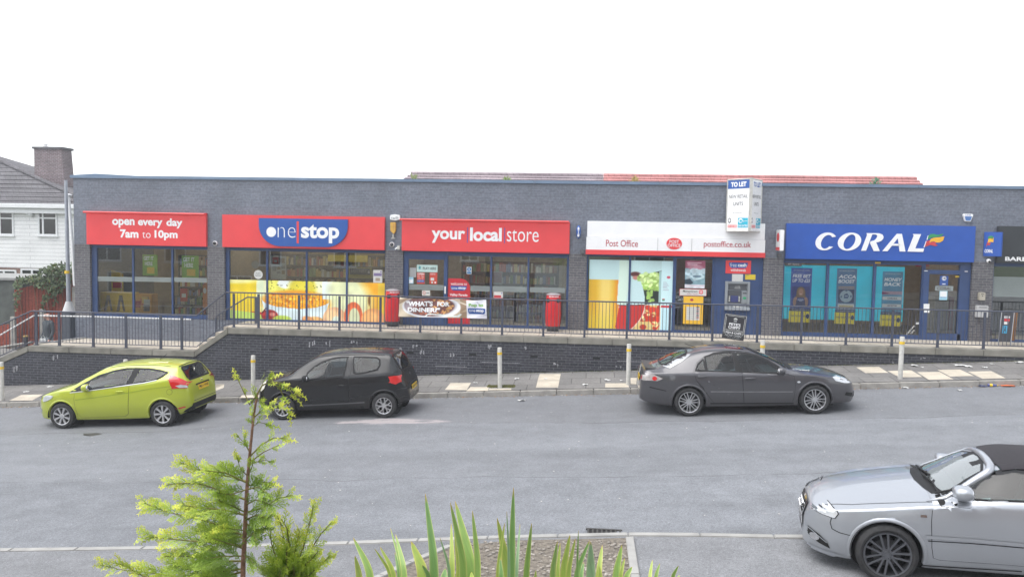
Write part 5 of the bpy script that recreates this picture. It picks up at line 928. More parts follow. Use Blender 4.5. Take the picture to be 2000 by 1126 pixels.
def bw2(s_, u0, u1, v0, v1, bold):
    v, f = text_verts(s_, bold, 0); xs = [p[0] for p in v]; ys = [p[1] for p in v]
    MB().add([bwarp(u0+(u1-u0)*(a-min(xs))/(max(xs)-min(xs)), v0+(v1-v0)*(b_-min(ys))/(max(ys)-min(ys)))-Vector((0, .03, 0)) for a, b_ in v], f).build('lettering', M_wht, bn, weld=False)
bw2('one', .803, .873, .34, .47, 0); bw2('stop', .883, .97, .30, .50, .03)
# chip shop placard on the railing
YC = YR-.05; q = [at(1409.5, 659.5, YC), at(1452, 665.5, YC), at(1457.5, 615, YC), at(1414, 611, YC)]
O = q[0]; U = (q[1]-q[0]); wU = U.length; U.normalize(); V = (q[3]-q[0]); V -= U*V.dot(U); hV = V.length; V.normalize(); fr = (O.copy(), U, V)
pc = thing('placard', 'black fish and chip shop placard leaning on the railing', 'sign', O); MB().prism(rect(0, wU, 0, hV), -.012, 0, fr).build('board', pm('placard_black', (.03, .03, .036), .5, 0, .1, 6), pc)
def Q(a, b_, c_, d_): return (wU*a, wU*b_, hV*c_, hV*d_)
mb = MB()
for a, b_, c_, d_ in [(.015, .985, .975, .988), (.015, .03, .25, .975), (.97, .985, .25, .975), (.12, .88, .93, .942), (.07, .085, .2, .88), (.915, .93, .2, .88)]: mb.prism(rect(*Q(a, b_, c_, d_)), 0, .002, fr)
mb.build('white_border', M_paper, pc)
txt("PETE'S", Q(.24, .76, .555, .66), fr, M_wht, pc, .035); txt('CHIPPY', Q(.22, .78, .43, .535), fr, M_wht, pc, .035); txt('TRADITIONAL ENGLISH', Q(.1, .9, .335, .385), fr, M_paper, pc, .01); flat('dark_band', rect(*Q(.09, .91, .05, .32)), fr, M_blk, pc, 0, .002); txt('FISH & CHIPS', Q(.14, .86, .225, .305), fr, M_wht, pc, .02); txt('NOW OPEN', Q(.12, .88, .11, .20), fr, M_gpap, pc, .03, .15); txt('0151 253 5085', Q(.25, .8, .05, .085), fr, M_gpap, pc, 0); flat('white_rule', rect(*Q(.25, .75, .41, .418)), fr, M_paper, pc, 0, .002)
flat('shop_emblem', [(wU*(.5+.09*math.cos(a)), hV*(.80+.07*math.sin(a))) for a in np.linspace(0, math.pi, 14)], fr, M_paper, pc, 0, .002); flat('shop_emblem', rect(*Q(.43, .57, .71, .77)), fr, M_gpap, pc, 0, .002)
# folding board by the barber window
p0 = onplane(1958, 681, lambda X, Y: 0.); ab = thing('folding_board', 'dark folding advertising board standing outside the barber window', 'sign', (p0.x, p0.y, 0)); Yb = YF-.9
b = box2(1951, 611, 1993, 676, Yb); x0, x1, z0, z1 = b; z0 = .1
fr = (Vector((x0, Yb, 0)), (Vector((x1-x0-.18, -.05, 0))).normalized(), Vector((.14, .18, .97)).normalized()); wd = x1-x0-.25
MB().prism(rect(0, wd, z0, z1+.05), -.02, 0, fr).build('front_panel', pm('board_dark', (.035, .035, .04), .5), ab); MB().prism(rect(.0, wd, z0, z1+.05), -.02, 0, (Vector((x0+.32, Yb+.45, 0)), fr[1], Vector((-.1, -.3, .95)).normalized())).build('back_panel', pm('board_wood', (.30, .14, .045), .6), ab)
flat('blue_picture', rect(wd*.2, wd*.62, z1*.38, z1*.62), fr, pm('board_blue', (.04, .30, .50), .5), ab, 0, .003); flat('white_lines', rect(wd*.25, wd*.6, z1*.66, z1*.74), fr, M_paper, ab, 0, .003); flat('red_line', rect(wd*.25, wd*.7, z1*.76, z1*.83), fr, M_redv, ab, 0, .003); txt('BOOK IN', (wd*.25, wd*.7, z1*.85, z1*.92), fr, M_wht, ab, .02); txt('A', (wd*.3, wd*.52, z1*.4, z1*.6), fr, M_blk, ab, .02, lift=.005)
mb = MB(); 
for dx in (0, wd): P = fr[0]+fr[1]*dx; mb.tube([P+fr[2]*-.02, P+fr[2]*(z1+.06)], .013, 6)
mb.build('frame', pm('board_metal', (.3, .3, .31), .4, .5), ab)
# ================================================================== CARS
def curve(pts):
    xs = np.array([p[0] for p in pts], float); ys = np.array([p[1] for p in pts], float); h = np.diff(xs); d = np.diff(ys)/h; m_ = np.zeros(len(xs))
    for i in range(1, len(xs)-1):
        if d[i-1]*d[i] > 0: w1, w2 = 2*h[i]+h[i-1], h[i]+2*h[i-1]; m_[i] = (w1+w2)/(w1/d[i-1]+w2/d[i])
    m_[0], m_[-1] = d[0], d[-1]
    def f(x):
        x = min(max(x, xs[0]), xs[-1]); i = min(max(int(np.searchsorted(xs, x))-1, 0), len(h)-1); t = (x-xs[i])/h[i]
        return (1+2*t)*(1-t)**2*ys[i]+t*(1-t)**2*h[i]*m_[i]+t*t*(3-2*t)*ys[i+1]+t*t*(t-1)*h[i]*m_[i+1]
    return f
def paint(name, base, metal=0., rough=.32, flake=.0, coat=1., dust=.30):
    M = bpy.data.materials.new(name); M.use_nodes = True; t = M.node_tree; b = t.nodes['Principled BSDF']; L = t.links.new
    b.inputs['Metallic'].default_value = metal; b.inputs['Roughness'].default_value = rough; b.inputs['Coat Weight'].default_value = coat; b.inputs['Coat Roughness'].default_value = .04
    tc = N(t, 'ShaderNodeTexCoord'); n = N(t, 'ShaderNodeTexNoise'); n.inputs['Scale'].default_value = 2.5; n.inputs['Detail'].default_value = 5; L(tc.outputs['Object'], n.inputs['Vector'])
    sp = N(t, 'ShaderNodeSeparateXYZ'); L(tc.outputs['Object'], sp.inputs[0])
    # road dust, thicker low on the body
    r = N(t, 'ShaderNodeMapRange'); r.inputs['From Min'].default_value = .75; r.inputs['From Max'].default_value = .15; r.inputs['To Min'].default_value = .0; r.inputs['To Max'].default_value = dust; L(sp.outputs['Z'], r.inputs['Value'])
    mu = N(t, 'ShaderNodeMath', operation='MULTIPLY'); L(r.outputs[0], mu.inputs[0]); L(n.outputs['Fac'], mu.inputs[1])
    mi = N(t, 'ShaderNodeMix', data_type='RGBA'); mi.inputs['A'].default_value = (*base, 1); mi.inputs['B'].default_value = (.16, .15, .135, 1); L(mu.outputs[0], mi.inputs['Factor'])
    ge = N(t, 'ShaderNodeNewGeometry'); m2 = N(t, 'ShaderNodeMix', data_type='RGBA'); L(ge.outputs['Backfacing'], m2.inputs['Factor']); L(mi.outputs['Result'], m2.inputs['A']); m2.inputs['B'].default_value = (.05, .05, .052, 1)
    L(m2.outputs['Result'], b.inputs['Base Color'])
    ad = N(t, 'ShaderNodeMath', operation='MULTIPLY_ADD'); L(mu.outputs[0], ad.inputs[0]); ad.inputs[1].default_value = 1.2; ad.inputs[2].default_value = rough; L(ad.outputs[0], b.inputs['Roughness'])
    return M
M_cglass = glassmat('car_glass', (.52, .66, .67), 1.5); M_cglassd = glassmat('tinted_glass', (.22, .28, .28), 1.7); M_bright = pm('bright_strip', (.62, .63, .64), .3, 0, .04, 5)
M_trim = pm('black_trim', (.014, .014, .015), .6, 0, .1, 6, spec=.25); M_gap = pm('panel_gap', (.008, .008, .008), .9); M_seat = pm('seat_cloth', (.06, .06, .065), .9, 0, .2, 12); M_well = pm('wheel_well', (.012, .012, .012), .95)
M_tyre = pm('tyre_rubber', (.026, .026, .027), .85, 0, .25, 20, .3, 90); M_alloy = pm('alloy', (.62, .62, .63), .28, .85, .06, 8); M_gmet = pm('gunmetal_alloy', (.16, .165, .18), .33, .8, .08, 8); M_disc = pm('brake_disc', (.10, .10, .105), .5, .6, .15, 10)
M_chrome = pm('chrome', (.75, .75, .76), .1, 1., .02, 4); M_lens = pm('red_lens', (.55, .012, .012), .12, 0, .1, 10, coat=1.); M_clear = pm('clear_lens', (.62, .64, .66), .1, .3, .15, 9, coat=1.); M_orange = pm('orange_lens', (.6, .22, .03), .2); M_platey = pm('plate_yellow', (.80, .52, .02), .4, 0, .04, 5)
class Car:
    def __init__(s, name, label, L_, W, zt, zb, z0, hw, wr, crown, mats, axles, wr_, x_end=(0, 0), pitch=.03):
        s.W, s.L = W, L_; s.t = thing(name, label, 'car', (0, 0, 0)); s.mats = mats; s.axles = axles; s.wrad = wr_
        s.zt, s.zb, s.z0, s.hw, s.wr, s.crown = [curve(c) for c in (zt, zb, z0, hw, wr, crown)]
        xs = list(np.linspace(0, L_, int(L_/pitch)))
        xs = sorted(set([0, .006, .015, .03, .05, .075] + [L_-q for q in (0, .006, .015, .03, .05, .075)] + [x for x in xs if .09 < x < L_-.09]))
        s.nsec = None; V = []; F = []
        for x in xs:
            h = s.section(x); ring = [(x, -y, z) for y, z in h] + [(x, y, z) for y, z in h[::-1][1:]]; s.nsec = len(ring); V += ring
        n = s.nsec
        for i in range(len(xs)-1):
            for k in range(n-1): F.append((i*n+k, i*n+k+1, (i+1)*n+k+1, (i+1)*n+k))
            F.append((i*n+n-1, i*n, (i+1)*n, (i+1)*n+n-1))
        F.append(tuple(range(n))); F.append(tuple((len(xs)-1)*n+k for k in range(n))[::-1])
        s.V, s.F = V, F
        s.bvh = BVHTree.FromPolygons(V, F, epsilon=0); s.holes = []
        s.flare = 0.
    def section(s, x):
        W2 = s.W/2; h = s.hw(x)*W2; z0 = s.z0(x); zt = s.zt(x); zb = min(s.zb(x), zt-.035); zb = max(zb, z0+.05); pts = [(0, z0), (h*.5, z0), (h*.84, z0)]
        n = 22
        for i in range(n):
            t = i/(n-1); z = z0+.015+(zb-z0-.015)*t; y = h*(1-.085*max(0, (.5-t)/.5)**2.0-.03*max(0, (t-.72)/.28)**1.6); pts.append((y, z))
        P0 = pts[-1]; cw_ = min(s.wr(x)*W2, P0[0]*.99); zc_ = max(zt-s.crown(x), zb+.005); C = (cw_, zc_); rr = .45 if zt-zb > .2 else .6
        A = (P0[0]+(C[0]-P0[0])*(1-rr*.5), P0[1]+(C[1]-P0[1])*(1-rr*.5)); Bq = (C[0]*(1-.28*rr*1.5), zc_+(zt-zc_)*.45)
        for i in range(1, 9): t = i/8; pts.append((P0[0]+(A[0]-P0[0])*t, P0[1]+(A[1]-P0[1])*t))
        for i in range(1, 7): t = i/6; pts.append(tuple((1-t)**2*a+2*t*(1-t)*c+t*t*b for a, c, b in zip(A, C, Bq)))
        for i in range(1, 7): t = i/6; pts.append((Bq[0]*(1-t), Bq[1]+(zt-Bq[1])*(1-(1-t)**2)))
        return pts
    def cast(s, view, a, b_):
        if view in 'LR': sg = -1 if view == 'L' else 1; o, d = Vector((a, sg*4, b_)), Vector((0, -sg, 0))
        elif view == 'T': o, d = Vector((a, b_, 5)), Vector((0, 0, -1))
        elif view == 'B': o, d = Vector((s.L+4, a, b_)), Vector((-1, 0, 0))
        else: o, d = Vector((-4, a, b_)), Vector((1, 0, 0))
        p, n, _, _ = s.bvh.ray_cast(o, d)
        if p is None: return None, None
        if n.dot(d) > 0: n = -n
        return p, n
    def decal(s, name, poly, view, mat, off=.004, parent=None, step=.05, smooth=True):
        bm = bmesh.new(); bm.faces.new([bm.verts.new((a, b_, 0)) for a, b_ in poly]); bmesh.ops.triangulate(bm, faces=bm.faces[:], ngon_method='EAR_CLIP')
        a0, a1 = min(p[0] for p in poly), max(p[0] for p in poly); b0, b1 = min(p[1] for p in poly), max(p[1] for p in poly)
        for ax, lo, hi in ((0, a0, a1), (1, b0, b1)):
            n = int((hi-lo)/step)
            for i in range(1, n+1):
                c = lo+(hi-lo)*i/(n+1); co = (c, 0, 0) if ax == 0 else (0, c, 0); no = (1, 0, 0) if ax == 0 else (0, 1, 0)
                bmesh.ops.bisect_plane(bm, geom=bm.verts[:]+bm.edges[:]+bm.faces[:], plane_co=co, plane_no=no)
        dead = []
        for v in bm.verts:
            p, n = s.cast(view, v.co.x, v.co.y)
            if p is None or (view in 'LR' and abs(p.y) < s.W*.2): dead.append(v); continue
            v.co = p+n*off; v.normal = n
        if dead: bmesh.ops.delete(bm, geom=dead, context='VERTS')
        bmesh.ops.recalc_face_normals(bm, faces=bm.faces)
        out = {'L': Vector((0, -1, 0)), 'R': Vector((0, 1, 0)), 'T': Vector((0, 0, 1)), 'B': Vector((1, 0, 0)), 'F': Vector((-1, 0, 0))}[view]
        if sum(f_.normal.dot(out)*f_.calc_area() for f_ in bm.faces) < 0: bmesh.ops.reverse_faces(bm, faces=bm.faces[:])
        for f_ in bm.faces: f_.smooth = smooth
        me = bpy.data.meshes.new(name); bm.to_mesh(me); bm.free(); return link(me, name, mat, parent or s.t)
    def both(s, name, poly, mat, off=.004, **k): return [s.decal(name, poly, v, mat, off, **k) for v in 'LR']
    def line(s, name, pts, wd, view, mat, off=.003, parent=None):
        P = [Vector((a, b_)) for a, b_ in pts]; l, r = [], []
        for i, p in enumerate(P):
            d = (P[min(i+1, len(P)-1)]-P[max(i-1, 0)]).normalized(); n = Vector((-d.y, d.x))*wd/2; l.append(tuple(p+n)); r.append(tuple(p-n))
        return s.decal(name, l+r[::-1], view, mat, off, parent, .04)
    def finish(s, arch=.055, wheels=None, rim=None, interior=True):
        """cut arches and window openings out of the shell, then add wells, wheels and seats"""
        V = [list(v) for v in s.V]; ra = s.wrad+arch
        for xc in s.axles:
            for v in V:
                if abs(v[1]) > s.W*.3 and v[2] < s.wrad*2+.3:
                    dx, dz = v[0]-xc, v[2]-s.wrad; d = math.hypot(dx, dz)
                    if abs(d-ra) < .022 and d > 0: v[0] = xc+dx*ra/d; v[2] = s.wrad+dz*ra/d
        def inside(poly, a, b_):
            r = False; n = len(poly)
            for i in range(n):
                (xa, ya), (xb, yb) = poly[i], poly[(i+1) % n]
                if (ya > b_) != (yb > b_) and a < (xb-xa)*(b_-ya)/(yb-ya)+xa: r = not r
            return r
        F, mi = [], []
        for f_ in s.F:
            c = [sum(V[i][k] for i in f_)/len(f_) for k in range(3)]; drop = False; m_ = 0
            if len(f_) == 4:
                if abs(c[1]) > s.W*.30:
                    for xc in s.axles:
                        if math.hypot(c[0]-xc, c[2]-s.wrad) < ra-.004: drop = True
                a, b_, d = [Vector(V[i]) for i in f_[:3]]; n = (b_-a).cross(d-a); n = n.normalized() if n.length > 0 else Vector((0, 0, 1))
                for view, poly in s.holes:
                    q = {'L': lambda p: (p[0], p[2]), 'T': lambda p: (p[0], p[1]), 'B': lambda p: (p[1], p[2])}[view]
                    if view == 'L' and abs(n.y) < .3: continue
                    if view == 'T' and abs(n.z) < .25 or view == 'T' and c[2] < s.zb(c[0]): continue
                    if view == 'B' and (abs(n.x) < .12 or c[0] < s.L*.6): continue
                    ins = [inside(poly, *q(V[i])) for i in f_]
                    if all(ins): drop = True
                    
            if not drop: F.append(f_); mi.append(m_)
        me = bpy.data.meshes.new('body'); me.from_pydata([tuple(v) for v in V], [], F); me.materials.append(s.mats['paint']); me.materials.append(M_trim)
        bm = bmesh.new(); bm.from_mesh(me)
        for f_, k in zip(bm.faces, mi): f_.material_index = k; f_.smooth = len(f_.verts) == 4
        bmesh.ops.recalc_face_normals(bm, faces=bm.faces)
        top = max(bm.faces, key=lambda f_: f_.calc_center_median().z)
        if top.normal.z < 0: bmesh.ops.reverse_faces(bm, faces=bm.faces[:])
        bm.to_mesh(me); bm.free(); body = link(me, 'body', None, s.t)
        for xc in s.axles:
            for vw in 'LR':
                p_ = [(xc+(ra+.03)*math.cos(a), s.wrad+(ra+.03)*math.sin(a)) for a in np.linspace(-.35, math.pi+.35, 30)]; q_ = [(xc+(ra-.012)*math.cos(a), s.wrad+(ra-.012)*math.sin(a)) for a in np.linspace(math.pi+.35, -.35, 30)]
                sg = -1 if vw == 'L' else 1; P = []
                ok = [(a, b_) for a, b_ in zip(p_, q_[::-1]) if a[1] > s.z0(a[0])+.02]
                mb = MB(); b0 = 0
                for (a, b_) in ok:
                    p, n = s.cast(vw, *a); q, n2 = s.cast(vw, *b_)
                    if p is None or q is None: continue
                    mb.v += [tuple(p+n*.004), tuple((p*.45+q*.55)+Vector((0, sg, 0))*.019), tuple(q+Vector((0, sg, 0))*.010), (q.x, q.y-sg*.05, q.z)]
                nn = len(mb.v)//4
                for i in range(nn-1):
                    for k in range(3): mb.f.append((i*4+k, i*4+k+1, i*4+k+5, i*4+k+4)); mb.mi.append(0)
                mb.build('arch_lip', s.mats.get('lip', s.mats['paint']), s.t, smooth='all')
                mb = MB(); yo = sg*(s.W/2*.955); yi = sg*(s.W/2-.42); mb.lathe([(ra+.004, min(yo, yi)), (ra+.004, max(yo, yi))], (xc, 0, s.wrad), 'Y', 28, -.12, math.pi+.12)
                mb.lathe([(0.01, yi), (ra+.004, yi)], (xc, 0, s.wrad), 'Y', 28); mb.build('wheel_well', M_well, s.t, smooth=True)
        MB().box(.55, s.L-.75, -s.W*.42, s.W*.42, s.z0(s.L/2)-.012, s.z0(s.L/2)+.05).build('underside', M_well, s.t)
        # wheels
        proto = None
        for xc in s.axles:
            for sg in (-1, 1):
                if proto is None: w_ = proto = wheels()
                else: w_ = copy_tree(proto)
                w_.parent = s.t; w_.location = (xc, sg*(s.W/2-.115), s.wrad); w_.rotation_euler = (0, random.uniform(0, 6), 0 if sg < 0 else math.pi)
        if interior: s.interior()
    def interior(s):
        L_, W = s.L, s.W; zb = s.zb(s.L*.5); x0, x1 = s.cab
        mb = MB(); mb.box(x0-.1, x1+.05, -W*.43, W*.43, zb-.55, zb-.5); mb.box(x0-.12, x0+.22, -W*.42, W*.42, zb-.3, zb-.04); mb.build('dashboard', M_seat, s.t, bevel=.03)
        for y in (-.36, .36):
            x = x0+.95; mb = MB(); mb.hexa([(x-.48, y-.23, zb-.45), (x+.05, y-.23, zb-.5), (x+.05, y+.23, zb-.5), (x-.48, y+.23, zb-.45), (x-.48, y-.23, zb-.28), (x+.05, y-.23, zb-.34), (x+.05, y+.23, zb-.34), (x-.48, y+.23, zb-.28)])
            mb.hexa([(x-.02, y-.23, zb-.4), (x+.14, y-.23, zb-.4), (x+.14, y+.23, zb-.4), (x-.02, y+.23, zb-.4), (x+.16, y-.2, zb+.2), (x+.27, y-.2, zb+.2), (x+.27, y+.2, zb+.2), (x+.16, y+.2, zb+.2)])
            mb.box(x+.2, x+.29, y-.13, y+.13, zb+.22, zb+.40); mb.build('seat', M_seat, s.t, bevel=.035)
        x = min(x0+1.75, x1-.3); mb = MB(); mb.box(x-.4, x+.1, -W*.36, W*.36, zb-.5, zb-.3); mb.hexa([(x, -W*.36, zb-.4), (x+.16, -W*.36, zb-.4), (x+.16, W*.36, zb-.4), (x, W*.36, zb-.4), (x+.16, -W*.34, zb+.12), (x+.26, -W*.34, zb+.12), (x+.26, W*.34, zb+.12), (x+.16, W*.34, zb+.12)]); mb.build('rear_seat', M_seat, s.t, bevel=.035)
        mb = MB(); c = Vector((x0+.42, .36*s.drv, zb-.02)); R = .18; pts = [c+Vector((.35*R*math.sin(a), R*math.cos(a), .93*R*math.sin(a))) for a in np.linspace(0, 2*math.pi, 25)]; mb.tube(pts, .014, 6); mb.build('steering_wheel', M_seat, s.t, smooth=True)
def wheel_maker(r, rim_r, width, spokes, mat, style='single', hubr=.055, dish=.03):
    def f():
        w_ = MB().lathe([(0, -.005), (rim_r*.62, -.005), (rim_r*.62, .02), (0, .02)], n=32, ax='Y').build('wheel', M_disc, None, smooth=True); ORI[w_.name] = Vector((0, 0, 0))
        h = width/2; yo = -.11      # outer face of the tyre towards -Y
        prof = [(rim_r*.99, yo+.02), (rim_r*1.04, yo+.002), (r*.86, yo-.006), (r*.945, yo+.008), (r*.985, yo+.03), (r, yo+.06), (r, yo+width-.06), (r*.97, yo+width-.02), (rim_r, yo+width)]
        MB().lathe(prof, n=48, ax='Y').build('tyre', M_tyre, w_, smooth=True)
        mb = MB(); mb.lathe([(rim_r*.90, yo+.09), (rim_r*.915, yo+.03), (rim_r*.94, yo+.006), (rim_r*1.0, yo+.002), (rim_r*1.015, yo+.012), (rim_r*.99, yo+.03), (rim_r*.93, yo+.12), (rim_r*.93, yo+width-.02)], n=48, ax='Y')
        mb.lathe([(0, yo+.012), (hubr*.5, yo+.012), (hubr*.55, yo+.018), (hubr, yo+.02), (hubr*1.15, yo+.045), (hubr*1.15, yo+.08)], n=24, ax='Y')
        for i in range(spokes):
            a = 2*math.pi*i/spokes+math.pi/2; ca, sa = math.cos(a), math.sin(a)
            def sp(o0, o1, w0, w1, r0_=hubr*.7, r1_=rim_r*.95, y0=yo+.018, y1=yo+.012):
                P = []
                for dp in (.035, 0):
                    for (rr, o, wd, y) in ((r0_, o0, -w0, y0), (r0_, o0, w0, y0), (r1_, o1, w1, y1), (r1_, o1, -w1, y1)):
                        q = o+wd; P.append((rr*ca-q*sa, y+dp, rr*sa+q*ca))
                mb.hexa(P)
            if style == 'single': sp(0, 0, .014, .028)
            elif style == 'twin': sp(-.017, -.036, .008, .0085); sp(.017, .036, .008, .0085)
            elif style == 'wide_twin': sp(-.02, -.040, .0105, .011); sp(.02, .040, .0105, .011)
            elif style == 'split': sp(0, 0, .017, .015, hubr*.7, rim_r*.5); sp(-.003, -.05, .011, .013, rim_r*.46, rim_r*.95); sp(.003, .05, .011, .013, rim_r*.46, rim_r*.95)
        for i in range(5):
            a = 2*math.pi*i/5; c = (hubr*.78*math.cos(a), yo+.018, hubr*.78*math.sin(a)); mb.sphere(c, (.008, .006, .008), 6, 4)
        mb.build('rim', mat, w_, smooth=True); return w_
    return f
def place(t_, xw0, xw1, Y, flip, W):
    """set a car down on the road: world X of the front and rear near wheels, near side plane Y"""
    yc = Y+W/2
    return yc
class Map:
    """photo pixels -> the car's own x, z on a plane of constant Y"""
    def __init__(s, fx, rx, fpx, rpx, Y, axf, axr, zfun, rise=0.):
        s.Y = Y; Xf, Xr = at(*fpx, Y).x, at(*rpx, Y).x; s.flip = Xf > Xr; s.a = math.atan(SL) ; s.sx = -1 if s.flip else 1
        k = (axr-axf)/abs(Xr-Xf)*math.cos(s.a); s.k = k; mid = (Xf+Xr)/2; s.mid = mid; s.axm = (axf+axr)/2; s.zm = zfun(mid, Y)+rise
        s.X0 = mid-s.sx*s.axm*math.cos(s.a); s.Z0 = s.zm-s.sx*s.axm*math.sin(s.a)
    def __call__(s, px, py, dy=0.):
        p = at(px, py, s.Y+dy); dX, dZ = p.x-s.X0, p.z-s.Z0; return (s.sx*dX*math.cos(s.a)+s.sx*dZ*math.sin(s.a)*(1), -dX*math.sin(s.a)+dZ*math.cos(s.a))
    def seat(s, t_, W):
        t_.location = (s.X0, s.Y+W/2, s.Z0); t_.rotation_euler = (0, -s.a, 0) if not s.flip else (0, s.a, math.pi)
def Z(zx, zy, ox, oy, sc): return (ox+zx/sc, oy+zy/sc)
def mirror_part(car, x, y, z, sz, mat, foot):
    for sg in (-1, 1):
        mb = MB(); mb.sphere((x, sg*(y+sz[1]*.75), z), sz, 16, 10, .75); o = mb.build('wing_mirror', mat, car.t, smooth='all')
        MB().hexa([(x-.03, sg*(y-.06), z-sz[2]-.03), (x+.05, sg*(y-.06), z-sz[2]-.03), (x+.05, sg*(y+sz[1]*.5), z-sz[2]*.6), (x-.03, sg*(y+sz[1]*.5), z-sz[2]*.6), (x-.03, sg*(y-.06), z-sz[2]+.02), (x+.05, sg*(y-.06), z-sz[2]+.02), (x+.05, sg*(y+sz[1]*.5), z-sz[2]*.3), (x-.03, sg*(y+sz[1]*.5), z-sz[2]*.3)]).build('mirror_foot', M_trim, o)
        MB().sphere((x+sz[0]*.45, sg*(y+sz[1]*.75), z), (sz[0]*.6, sz[1]*.86, sz[2]*.84), 14, 8, .75).build('mirror_glass', M_chrome, o, smooth='all')
def plate(car, view, y0, y1, z0, z1, body, mat=None):
    o = car.decal('number_plate', rect(y0, y1, z0, z1), view, mat or M_platey, .012); p, n = car.cast(view, (y0+y1)/2, (z0+z1)/2); sg = 1 if view == 'B' else -1
    V = Vector((0, 0, 1)); V = (V-n*V.dot(n)).normalized(); U = V.cross(n).normalized(); w_, h = (y1-y0), (z1-z0)
    txt(body, (-w_*.43, w_*.43, -h*.32, h*.32), (p+n*.016, U, V), M_blk, o, .02); return o
def handle(car, x, z, door, mat, ln=.2):
    for vw, d in zip('LR', door):
        p, n = car.cast(vw, x, z); sg = -1 if vw == 'L' else 1
        car.decal('handle_recess', [(x+ln*.42*math.cos(a), z+.028*math.sin(a)) for a in np.linspace(0, 2*math.pi, 18)[:-1]], vw, car.mats.get('recess', M_trim), .007, d, .03)
        MB().sphere((p.x, p.y+sg*.022, p.z+.004), (ln/2, .014, .016), 14, 8, .6).build('handle', mat, d, smooth='all')
# ------------------------------------------------------------------ the lime green hatchback
def green_car():
    W, L_ = 1.722, 3.95; ax = (.815, 3.304)
    mp = Map(0, 0, (121, 815), (318, 809), 18.12, *ax, zroad)
    P = lambda zx, zy, dy=.10: mp(*Z(zx, zy, 0, 640, 4.545), dy)
    M = paint('lime_green_paint', (.40, .46, .022), .15, .3)
    c = Car('parked_car', 'lime green three door hatchback parked facing left, leftmost car', L_, W,
        zt=[(0, .56), (.05, .67), (.14, .75), (.35, .86), (.7, .955), (1.0, 1.03), (1.35, 1.21), (1.75, 1.385), (2.05, 1.455), (2.5, 1.48), (2.95, 1.465), (3.35, 1.425), (3.58, 1.385), (3.66, 1.30), (3.78, 1.13), (3.86, 1.00), (3.9, .90), (3.935, .72), (3.95, .58)],
        zb=[(0, .50), (.1, .66), (.3, .77), (.6, .86), (.9, .90), (1.3, .915), (2, .955), (2.6, .995), (3.1, 1.04), (3.45, 1.09), (3.7, 1.06), (3.86, .93), (3.93, .66), (3.95, .52)],
        z0=[(0, .24), (.12, .2), (.5, .19), (2, .18), (3.5, .22), (3.8, .30), (3.95, .36)], hw=[(0, .40), (.03, .50), (.1, .64), (.25, .80), (.5, .92), (.9, .985), (1.8, 1), (2.9, 1.0), (3.4, .975), (3.65, .93), (3.8, .87), (3.9, .78), (3.95, .66)],
        wr=[(0, .5), (.3, .72), (.9, .80), (1.15, .74), (1.6, .66), (2.2, .655), (3.0, .645), (3.5, .63), (3.7, .68), (3.95, .66)], crown=[(0, .03), (.6, .05), (1.1, .05), (2.2, .06), (3.4, .055), (3.7, .03), (3.95, .02)], mats={'paint': M, 'recess': M}, axles=ax, wr_=.302)
    c.cab = (1.25, 3.3); c.drv = 1
    win1 = [P(*q) for q in [(786, 470), (850, 435), (985, 392), (1090, 373), (1172, 369), (1137, 497), (980, 520), (786, 548), (778, 520)]]
    win2 = [P(*q) for q in [(1210, 370), (1300, 374), (1400, 388), (1475, 402), (1440, 430), (1390, 458), (1280, 480), (1178, 496)]]
    frame = [P(*q) for q in [(632, 562), (700, 505), (800, 446), (920, 392), (1050, 366), (1180, 358), (1320, 366), (1420, 380), (1495, 402), (1440, 448), (1390, 468), (1270, 490), (1120, 508), (960, 532), (800, 556), (700, 566)]]
    rw_ = [(-.50, 1.02), (.50, 1.02), (.54, 1.10), (.50, 1.30), (.42, 1.345), (-.42, 1.345), (-.50, 1.30), (-.54, 1.10)]
    ws = [(1.10, -.62), (1.06, -.3), (1.04, 0), (1.06, .3), (1.10, .62), (1.72, .50), (1.80, .25), (1.82, 0), (1.80, -.25), (1.72, -.50)]
    c.holes = [('L', win1), ('L', win2), ('B', rw_), ('T', ws)]
    c.finish(wheels=wheel_maker(.302, .208, .195, 8, M_alloy, 'single'))
    for w_, nm in ((win1, 'side_window'), (win2, 'rear_side_window')): c.both(nm, w_, M_cglass, .006)
    c.decal('rear_window', rw_, 'B', M_cglassd, .006); c.decal('windscreen', ws, 'T', M_cglass, .006)
    # black window surround as four strips so the glass stays clear
    def ring(outer, inner, mat, off):
        for vw in 'LR':
            mb = MB(); n = len(outer)
            for i in range(n):
                j = (i+1) % n; q = [c.cast(vw, *p) for p in (outer[i], outer[j], inner[j], inner[i])]
                if all(a[0] is not None for a in q): mb.add([tuple(a+b_*off) for a, b_ in q], [(0, 1, 2, 3)])
            mb.build('window_surround', mat, c.t, weld=False)
    def grow(poly, d):
        cx_ = sum(p[0] for p in poly)/len(poly); cz_ = sum(p[1] for p in poly)/len(poly); o = []
        n = len(poly); ar = sum(poly[i][0]*poly[(i+1) % n][1]-poly[(i+1) % n][0]*poly[i][1] for i in range(n)); sgn = 1 if ar > 0 else -1
        for i in range(n):
            a, b_, e = Vector(poly[i-1]), Vector(poly[i]), Vector(poly[(i+1) % n]); t = ((b_-a).normalized()+(e-b_).normalized()).normalized(); o.append(tuple(b_+Vector((t.y, -t.x))*d*sgn))
        return o
    c.ring, c.grow = ring, grow
    ring(grow(win1, .022), win1, M_trim, .005); ring(grow(win2, .02), win2, M_trim, .005); frits(c, (win1, win2), (('B', rw_), ('T', ws)))
    c.both('quarter_trim', [P(*q) for q in [(640, 562), (720, 500), (778, 468), (782, 545), (700, 560)]], M_trim, .005)
    c.both('door_pillar_trim', [P(*q) for q in [(1163, 364), (1216, 365), (1186, 502), (1130, 504)]], M_trim, .0095)
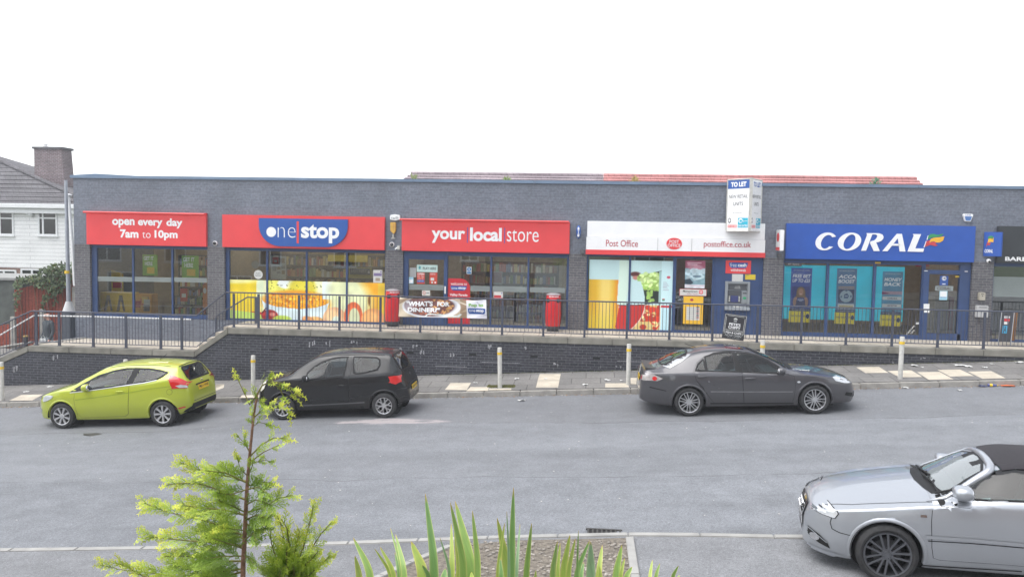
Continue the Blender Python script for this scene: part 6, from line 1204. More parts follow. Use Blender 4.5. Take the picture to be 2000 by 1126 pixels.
    for vw in 'LR': c.line('chrome_strip', [P(*q) for q in [(640, 570), (770, 556), (960, 530), (1120, 508), (1290, 485), (1400, 462)]], .016, vw, M_bright, .011)
    door = [P(*q, 0.02) for q in [(668, 575), (780, 563), (960, 538), (1145, 512), (1142, 640), (1137, 760), (1110, 782), (720, 797), (690, 760), (668, 690), (660, 630)]]
    c.both('door_gap', c.grow(door, .008), M_gap, .0015); dd = c.both('door', door, M, .005); handle(c, *P(1062, 566, .0), dd, M)
    for vw in 'LR': c.line('crease_shade', [P(*q, 0.) for q in [(665, 640), (900, 610), (1140, 575), (1330, 540), (1500, 522)]], .014, vw, pm('lime_shadow_crease', (.22, .30, .01), .4), .007)  # darker lime strip paints the fold's shade onto the body side
    c.both('fuel_flap_gap', [(P(1497, 570, 0)[0]+.068*math.cos(a), P(1497, 570, 0)[1]+.068*math.sin(a)) for a in np.linspace(0, 6.28, 20)[:-1]], M_gap, .0015); c.both('fuel_flap', [(P(1497, 570, 0)[0]+.062*math.cos(a), P(1497, 570, 0)[1]+.062*math.sin(a)) for a in np.linspace(0, 6.28, 20)[:-1]], M, .004)
    tail = [P(*q, .08) for q in [(1495, 424), (1540, 430), (1600, 462), (1645, 500), (1662, 540), (1600, 537), (1525, 520), (1505, 470)]]
    for o in c.both('tail_light', tail, M_lens, .014): pass
    for vw, s_ in (('L', -1), ('R', 1)): c.decal('tail_light', [(s_*.70, .90), (s_*.69, 1.02), (s_*.72, 1.10), (s_*.80, 1.10), (s_*.82, .88)], 'B', M_lens, .012)
    c.both('reversing_lens', [P(*q, .08) for q in [(1560, 512), (1600, 505), (1640, 515), (1650, 535), (1590, 530)]], M_clear, .018)
    c.both('headlight', [P(*q, .22) for q in [(398, 640), (408, 606), (440, 590), (490, 588), (516, 592), (500, 614), (455, 636), (410, 650)]], M_clear, .012, step=.03)
    for s_ in (-1, 1): c.decal('headlight', [(s_*.40, .70), (s_*.55, .79), (s_*.66, .80), (s_*.66, .70), (s_*.5, .65)], 'F', M_clear, .01)
    c.decal('grille', [(-.42, .42), (.42, .42), (.48, .32), (.4, .26), (-.4, .26), (-.48, .32)], 'F', M_trim, .006)
    c.both('fog_light', [(.10, .44), (.2, .46), (.22, .40), (.12, .37)], M_chrome, .008)
    low = [P(*q, .0) for q in [(1560, 775), (1680, 735), (1770, 690), (1850, 640), (1882, 612), (1885, 650), (1830, 690), (1760, 735), (1640, 780)]]
    c.both('lower_bumper', [(3.72, .30), (3.80, .37), (3.90, .43), (3.94, .45), (3.94, .34), (3.8, .27)], M_trim, .008); c.decal('lower_bumper', [(-.66, .34), (-.60, .50), (.60, .50), (.66, .34), (.5, .3), (-.5, .3)], 'B', M_trim, .008)
    c.both('reflector', [(3.60, .40), (3.66, .43), (3.80, .455), (3.82, .43), (3.7, .40)], M_lens, .01)
    c.decal('tailgate_gap', rect(-.56, .56, .545, .556), 'B', M_gap, .003); plate(c, 'B', -.26, .26, .76, .875, 'MJ11 XHE'); c.decal('number_plate_recess', rect(-.34, .34, .875, .91), 'B', M_trim, .006)
    c.decal('badge', el((-.06, .06, .945, .985)), 'B', M_chrome, .01, step=.03)
    c.line('wiper', [(0, 1.03), (.12, 1.06), (.38, 1.10)], .02, 'B', M_trim, .015)
    for s_ in (-1, 1): c.line('roof_seam', [(1.9, s_*.52), (2.6, s_*.53), (3.4, s_*.51)], .012, 'T', M_gap, .003)
    c.decal('spoiler_edge', rect(3.585, 3.60, -.5, .5), 'T', M_gap, .004)
    x, z = P(738, 535, -.08); mirror_part(c, x+.02, .80, z, (.085, .11, .085), M, M_trim)
    MB().tube([(2.85, 0, 1.46), (3.05, 0, 1.60)], .006, 6).build('aerial', M_trim, c.t)
    c.line('bonnet_gap', [(.30, -.62), (.6, -.66), (1.0, -.68)], .01, 'T', M_gap, .003); c.line('bonnet_gap', [(.30, .62), (.6, .66), (1.0, .68)], .01, 'T', M_gap, .003); c.decal('cowl', [(.985, -.6), (1.05, -.6), (1.02, 0), (1.05, .6), (.985, .6), (.95, 0)], 'T', M_trim, .006)
    mp.seat(c.t, W); return c
def frit(c, poly, view, d, mat=M_trim, off=.008):
    inner = c_grow(poly, -d); mb = MB(); n = len(poly); P, Q = [], []
    for i in range(n):
        a, b_, e, g = Vector(poly[i]), Vector(poly[(i+1) % n]), Vector(inner[i]), Vector(inner[(i+1) % n]); k = max(1, int((b_-a).length/.06))
        for j in range(k): P.append(a.lerp(b_, j/k)); Q.append(e.lerp(g, j/k))
    n = len(P)
    for i in range(n):
        j = (i+1) % n; q = [c.cast(view, *p) for p in (P[i], P[j], Q[j], Q[i])]
        if all(a[0] is not None for a in q): mb.add([tuple(a+b_*off) for a, b_ in q], [(0, 1, 2, 3)])
    return mb.build('window_surround', mat, c.t, weld=False)
def c_grow(poly, d):
    o = []; n = len(poly); ar = sum(poly[i][0]*poly[(i+1) % n][1]-poly[(i+1) % n][0]*poly[i][1] for i in range(n)); sgn = 1 if ar > 0 else -1
    for i in range(n):
        a, b_, e = Vector(poly[i-1]), Vector(poly[i]), Vector(poly[(i+1) % n]); t1, t2 = (b_-a).normalized(), (e-b_).normalized(); t = (t1+t2).normalized(); m_ = min(2.2, 1/max(.3, t.dot(t1))); o.append(tuple(b_+Vector((t.y, -t.x))*d*sgn*m_))
    return o
def frits(c, sides, others, d=.02):
    for w_ in sides:
        for vw in 'LR': frit(c, w_, vw, d)
    for vw, w_ in others: frit(c, w_, vw, d+.02)
green = green_car(); ring_of, grow = green.ring, green.grow
def ring(c, outer, inner, mat, off):
    for vw in 'LR':
        mb = MB(); n = len(outer)
        for i in range(n):
            j = (i+1) % n; q = [c.cast(vw, *p) for p in (outer[i], outer[j], inner[j], inner[i])]
            if all(a[0] is not None for a in q): mb.add([tuple(a+b_*off) for a, b_ in q], [(0, 1, 2, 3)])
        mb.build('window_surround', mat, c.t, weld=False)
# ------------------------------------------------------------------ the black hatchback
def black_car():
    W, L_ = 1.66, 3.64; ax = (.725, 3.095)
    mp = Map(0, 0, (556, 797), (747, 791), 18.12, *ax, zroad)
    P = lambda zx, zy, dy=.08: mp(*Z(zx, zy, 420, 640, 4.545), dy)
    M = paint('black_paint', (.007, .007, .008), 0., .25, dust=.08, coat=.15)
    c = Car('parked_car', 'small black three door hatchback parked facing left behind the green car', L_, W,
        zt=[(0, .62), (.05, .73), (.14, .82), (.35, .93), (.65, 1.01), (.85, 1.06), (1.1, 1.22), (1.4, 1.39), (1.65, 1.465), (2.1, 1.50), (2.6, 1.495), (3.0, 1.465), (3.22, 1.43), (3.30, 1.35), (3.42, 1.15), (3.50, 1.0), (3.54, .88), (3.60, .74), (3.635, .62), (3.64, .52)],
        zb=[(0, .54), (.1, .70), (.3, .82), (.6, .91), (.9, .935), (1.5, .945), (2.2, .955), (2.9, .975), (3.25, 1.0), (3.45, .96), (3.52, .85), (3.62, .60), (3.64, .47)],
        z0=[(0, .26), (.12, .22), (.5, .2), (2, .2), (3.2, .24), (3.5, .30), (3.64, .35)], hw=[(0, .40), (.03, .50), (.1, .64), (.25, .80), (.5, .92), (.9, .98), (1.8, 1), (2.6, 1.0), (3.0, .975), (3.3, .92), (3.5, .83), (3.6, .73), (3.64, .62)],
        wr=[(0, .48), (.3, .70), (.8, .78), (1.05, .73), (1.4, .67), (2.0, .665), (2.8, .655), (3.2, .64), (3.4, .68), (3.64, .62)], crown=[(0, .03), (.6, .05), (1.0, .05), (2.0, .055), (3.1, .05), (3.4, .03), (3.64, .02)], mats={'paint': M, 'recess': M_trim}, axles=ax, wr_=.284)
    c.cab = (1.05, 3.0); c.drv = 1
    win1 = [P(*q) for q in [(818, 400), (870, 352), (945, 308), (1030, 280), (1110, 270), (1163, 268), (1147, 425), (1000, 440), (830, 462), (814, 445)]]
    win2 = [P(*q) for q in [(1215, 266), (1320, 268), (1420, 275), (1448, 292), (1455, 335), (1440, 372), (1330, 398), (1250, 405), (1230, 395), (1218, 320)]]
    rw_ = [(-.48, 1.00), (.48, 1.00), (.55, 1.10), (.51, 1.34), (.42, 1.40), (-.42, 1.40), (-.51, 1.34), (-.55, 1.10)]
    ws = [(.93, -.60), (.89, -.3), (.87, 0), (.89, .3), (.93, .60), (1.42, .50), (1.50, .25), (1.52, 0), (1.50, -.25), (1.42, -.50)]
    c.holes = [('L', win1), ('L', win2), ('B', rw_), ('T', ws)]
    c.finish(wheels=wheel_maker(.284, .188, .175, 6, M_alloy, 'split', .05))
    for w_, nm in ((win1, 'side_window'), (win2, 'rear_side_window')): c.both(nm, w_, M_cglass, .006)
    c.decal('rear_window', rw_, 'B', M_cglassd, .006); c.decal('windscreen', ws, 'T', M_cglass, .006)
    ring(c, grow(win1, .02), win1, M_trim, .005); ring(c, grow(win2, .018), win2, M_trim, .005); frits(c, (win1, win2), (('B', rw_), ('T', ws)))
    c.both('rear_quarter_glass', [P(*q, .12) for q in [(1540, 278), (1560, 268), (1612, 385), (1565, 400)]], M_cglassd, .008)
    door = [P(*q, 0.02) for q in [(752, 490), (830, 470), (1000, 450), (1185, 432), (1188, 560), (1180, 660), (780, 690), (758, 640), (742, 570)]]
    c.both('door_gap', grow(door, .008), M_gap, .0015); dd = c.both('door', door, M, .005); handle(c, *P(1120, 512, .0), dd, M, .18)
    for vw in 'LR': c.line('rubbing_strip', [P(*q, 0.) for q in [(765, 690), (1000, 678), (1325, 660)]], .028, vw, pm('grey_strip', (.10, .10, .105), .5), .012)
    c.both('door_pillar_trim', [P(*q) for q in [(1172, 262), (1200, 262), (1205, 420), (1186, 428), (1160, 425)]], M, .0055)
    c.both('tail_light', [P(*q, .05) for q in [(1537, 432), (1640, 425), (1642, 480), (1600, 502), (1560, 490)]], M_lens, .014)
    for s_ in (-1, 1): c.decal('tail_light', [(s_*.68, .80), (s_*.68, .93), (s_*.74, .95), (s_*.78, .80)], 'B', M_lens, .012)
    hl = [(.075, .66), (.10, .74), (.17, .815), (.27, .86), (.31, .82), (.27, .72), (.17, .64)]
    c.both('headlight', hl, pm('cloudy_lens', (.68, .66, .58), .25, 0, .08, 6, coat=.6), .014)
    for s_ in (-1, 1): c.decal('headlight', el((s_*.55-.11, s_*.55+.11, .67, .82)), 'F', M_clear, .01, step=.04)
    c.decal('grille', [(-.40, .46), (.40, .46), (.44, .34), (.36, .28), (-.36, .28), (-.44, .34)], 'F', M_gap, .006); c.both('repeater', el((P(608, 524, 0)[0]-.045, P(608, 524, 0)[0]+.045, P(608, 524, 0)[1]-.018, P(608, 524, 0)[1]+.018)), M_clear, .01, step=.03)
    c.both('arch_trim', [(2.55, .22), (2.62, .22), (2.62, .28), (2.55, .28)], M_trim, .005); c.both('bumper_highlight', [(3.36, .62), (3.5, .66), (3.60, .655), (3.6, .64), (3.5, .64)], pm('painted_soft_highlight', (.05, .05, .055), .3), .008)  # lighter strip paints a soft highlight along the bumper
    plate(c, 'B', -.26, .26, .55, .655, 'RK04 WEF'); c.decal('tailgate_gap', rect(-.5, .5, .70, .712), 'B', M_gap, .003); c.decal('badge', el((-.05, .05, .86, .92)), 'B', M_chrome, .01, step=.03); c.line('wiper', [(0, 1.02), (.1, 1.05), (.34, 1.1)], .02, 'B', M_trim, .015)
    for s_ in (-1, 1): c.line('roof_seam', [(1.6, s_*.53), (2.3, s_*.54), (3.1, s_*.52)], .012, 'T', M_gap, .003)
    x, z = P(795, 450, -.02); mirror_part(c, x, .76, z, (.07, .085, .07), M_trim, M_trim); c.line('wiper', [(.93, -.1), (.96, .35), (1.0, .55)], .02, 'T', M_trim, .014); c.line('wiper', [(.93, -.5), (.91, -.2), (.95, .05)], .02, 'T', M_trim, .014); c.decal('cowl', [(.83, -.56), (.91, -.58), (.87, 0), (.91, .58), (.83, .56), (.79, 0)], 'T', M_trim, .006)
    MB().tube([(2.72, .1, 1.48), (2.95, .1, 1.62)], .006, 6).build('aerial', M_trim, c.t)
    mp.seat(c.t, W); return c
black_car()
# ------------------------------------------------------------------ the grey saloon, facing right
def grey_car():
    W, L_ = 1.78, 4.69; ax = (.955, 3.63)
    mp = Map(0, 0, (1592, 779), (1350, 786), 18.12, *ax, zroad)
    P = lambda zx, zy, dy=.10: mp(*Z(zx, zy, 1220, 640, 4.1667), dy)
    M = paint('gunmetal_paint', (.070, .068, .075), .4, .30, dust=.16)
    c = Car('parked_car', 'dark grey five door saloon parked facing right with a tinted sunroof', L_, W,
        zt=[(0, .52), (.05, .62), (.15, .70), (.4, .80), (.8, .895), (1.2, .955), (1.42, 1.0), (1.75, 1.17), (2.15, 1.34), (2.45, 1.41), (2.85, 1.435), (3.2, 1.415), (3.55, 1.345), (3.9, 1.225), (4.2, 1.09), (4.36, 1.045), (4.52, 1.04), (4.58, 1.0), (4.63, .86), (4.67, .70), (4.69, .56)],
        zb=[(0, .47), (.1, .62), (.3, .71), (.7, .80), (1.1, .865), (1.5, .885), (2.2, .90), (3.0, .92), (3.6, .94), (4.1, .955), (4.45, .96), (4.58, .92), (4.65, .68), (4.69, .50)],
        z0=[(0, .24), (.15, .19), (.5, .185), (2.3, .18), (4.0, .22), (4.5, .29), (4.69, .36)], hw=[(0, .42), (.03, .52), (.1, .66), (.25, .80), (.5, .905), (.95, .98), (1.8, 1), (3.4, 1.0), (3.9, .98), (4.3, .93), (4.5, .87), (4.62, .79), (4.67, .71), (4.69, .62)],
        wr=[(0, .45), (.3, .68), (1.2, .78), (1.5, .73), (2.0, .64), (2.6, .615), (3.2, .61), (3.8, .64), (4.2, .72), (4.5, .78), (4.69, .66)], crown=[(0, .03), (.8, .05), (1.4, .05), (2.4, .05), (3.4, .05), (4.2, .03), (4.69, .02)], mats={'paint': M, 'recess': M_gap}, axles=ax, wr_=.316)
    c.cab = (1.7, 3.6); c.drv = -1
    winf = [P(*q) for q in [(915, 222), (930, 214), (1010, 220), (1090, 240), (1180, 278), (1258, 322), (1300, 365), (1150, 364), (955, 358)]]
    winr = [P(*q) for q in [(660, 246), (740, 222), (820, 212), (882, 210), (910, 354), (780, 354), (668, 350)]]
    winq = [P(*q) for q in [(575, 345), (600, 300), (645, 262), (650, 280), (662, 348), (610, 348)]]
    whole = [P(*q) for q in [(560, 347), (590, 292), (650, 248), (740, 214), (830, 204), (940, 204), (1030, 213), (1120, 240), (1220, 290), (1310, 352), (1330, 370), (1150, 371), (900, 362), (640, 357)]]
    ws = [(1.50, -.63), (1.45, -.3), (1.43, 0), (1.45, .3), (1.50, .63), (2.12, .47), (2.22, .22), (2.24, 0), (2.22, -.22), (2.12, -.47)]
    rw_ = [(3.62, -.44), (3.56, -.2), (3.55, 0), (3.56, .2), (3.62, .44), (4.12, .58), (4.20, .3), (4.21, 0), (4.20, -.3), (4.12, -.58)]
    c.holes = [('L', winf), ('L', winr), ('L', winq), ('T', ws), ('T', rw_)]
    c.finish(wheels=wheel_maker(.316, .228, .215, 7, M_alloy, 'twin', .055))
    ring(c, grow(whole, .004), whole, M_trim, .005); ring(c, grow(winf, .02), winf, M_trim, .005); ring(c, grow(winr, .018), winr, M_trim, .005); ring(c, grow(winq, .018), winq, M_trim, .005)
    c.both('door_pillar_trim', [P(*q) for q in [(884, 208), (912, 208), (953, 360), (912, 358)]], M_trim, .0055)
    for w_, nm in ((winf, 'side_window'), (winr, 'side_window'), (winq, 'quarter_window')): c.both(nm, w_, M_cglass, .007)
    c.decal('windscreen', ws, 'T', M_cglass, .006); c.decal('rear_window', rw_, 'T', M_cglass, .006); frits(c, (winf, winr, winq), (('T', ws), ('T', rw_)))
    c.both('rear_pillar_reflection', [P(*q, .16) for q in [(300, 316), (420, 262), (540, 212), (558, 222), (470, 280), (370, 330)]], pm('painted_glass_reflection', (.42, .43, .44), .25, .2), .008)  # pale grey strip paints in the reflection on the rear pillar
    d1 = [P(*q, .02) for q in [(960, 366), (1150, 374), (1340, 382), (1378, 390), (1388, 460), (1378, 560), (1365, 606), (975, 610), (966, 500)]]
    d2 = [P(*q, .02) for q in [(566, 362), (740, 360), (952, 366), (962, 500), (966, 608), (730, 610), (690, 560), (640, 480), (585, 425)]]
    for d in (d1, d2): c.both('door_gap', grow(d, .007), M_gap, .0015)
    a1 = c.both('door', d1, M, .0075, step=.035); a2 = c.both('door', d2, M, .0075, step=.035); handle(c, *P(1022, 412, 0), a1, M, .22); handle(c, *P(632, 399, 0), a2, M, .22)
    for vw in 'LR': c.line('side_moulding', [P(*q, 0) for q in [(700, 517), (1000, 519), (1368, 518)]], .024, vw, pm('grey_moulding', (.16, .16, .165), .35, .2), .012)
    c.both('tail_light', [P(*q, .05) for q in [(172, 372), (235, 378), (312, 412), (270, 432), (205, 430), (180, 410)]], pm('clear_red_lens', (.50, .46, .45), .12, .3, .2, 14, coat=1), .014)
    c.both('red_lamp', el((P(246, 412, .05)[0]-.05, P(246, 412, .05)[0]+.05, P(246, 412, .05)[1]-.045, P(246, 412, .05)[1]+.045)), M_lens, .02, step=.03)
    for s_ in (-1, 1): c.decal('tail_light', [(s_*.48, .80), (s_*.48, .91), (s_*.74, .92), (s_*.80, .80)], 'B', pm('clear_red_lens', (.5, .46, .45), .12), .012); c.decal('red_lamp', el((s_*.62-.05, s_*.62+.05, .81, .90)), 'B', M_lens, .018, step=.03)
    c.both('headlight', [(.12, .62), (.16, .69), (.42, .775), (.56, .775), (.50, .70), (.30, .64)], M_clear, .012); c.both('repeater', el((P(1418, 440, 0)[0]-.035, P(1418, 440, 0)[0]+.035, P(1418, 440, 0)[1]-.02, P(1418, 440, 0)[1]+.02)), M_clear, .012, step=.03)
    for s_ in (-1, 1): c.decal('headlight', [(s_*.32, .61), (s_*.36, .68), (s_*.58, .70), (s_*.6, .62)], 'F', M_clear, .01)
    c.decal('grille', [(-.26, .68), (.26, .68), (.18, .54), (-.18, .54)], 'F', M_gap, .008); c.decal('lower_grille', [(-.5, .40), (.5, .40), (.56, .30), (-.56, .30)], 'F', M_gap, .008); plate(c, 'F', -.26, .26, .42, .53, 'YC07 PKA', M_wht); plate(c, 'B', -.26, .26, .72, .835, 'YC07 PKA')
    c.both('bumper_vent', [(.09, .40), (.26, .44), (.3, .38), (.12, .32)], M_gap, .008); c.both('sill_gap', [P(*q, 0) for q in [(700, 612), (1380, 612), (1380, 622), (700, 622)]], M_gap, .004)
    # boot spoiler
    mb = MB(); fr = (Vector((0, 0, 0)), XA, ZA); mb.prism([(4.28, 1.03), (4.44, 1.045), (4.555, 1.062), (4.555, 1.045), (4.46, 1.02), (4.30, 1.01)], -.60, .60, (Vector((0, 0, 0)), XA, ZA)); mb.build('boot_spoiler', pm('spoiler_grey', (.05, .048, .05), .5, .2, .06, 6), c.t, bevel=.008)
    sr_ = [(2.36, -.42), (2.34, 0), (2.36, .42), (2.72, .42), (2.74, 0), (2.72, -.42)]; c.decal('sunroof', sr_, 'T', pm('sunroof_glass', (.02, .015, .016), .08, 0, .1, 5, coat=1), .006); 
    for s_ in (-1, 1): c.line('bonnet_gap', [(.42, s_*.62), (.8, s_*.67), (1.4, s_*.69)], .01, 'T', M_gap, .003); c.line('roof_seam', [(2.2, s_*.5), (2.8, s_*.51), (3.5, s_*.47)], .012, 'T', M_gap, .003)
    c.decal('cowl', [(1.36, -.6), (1.46, -.62), (1.42, 0), (1.46, .62), (1.36, .6), (1.32, 0)], 'T', M_trim, .006); c.line('wiper', [(1.5, -.5), (1.48, -.15), (1.52, .1)], .02, 'T', M_trim, .014); c.line('wiper', [(1.5, 0), (1.5, .3), (1.56, .55)], .02, 'T', M_trim, .014)
    c.both('boot_gap', [(4.28, .93), (4.56, .90), (4.56, .89), (4.28, .92)], M_gap, .003); c.both('bumper_gap', [P(*q, 0.02) for q in [(205, 480), (340, 510), (340, 516), (205, 490)]], M_gap, .003)
    x, z = P(1275, 355, -.08); mirror_part(c, x-.02, .82, z, (.08, .10, .075), M, M_trim); MB().tube([(3.35, 0, 1.40), (3.6, 0, 1.5)], .006, 6).build('aerial', M_trim, c.t)
    mp.seat(c.t, W); return c
grey_car()
# ------------------------------------------------------------------ the silver convertible in the foreground
def silver_car():
    W, L_ = 1.777, 4.573; ax = (.825, 3.479); Y = 9.10
    fx = 3.32
    s_ = 1609.38; mp = Map(0, 0, (1733, 1077.5), (1733+290, 1085), Y, *ax, lambda X, Yy: znear(X, 9.8)+.02)
    X0 = fx-ax[0]*math.cos(mp.a); mp.X0 = X0; zw = -.985; mp.a = .042; mp.X0 = X0; mp.Z0 = zw-ax[0]*math.sin(mp.a)
    q_ = Vector((ax[0], -W/2, 0)); q_ = q_-Matrix.Rotation(R_(-10.1), 3, 'Z') @ q_
    MW = Matrix.Translation((mp.X0+q_.x, Y+W/2+q_.y, mp.Z0)) @ Matrix.Rotation(R_(-10.1), 4, 'Z') @ Matrix.Rotation(-.042, 4, 'Y'); MI = MW.inverted()
    def P(zx, zy, dy=.06):
        o, d = MI @ CP, MI.to_3x3() @ ray(*Z(zx, zy, 1540, 840, 3.937)); p = o+d*((-W/2+dy-o.y)/d.y); return (p.x, p.z)
    M = paint('silver_paint', (.44, .46, .49), .7, .34, coat=.7)
    c = Car('parked_car', 'silver convertible with black fabric roof parked at the near kerb', L_, W,
        zt=[(0, .56), (.04, .65), (.10, .71), (.25, .765), (.5, .825), (.8, .875), (1.1, .915), (1.32, .945), (1.60, 1.085), (1.85, 1.205), (2.0, 1.26), (2.3, 1.305), (2.8, 1.30), (3.2, 1.25), (3.6, 1.17), (3.9, 1.045), (4.2, 1.01), (4.45, .97), (4.53, .86), (4.565, .68), (4.573, .56)],
        zb=[(0, .50), (.08, .63), (.2, .70), (.5, .77), (.9, .835), (1.3, .885), (2.0, .93), (2.8, .94), (3.5, .945), (4.2, .93), (4.45, .88), (4.54, .66), (4.573, .5)],
        z0=[(0, .22), (.12, .18), (.5, .175), (2.3, .175), (4.0, .22), (4.4, .28), (4.573, .34)], hw=[(0, .30), (.02, .40), (.06, .52), (.13, .64), (.25, .77), (.45, .885), (.8, .97), (1.5, 1), (3.4, 1.0), (3.9, .98), (4.3, .92), (4.48, .86), (4.55, .79), (4.573, .72)],
        wr=[(0, .46), (.12, .66), (.5, .76), (1.2, .80), (1.45, .74), (1.9, .66), (2.3, .63), (3.0, .62), (3.5, .66), (3.9, .76), (4.573, .7)], crown=[(0, .03), (.5, .07), (1.2, .075), (2.2, .055), (3.2, .06), (3.9, .03), (4.573, .02)], mats={'paint': M, 'recess': M}, axles=ax, wr_=.322, pitch=.025)
    c.cab = (1.5, 3.2); c.drv = 1
    win = [P(1175, 530, .08), P(1300, 440, .17), P(1440, 362, .25), P(1575, 303, .31), P(1700, 296, .31), P(1811, 298, .31)]
    win = win + [(3.0, win[-1][1]-.02), (3.22, 1.10), (3.28, .965)] + [P(1811, 545, .06), P(1450, 540, .06)]
    ws = [(1.43, -.60), (1.37, -.3), (1.35, 0), (1.37, .3), (1.43, .60), (1.86, .45), (1.92, .22), (1.94, 0), (1.92, -.22), (1.86, -.45)]
    c.holes = [('L', win), ('T', ws)]
    c.finish(arch=.05, wheels=wheel_maker(.322, .243, .235, 7, M_gmet, 'wide_twin', .06))
    M_soft = pm('black_fabric', (.022, .020, .024), .9, 0, .15, 30, .25, 120)
    soft = [(2.02, -.535), (2.0, -.3), (2.0, 0), (2.0, .3), (2.02, .535), (2.3, .535), (3.0, .53), (3.5, .56), (3.78, .56), (3.85, 0), (3.78, -.56), (3.5, -.56), (3.0, -.53), (2.3, -.535)]
    c.decal('soft_top', soft, 'T', M_soft, .012)
    for vw in 'LR':
        top = [P(1450, 148, .30), P(1570, 297, .14), P(1811, 295, .12), (3.02, win[6][1]+.012), (3.26, 1.13), (3.32, .965), (3.9, .965), (3.75, 1.10), (3.5, 1.2), (3.2, 1.30), (2.8, 1.37), (2.4, 1.37), (2.2, 1.33)]
        q = [P(1568, 299, .31), P(1680, 292, .31), P(1811, 293, .31), (3.02, win[6][1]+.012), (3.26, 1.13), (3.34, .965), (3.86, .965), (3.74, 1.08), (3.45, 1.15), (3.1, 1.215), (2.6, 1.25), (2.15, 1.235)]
        c.decal('soft_top', q, vw, M_soft, .013)
    c.both('side_window', win, glassmat('convertible_glass', (.38, .52, .51), 1.6), .006); c.decal('windscreen', ws, 'T', glassmat('windscreen_glass', (.42, .58, .56), 2.3, film=.28, filmcol=(.62, .68, .68)), .006); ring(c, grow(win, .012), win, M_trim, .006); frits(c, (win,), (('T', ws),), .006)  # pale film paints a bright sky reflection into the windscreen
    mb = MB(); Q_ = [c.cast('T', a, b_) for a, b_ in [(1.24, -.70), (1.44, -.675), (1.62, -.61), (1.75, -.565), (1.86, -.525), (1.915, -.49), (1.945, -.40), (1.96, -.2), (1.965, 0), (1.96, .2), (1.945, .40), (1.915, .49), (1.86, .525), (1.75, .565), (1.62, .61), (1.50, .655), (1.40, .70)]]; mb.tube([a+b_*.004 for a, b_ in Q_], [.008, .026, .036, .042, .046, .048, .046, .044, .042, .036, .028, .02, .014, .013, .012, .012, .012], 10); mb.build('windscreen_frame', M, c.t, smooth='all')
    door = [P(*q, .0) for q in [(1140, 560), (1165, 548), (1450, 560), (1811, 569)]] + [(3.02, P(1811, 558, 0)[1]), (3.05, .6), (3.0, .28)] + [P(1700, 1040, 0), P(1170, 1002, 0), P(1120, 985, 0), P(1106, 900, 0), P(1103, 700, 0), P(1112, 620, 0)]
    c.both('door_gap', grow(door, .006), M_gap, .0015); dd = c.both('door', door, M, .005); handle(c, 2.80, .80, dd, M, .22)
    for vw in 'LR': c.line('side_moulding', [P(*q, -.01) for q in [(1060, 818), (1400, 842), (1811, 880)]]+[(3.0, P(1811, 880, -.01)[1]-.01)], .034, vw, M, .016); c.line('moulding_edge', [P(*q, -.01) for q in [(1075, 850), (1400, 868), (1811, 903)]], .01, vw, M_gap, .006); c.line('sill_edge', [P(*q, -.01) for q in [(1035, 1055), (1400, 1075), (1811, 1100)]], .012, vw, M_gap, .006)
    hl = [P(*q, .16) for q in [(152, 632), (190, 572), (280, 590), (375, 622), (383, 640), (358, 676), (250, 660), (195, 650)]]
    c.both('headlight_gap', grow(hl, .008), M_gap, .003)
    for o in c.both('headlight', hl, M_clear, .010, step=.03): pass
    c.both('lamp_unit', [P(*q, .16) for q in [(205, 600), (235, 605), (240, 655), (205, 645)]], pm('lamp_dark', (.12, .13, .14), .2, .5), .014, step=.03)
    for s1 in (-1, 1):
        c.line('bonnet_gap', [(.20, s1*.50), (.5, s1*.63), (.9, s1*.69), (1.40, s1*.74)], .009, 'T', M_gap, .003)
    grl = [(-.27, .66), (.27, .66), (.30, .60), (.20, .32), (-.20, .32), (-.30, .60)]; c.decal('grille', grl, 'F', M_gap, .01)
    for i in range(7): z_ = .35+.045*i; c.decal('grille_bar', rect(-.20-.01*i, .20+.01*i, z_, z_+.012), 'F', M_chrome, .016)
    for s1 in (-1, 1): c.line('grille_rim', [(s1*.20, .32), (s1*.30, .60), (s1*.27, .665)], .022, 'F', M_chrome, .02)
    c.line('grille_rim', [(-.27, .665), (0, .672), (.27, .665)], .022, 'F', M_chrome, .02); plate(c, 'F', -.26, .26, .40, .51, 'LC06 VDT', M_wht)
    for i in range(4): x_ = -.105+.07*i; pts = [(x_+.04*math.cos(a), .60+.04*math.sin(a)) for a in np.linspace(0, 2*math.pi, 17)]; mb = MB(); Q_ = [c.cast('F', *p) for p in pts]; mb.tube([a+b_*.026 for a, b_ in Q_], .006, 6, False); mb.build('ring_badge', M_chrome, c.t, smooth=True)
    fog = [P(*q, .22) for q in [(125, 760), (180, 785), (245, 812), (300, 858), (322, 905), (240, 880), (170, 845), (130, 800)]]
    for o in c.both('fog_vent', fog, M_gap, .006, step=.03): pass
    fc = P(213, 838, .22); c.both('fog_light', el((fc[0]-.045, fc[0]+.045, fc[1]-.04, fc[1]+.04)), M_chrome, .014, step=.02)
    for vw in 'LR': c.line('vent_bar', [P(*q, .22) for q in [(130, 775), (200, 800), (300, 860)]], .012, vw, M_atm, .012); c.line('bumper_gap', [P(*q, .05) for q in [(345, 690), (332, 740), (345, 785), (400, 805), (488, 818)]], .008, vw, M_gap, .003)
    c.both('wing_badge', rect(P(1018, 652, 0)[0], P(1066, 668, 0)[0], P(1018, 668, 0)[1], P(1018, 650, 0)[1]), M_chrome, .008, step=.03)
    c.decal('cowl', [(1.33, -.52), (1.40, -.53), (1.37, -.3), (1.345, 0), (1.37, .3), (1.42, .61), (1.32, .62), (1.26, .3), (1.245, 0), (1.28, -.3)], 'T', M_trim, .006)
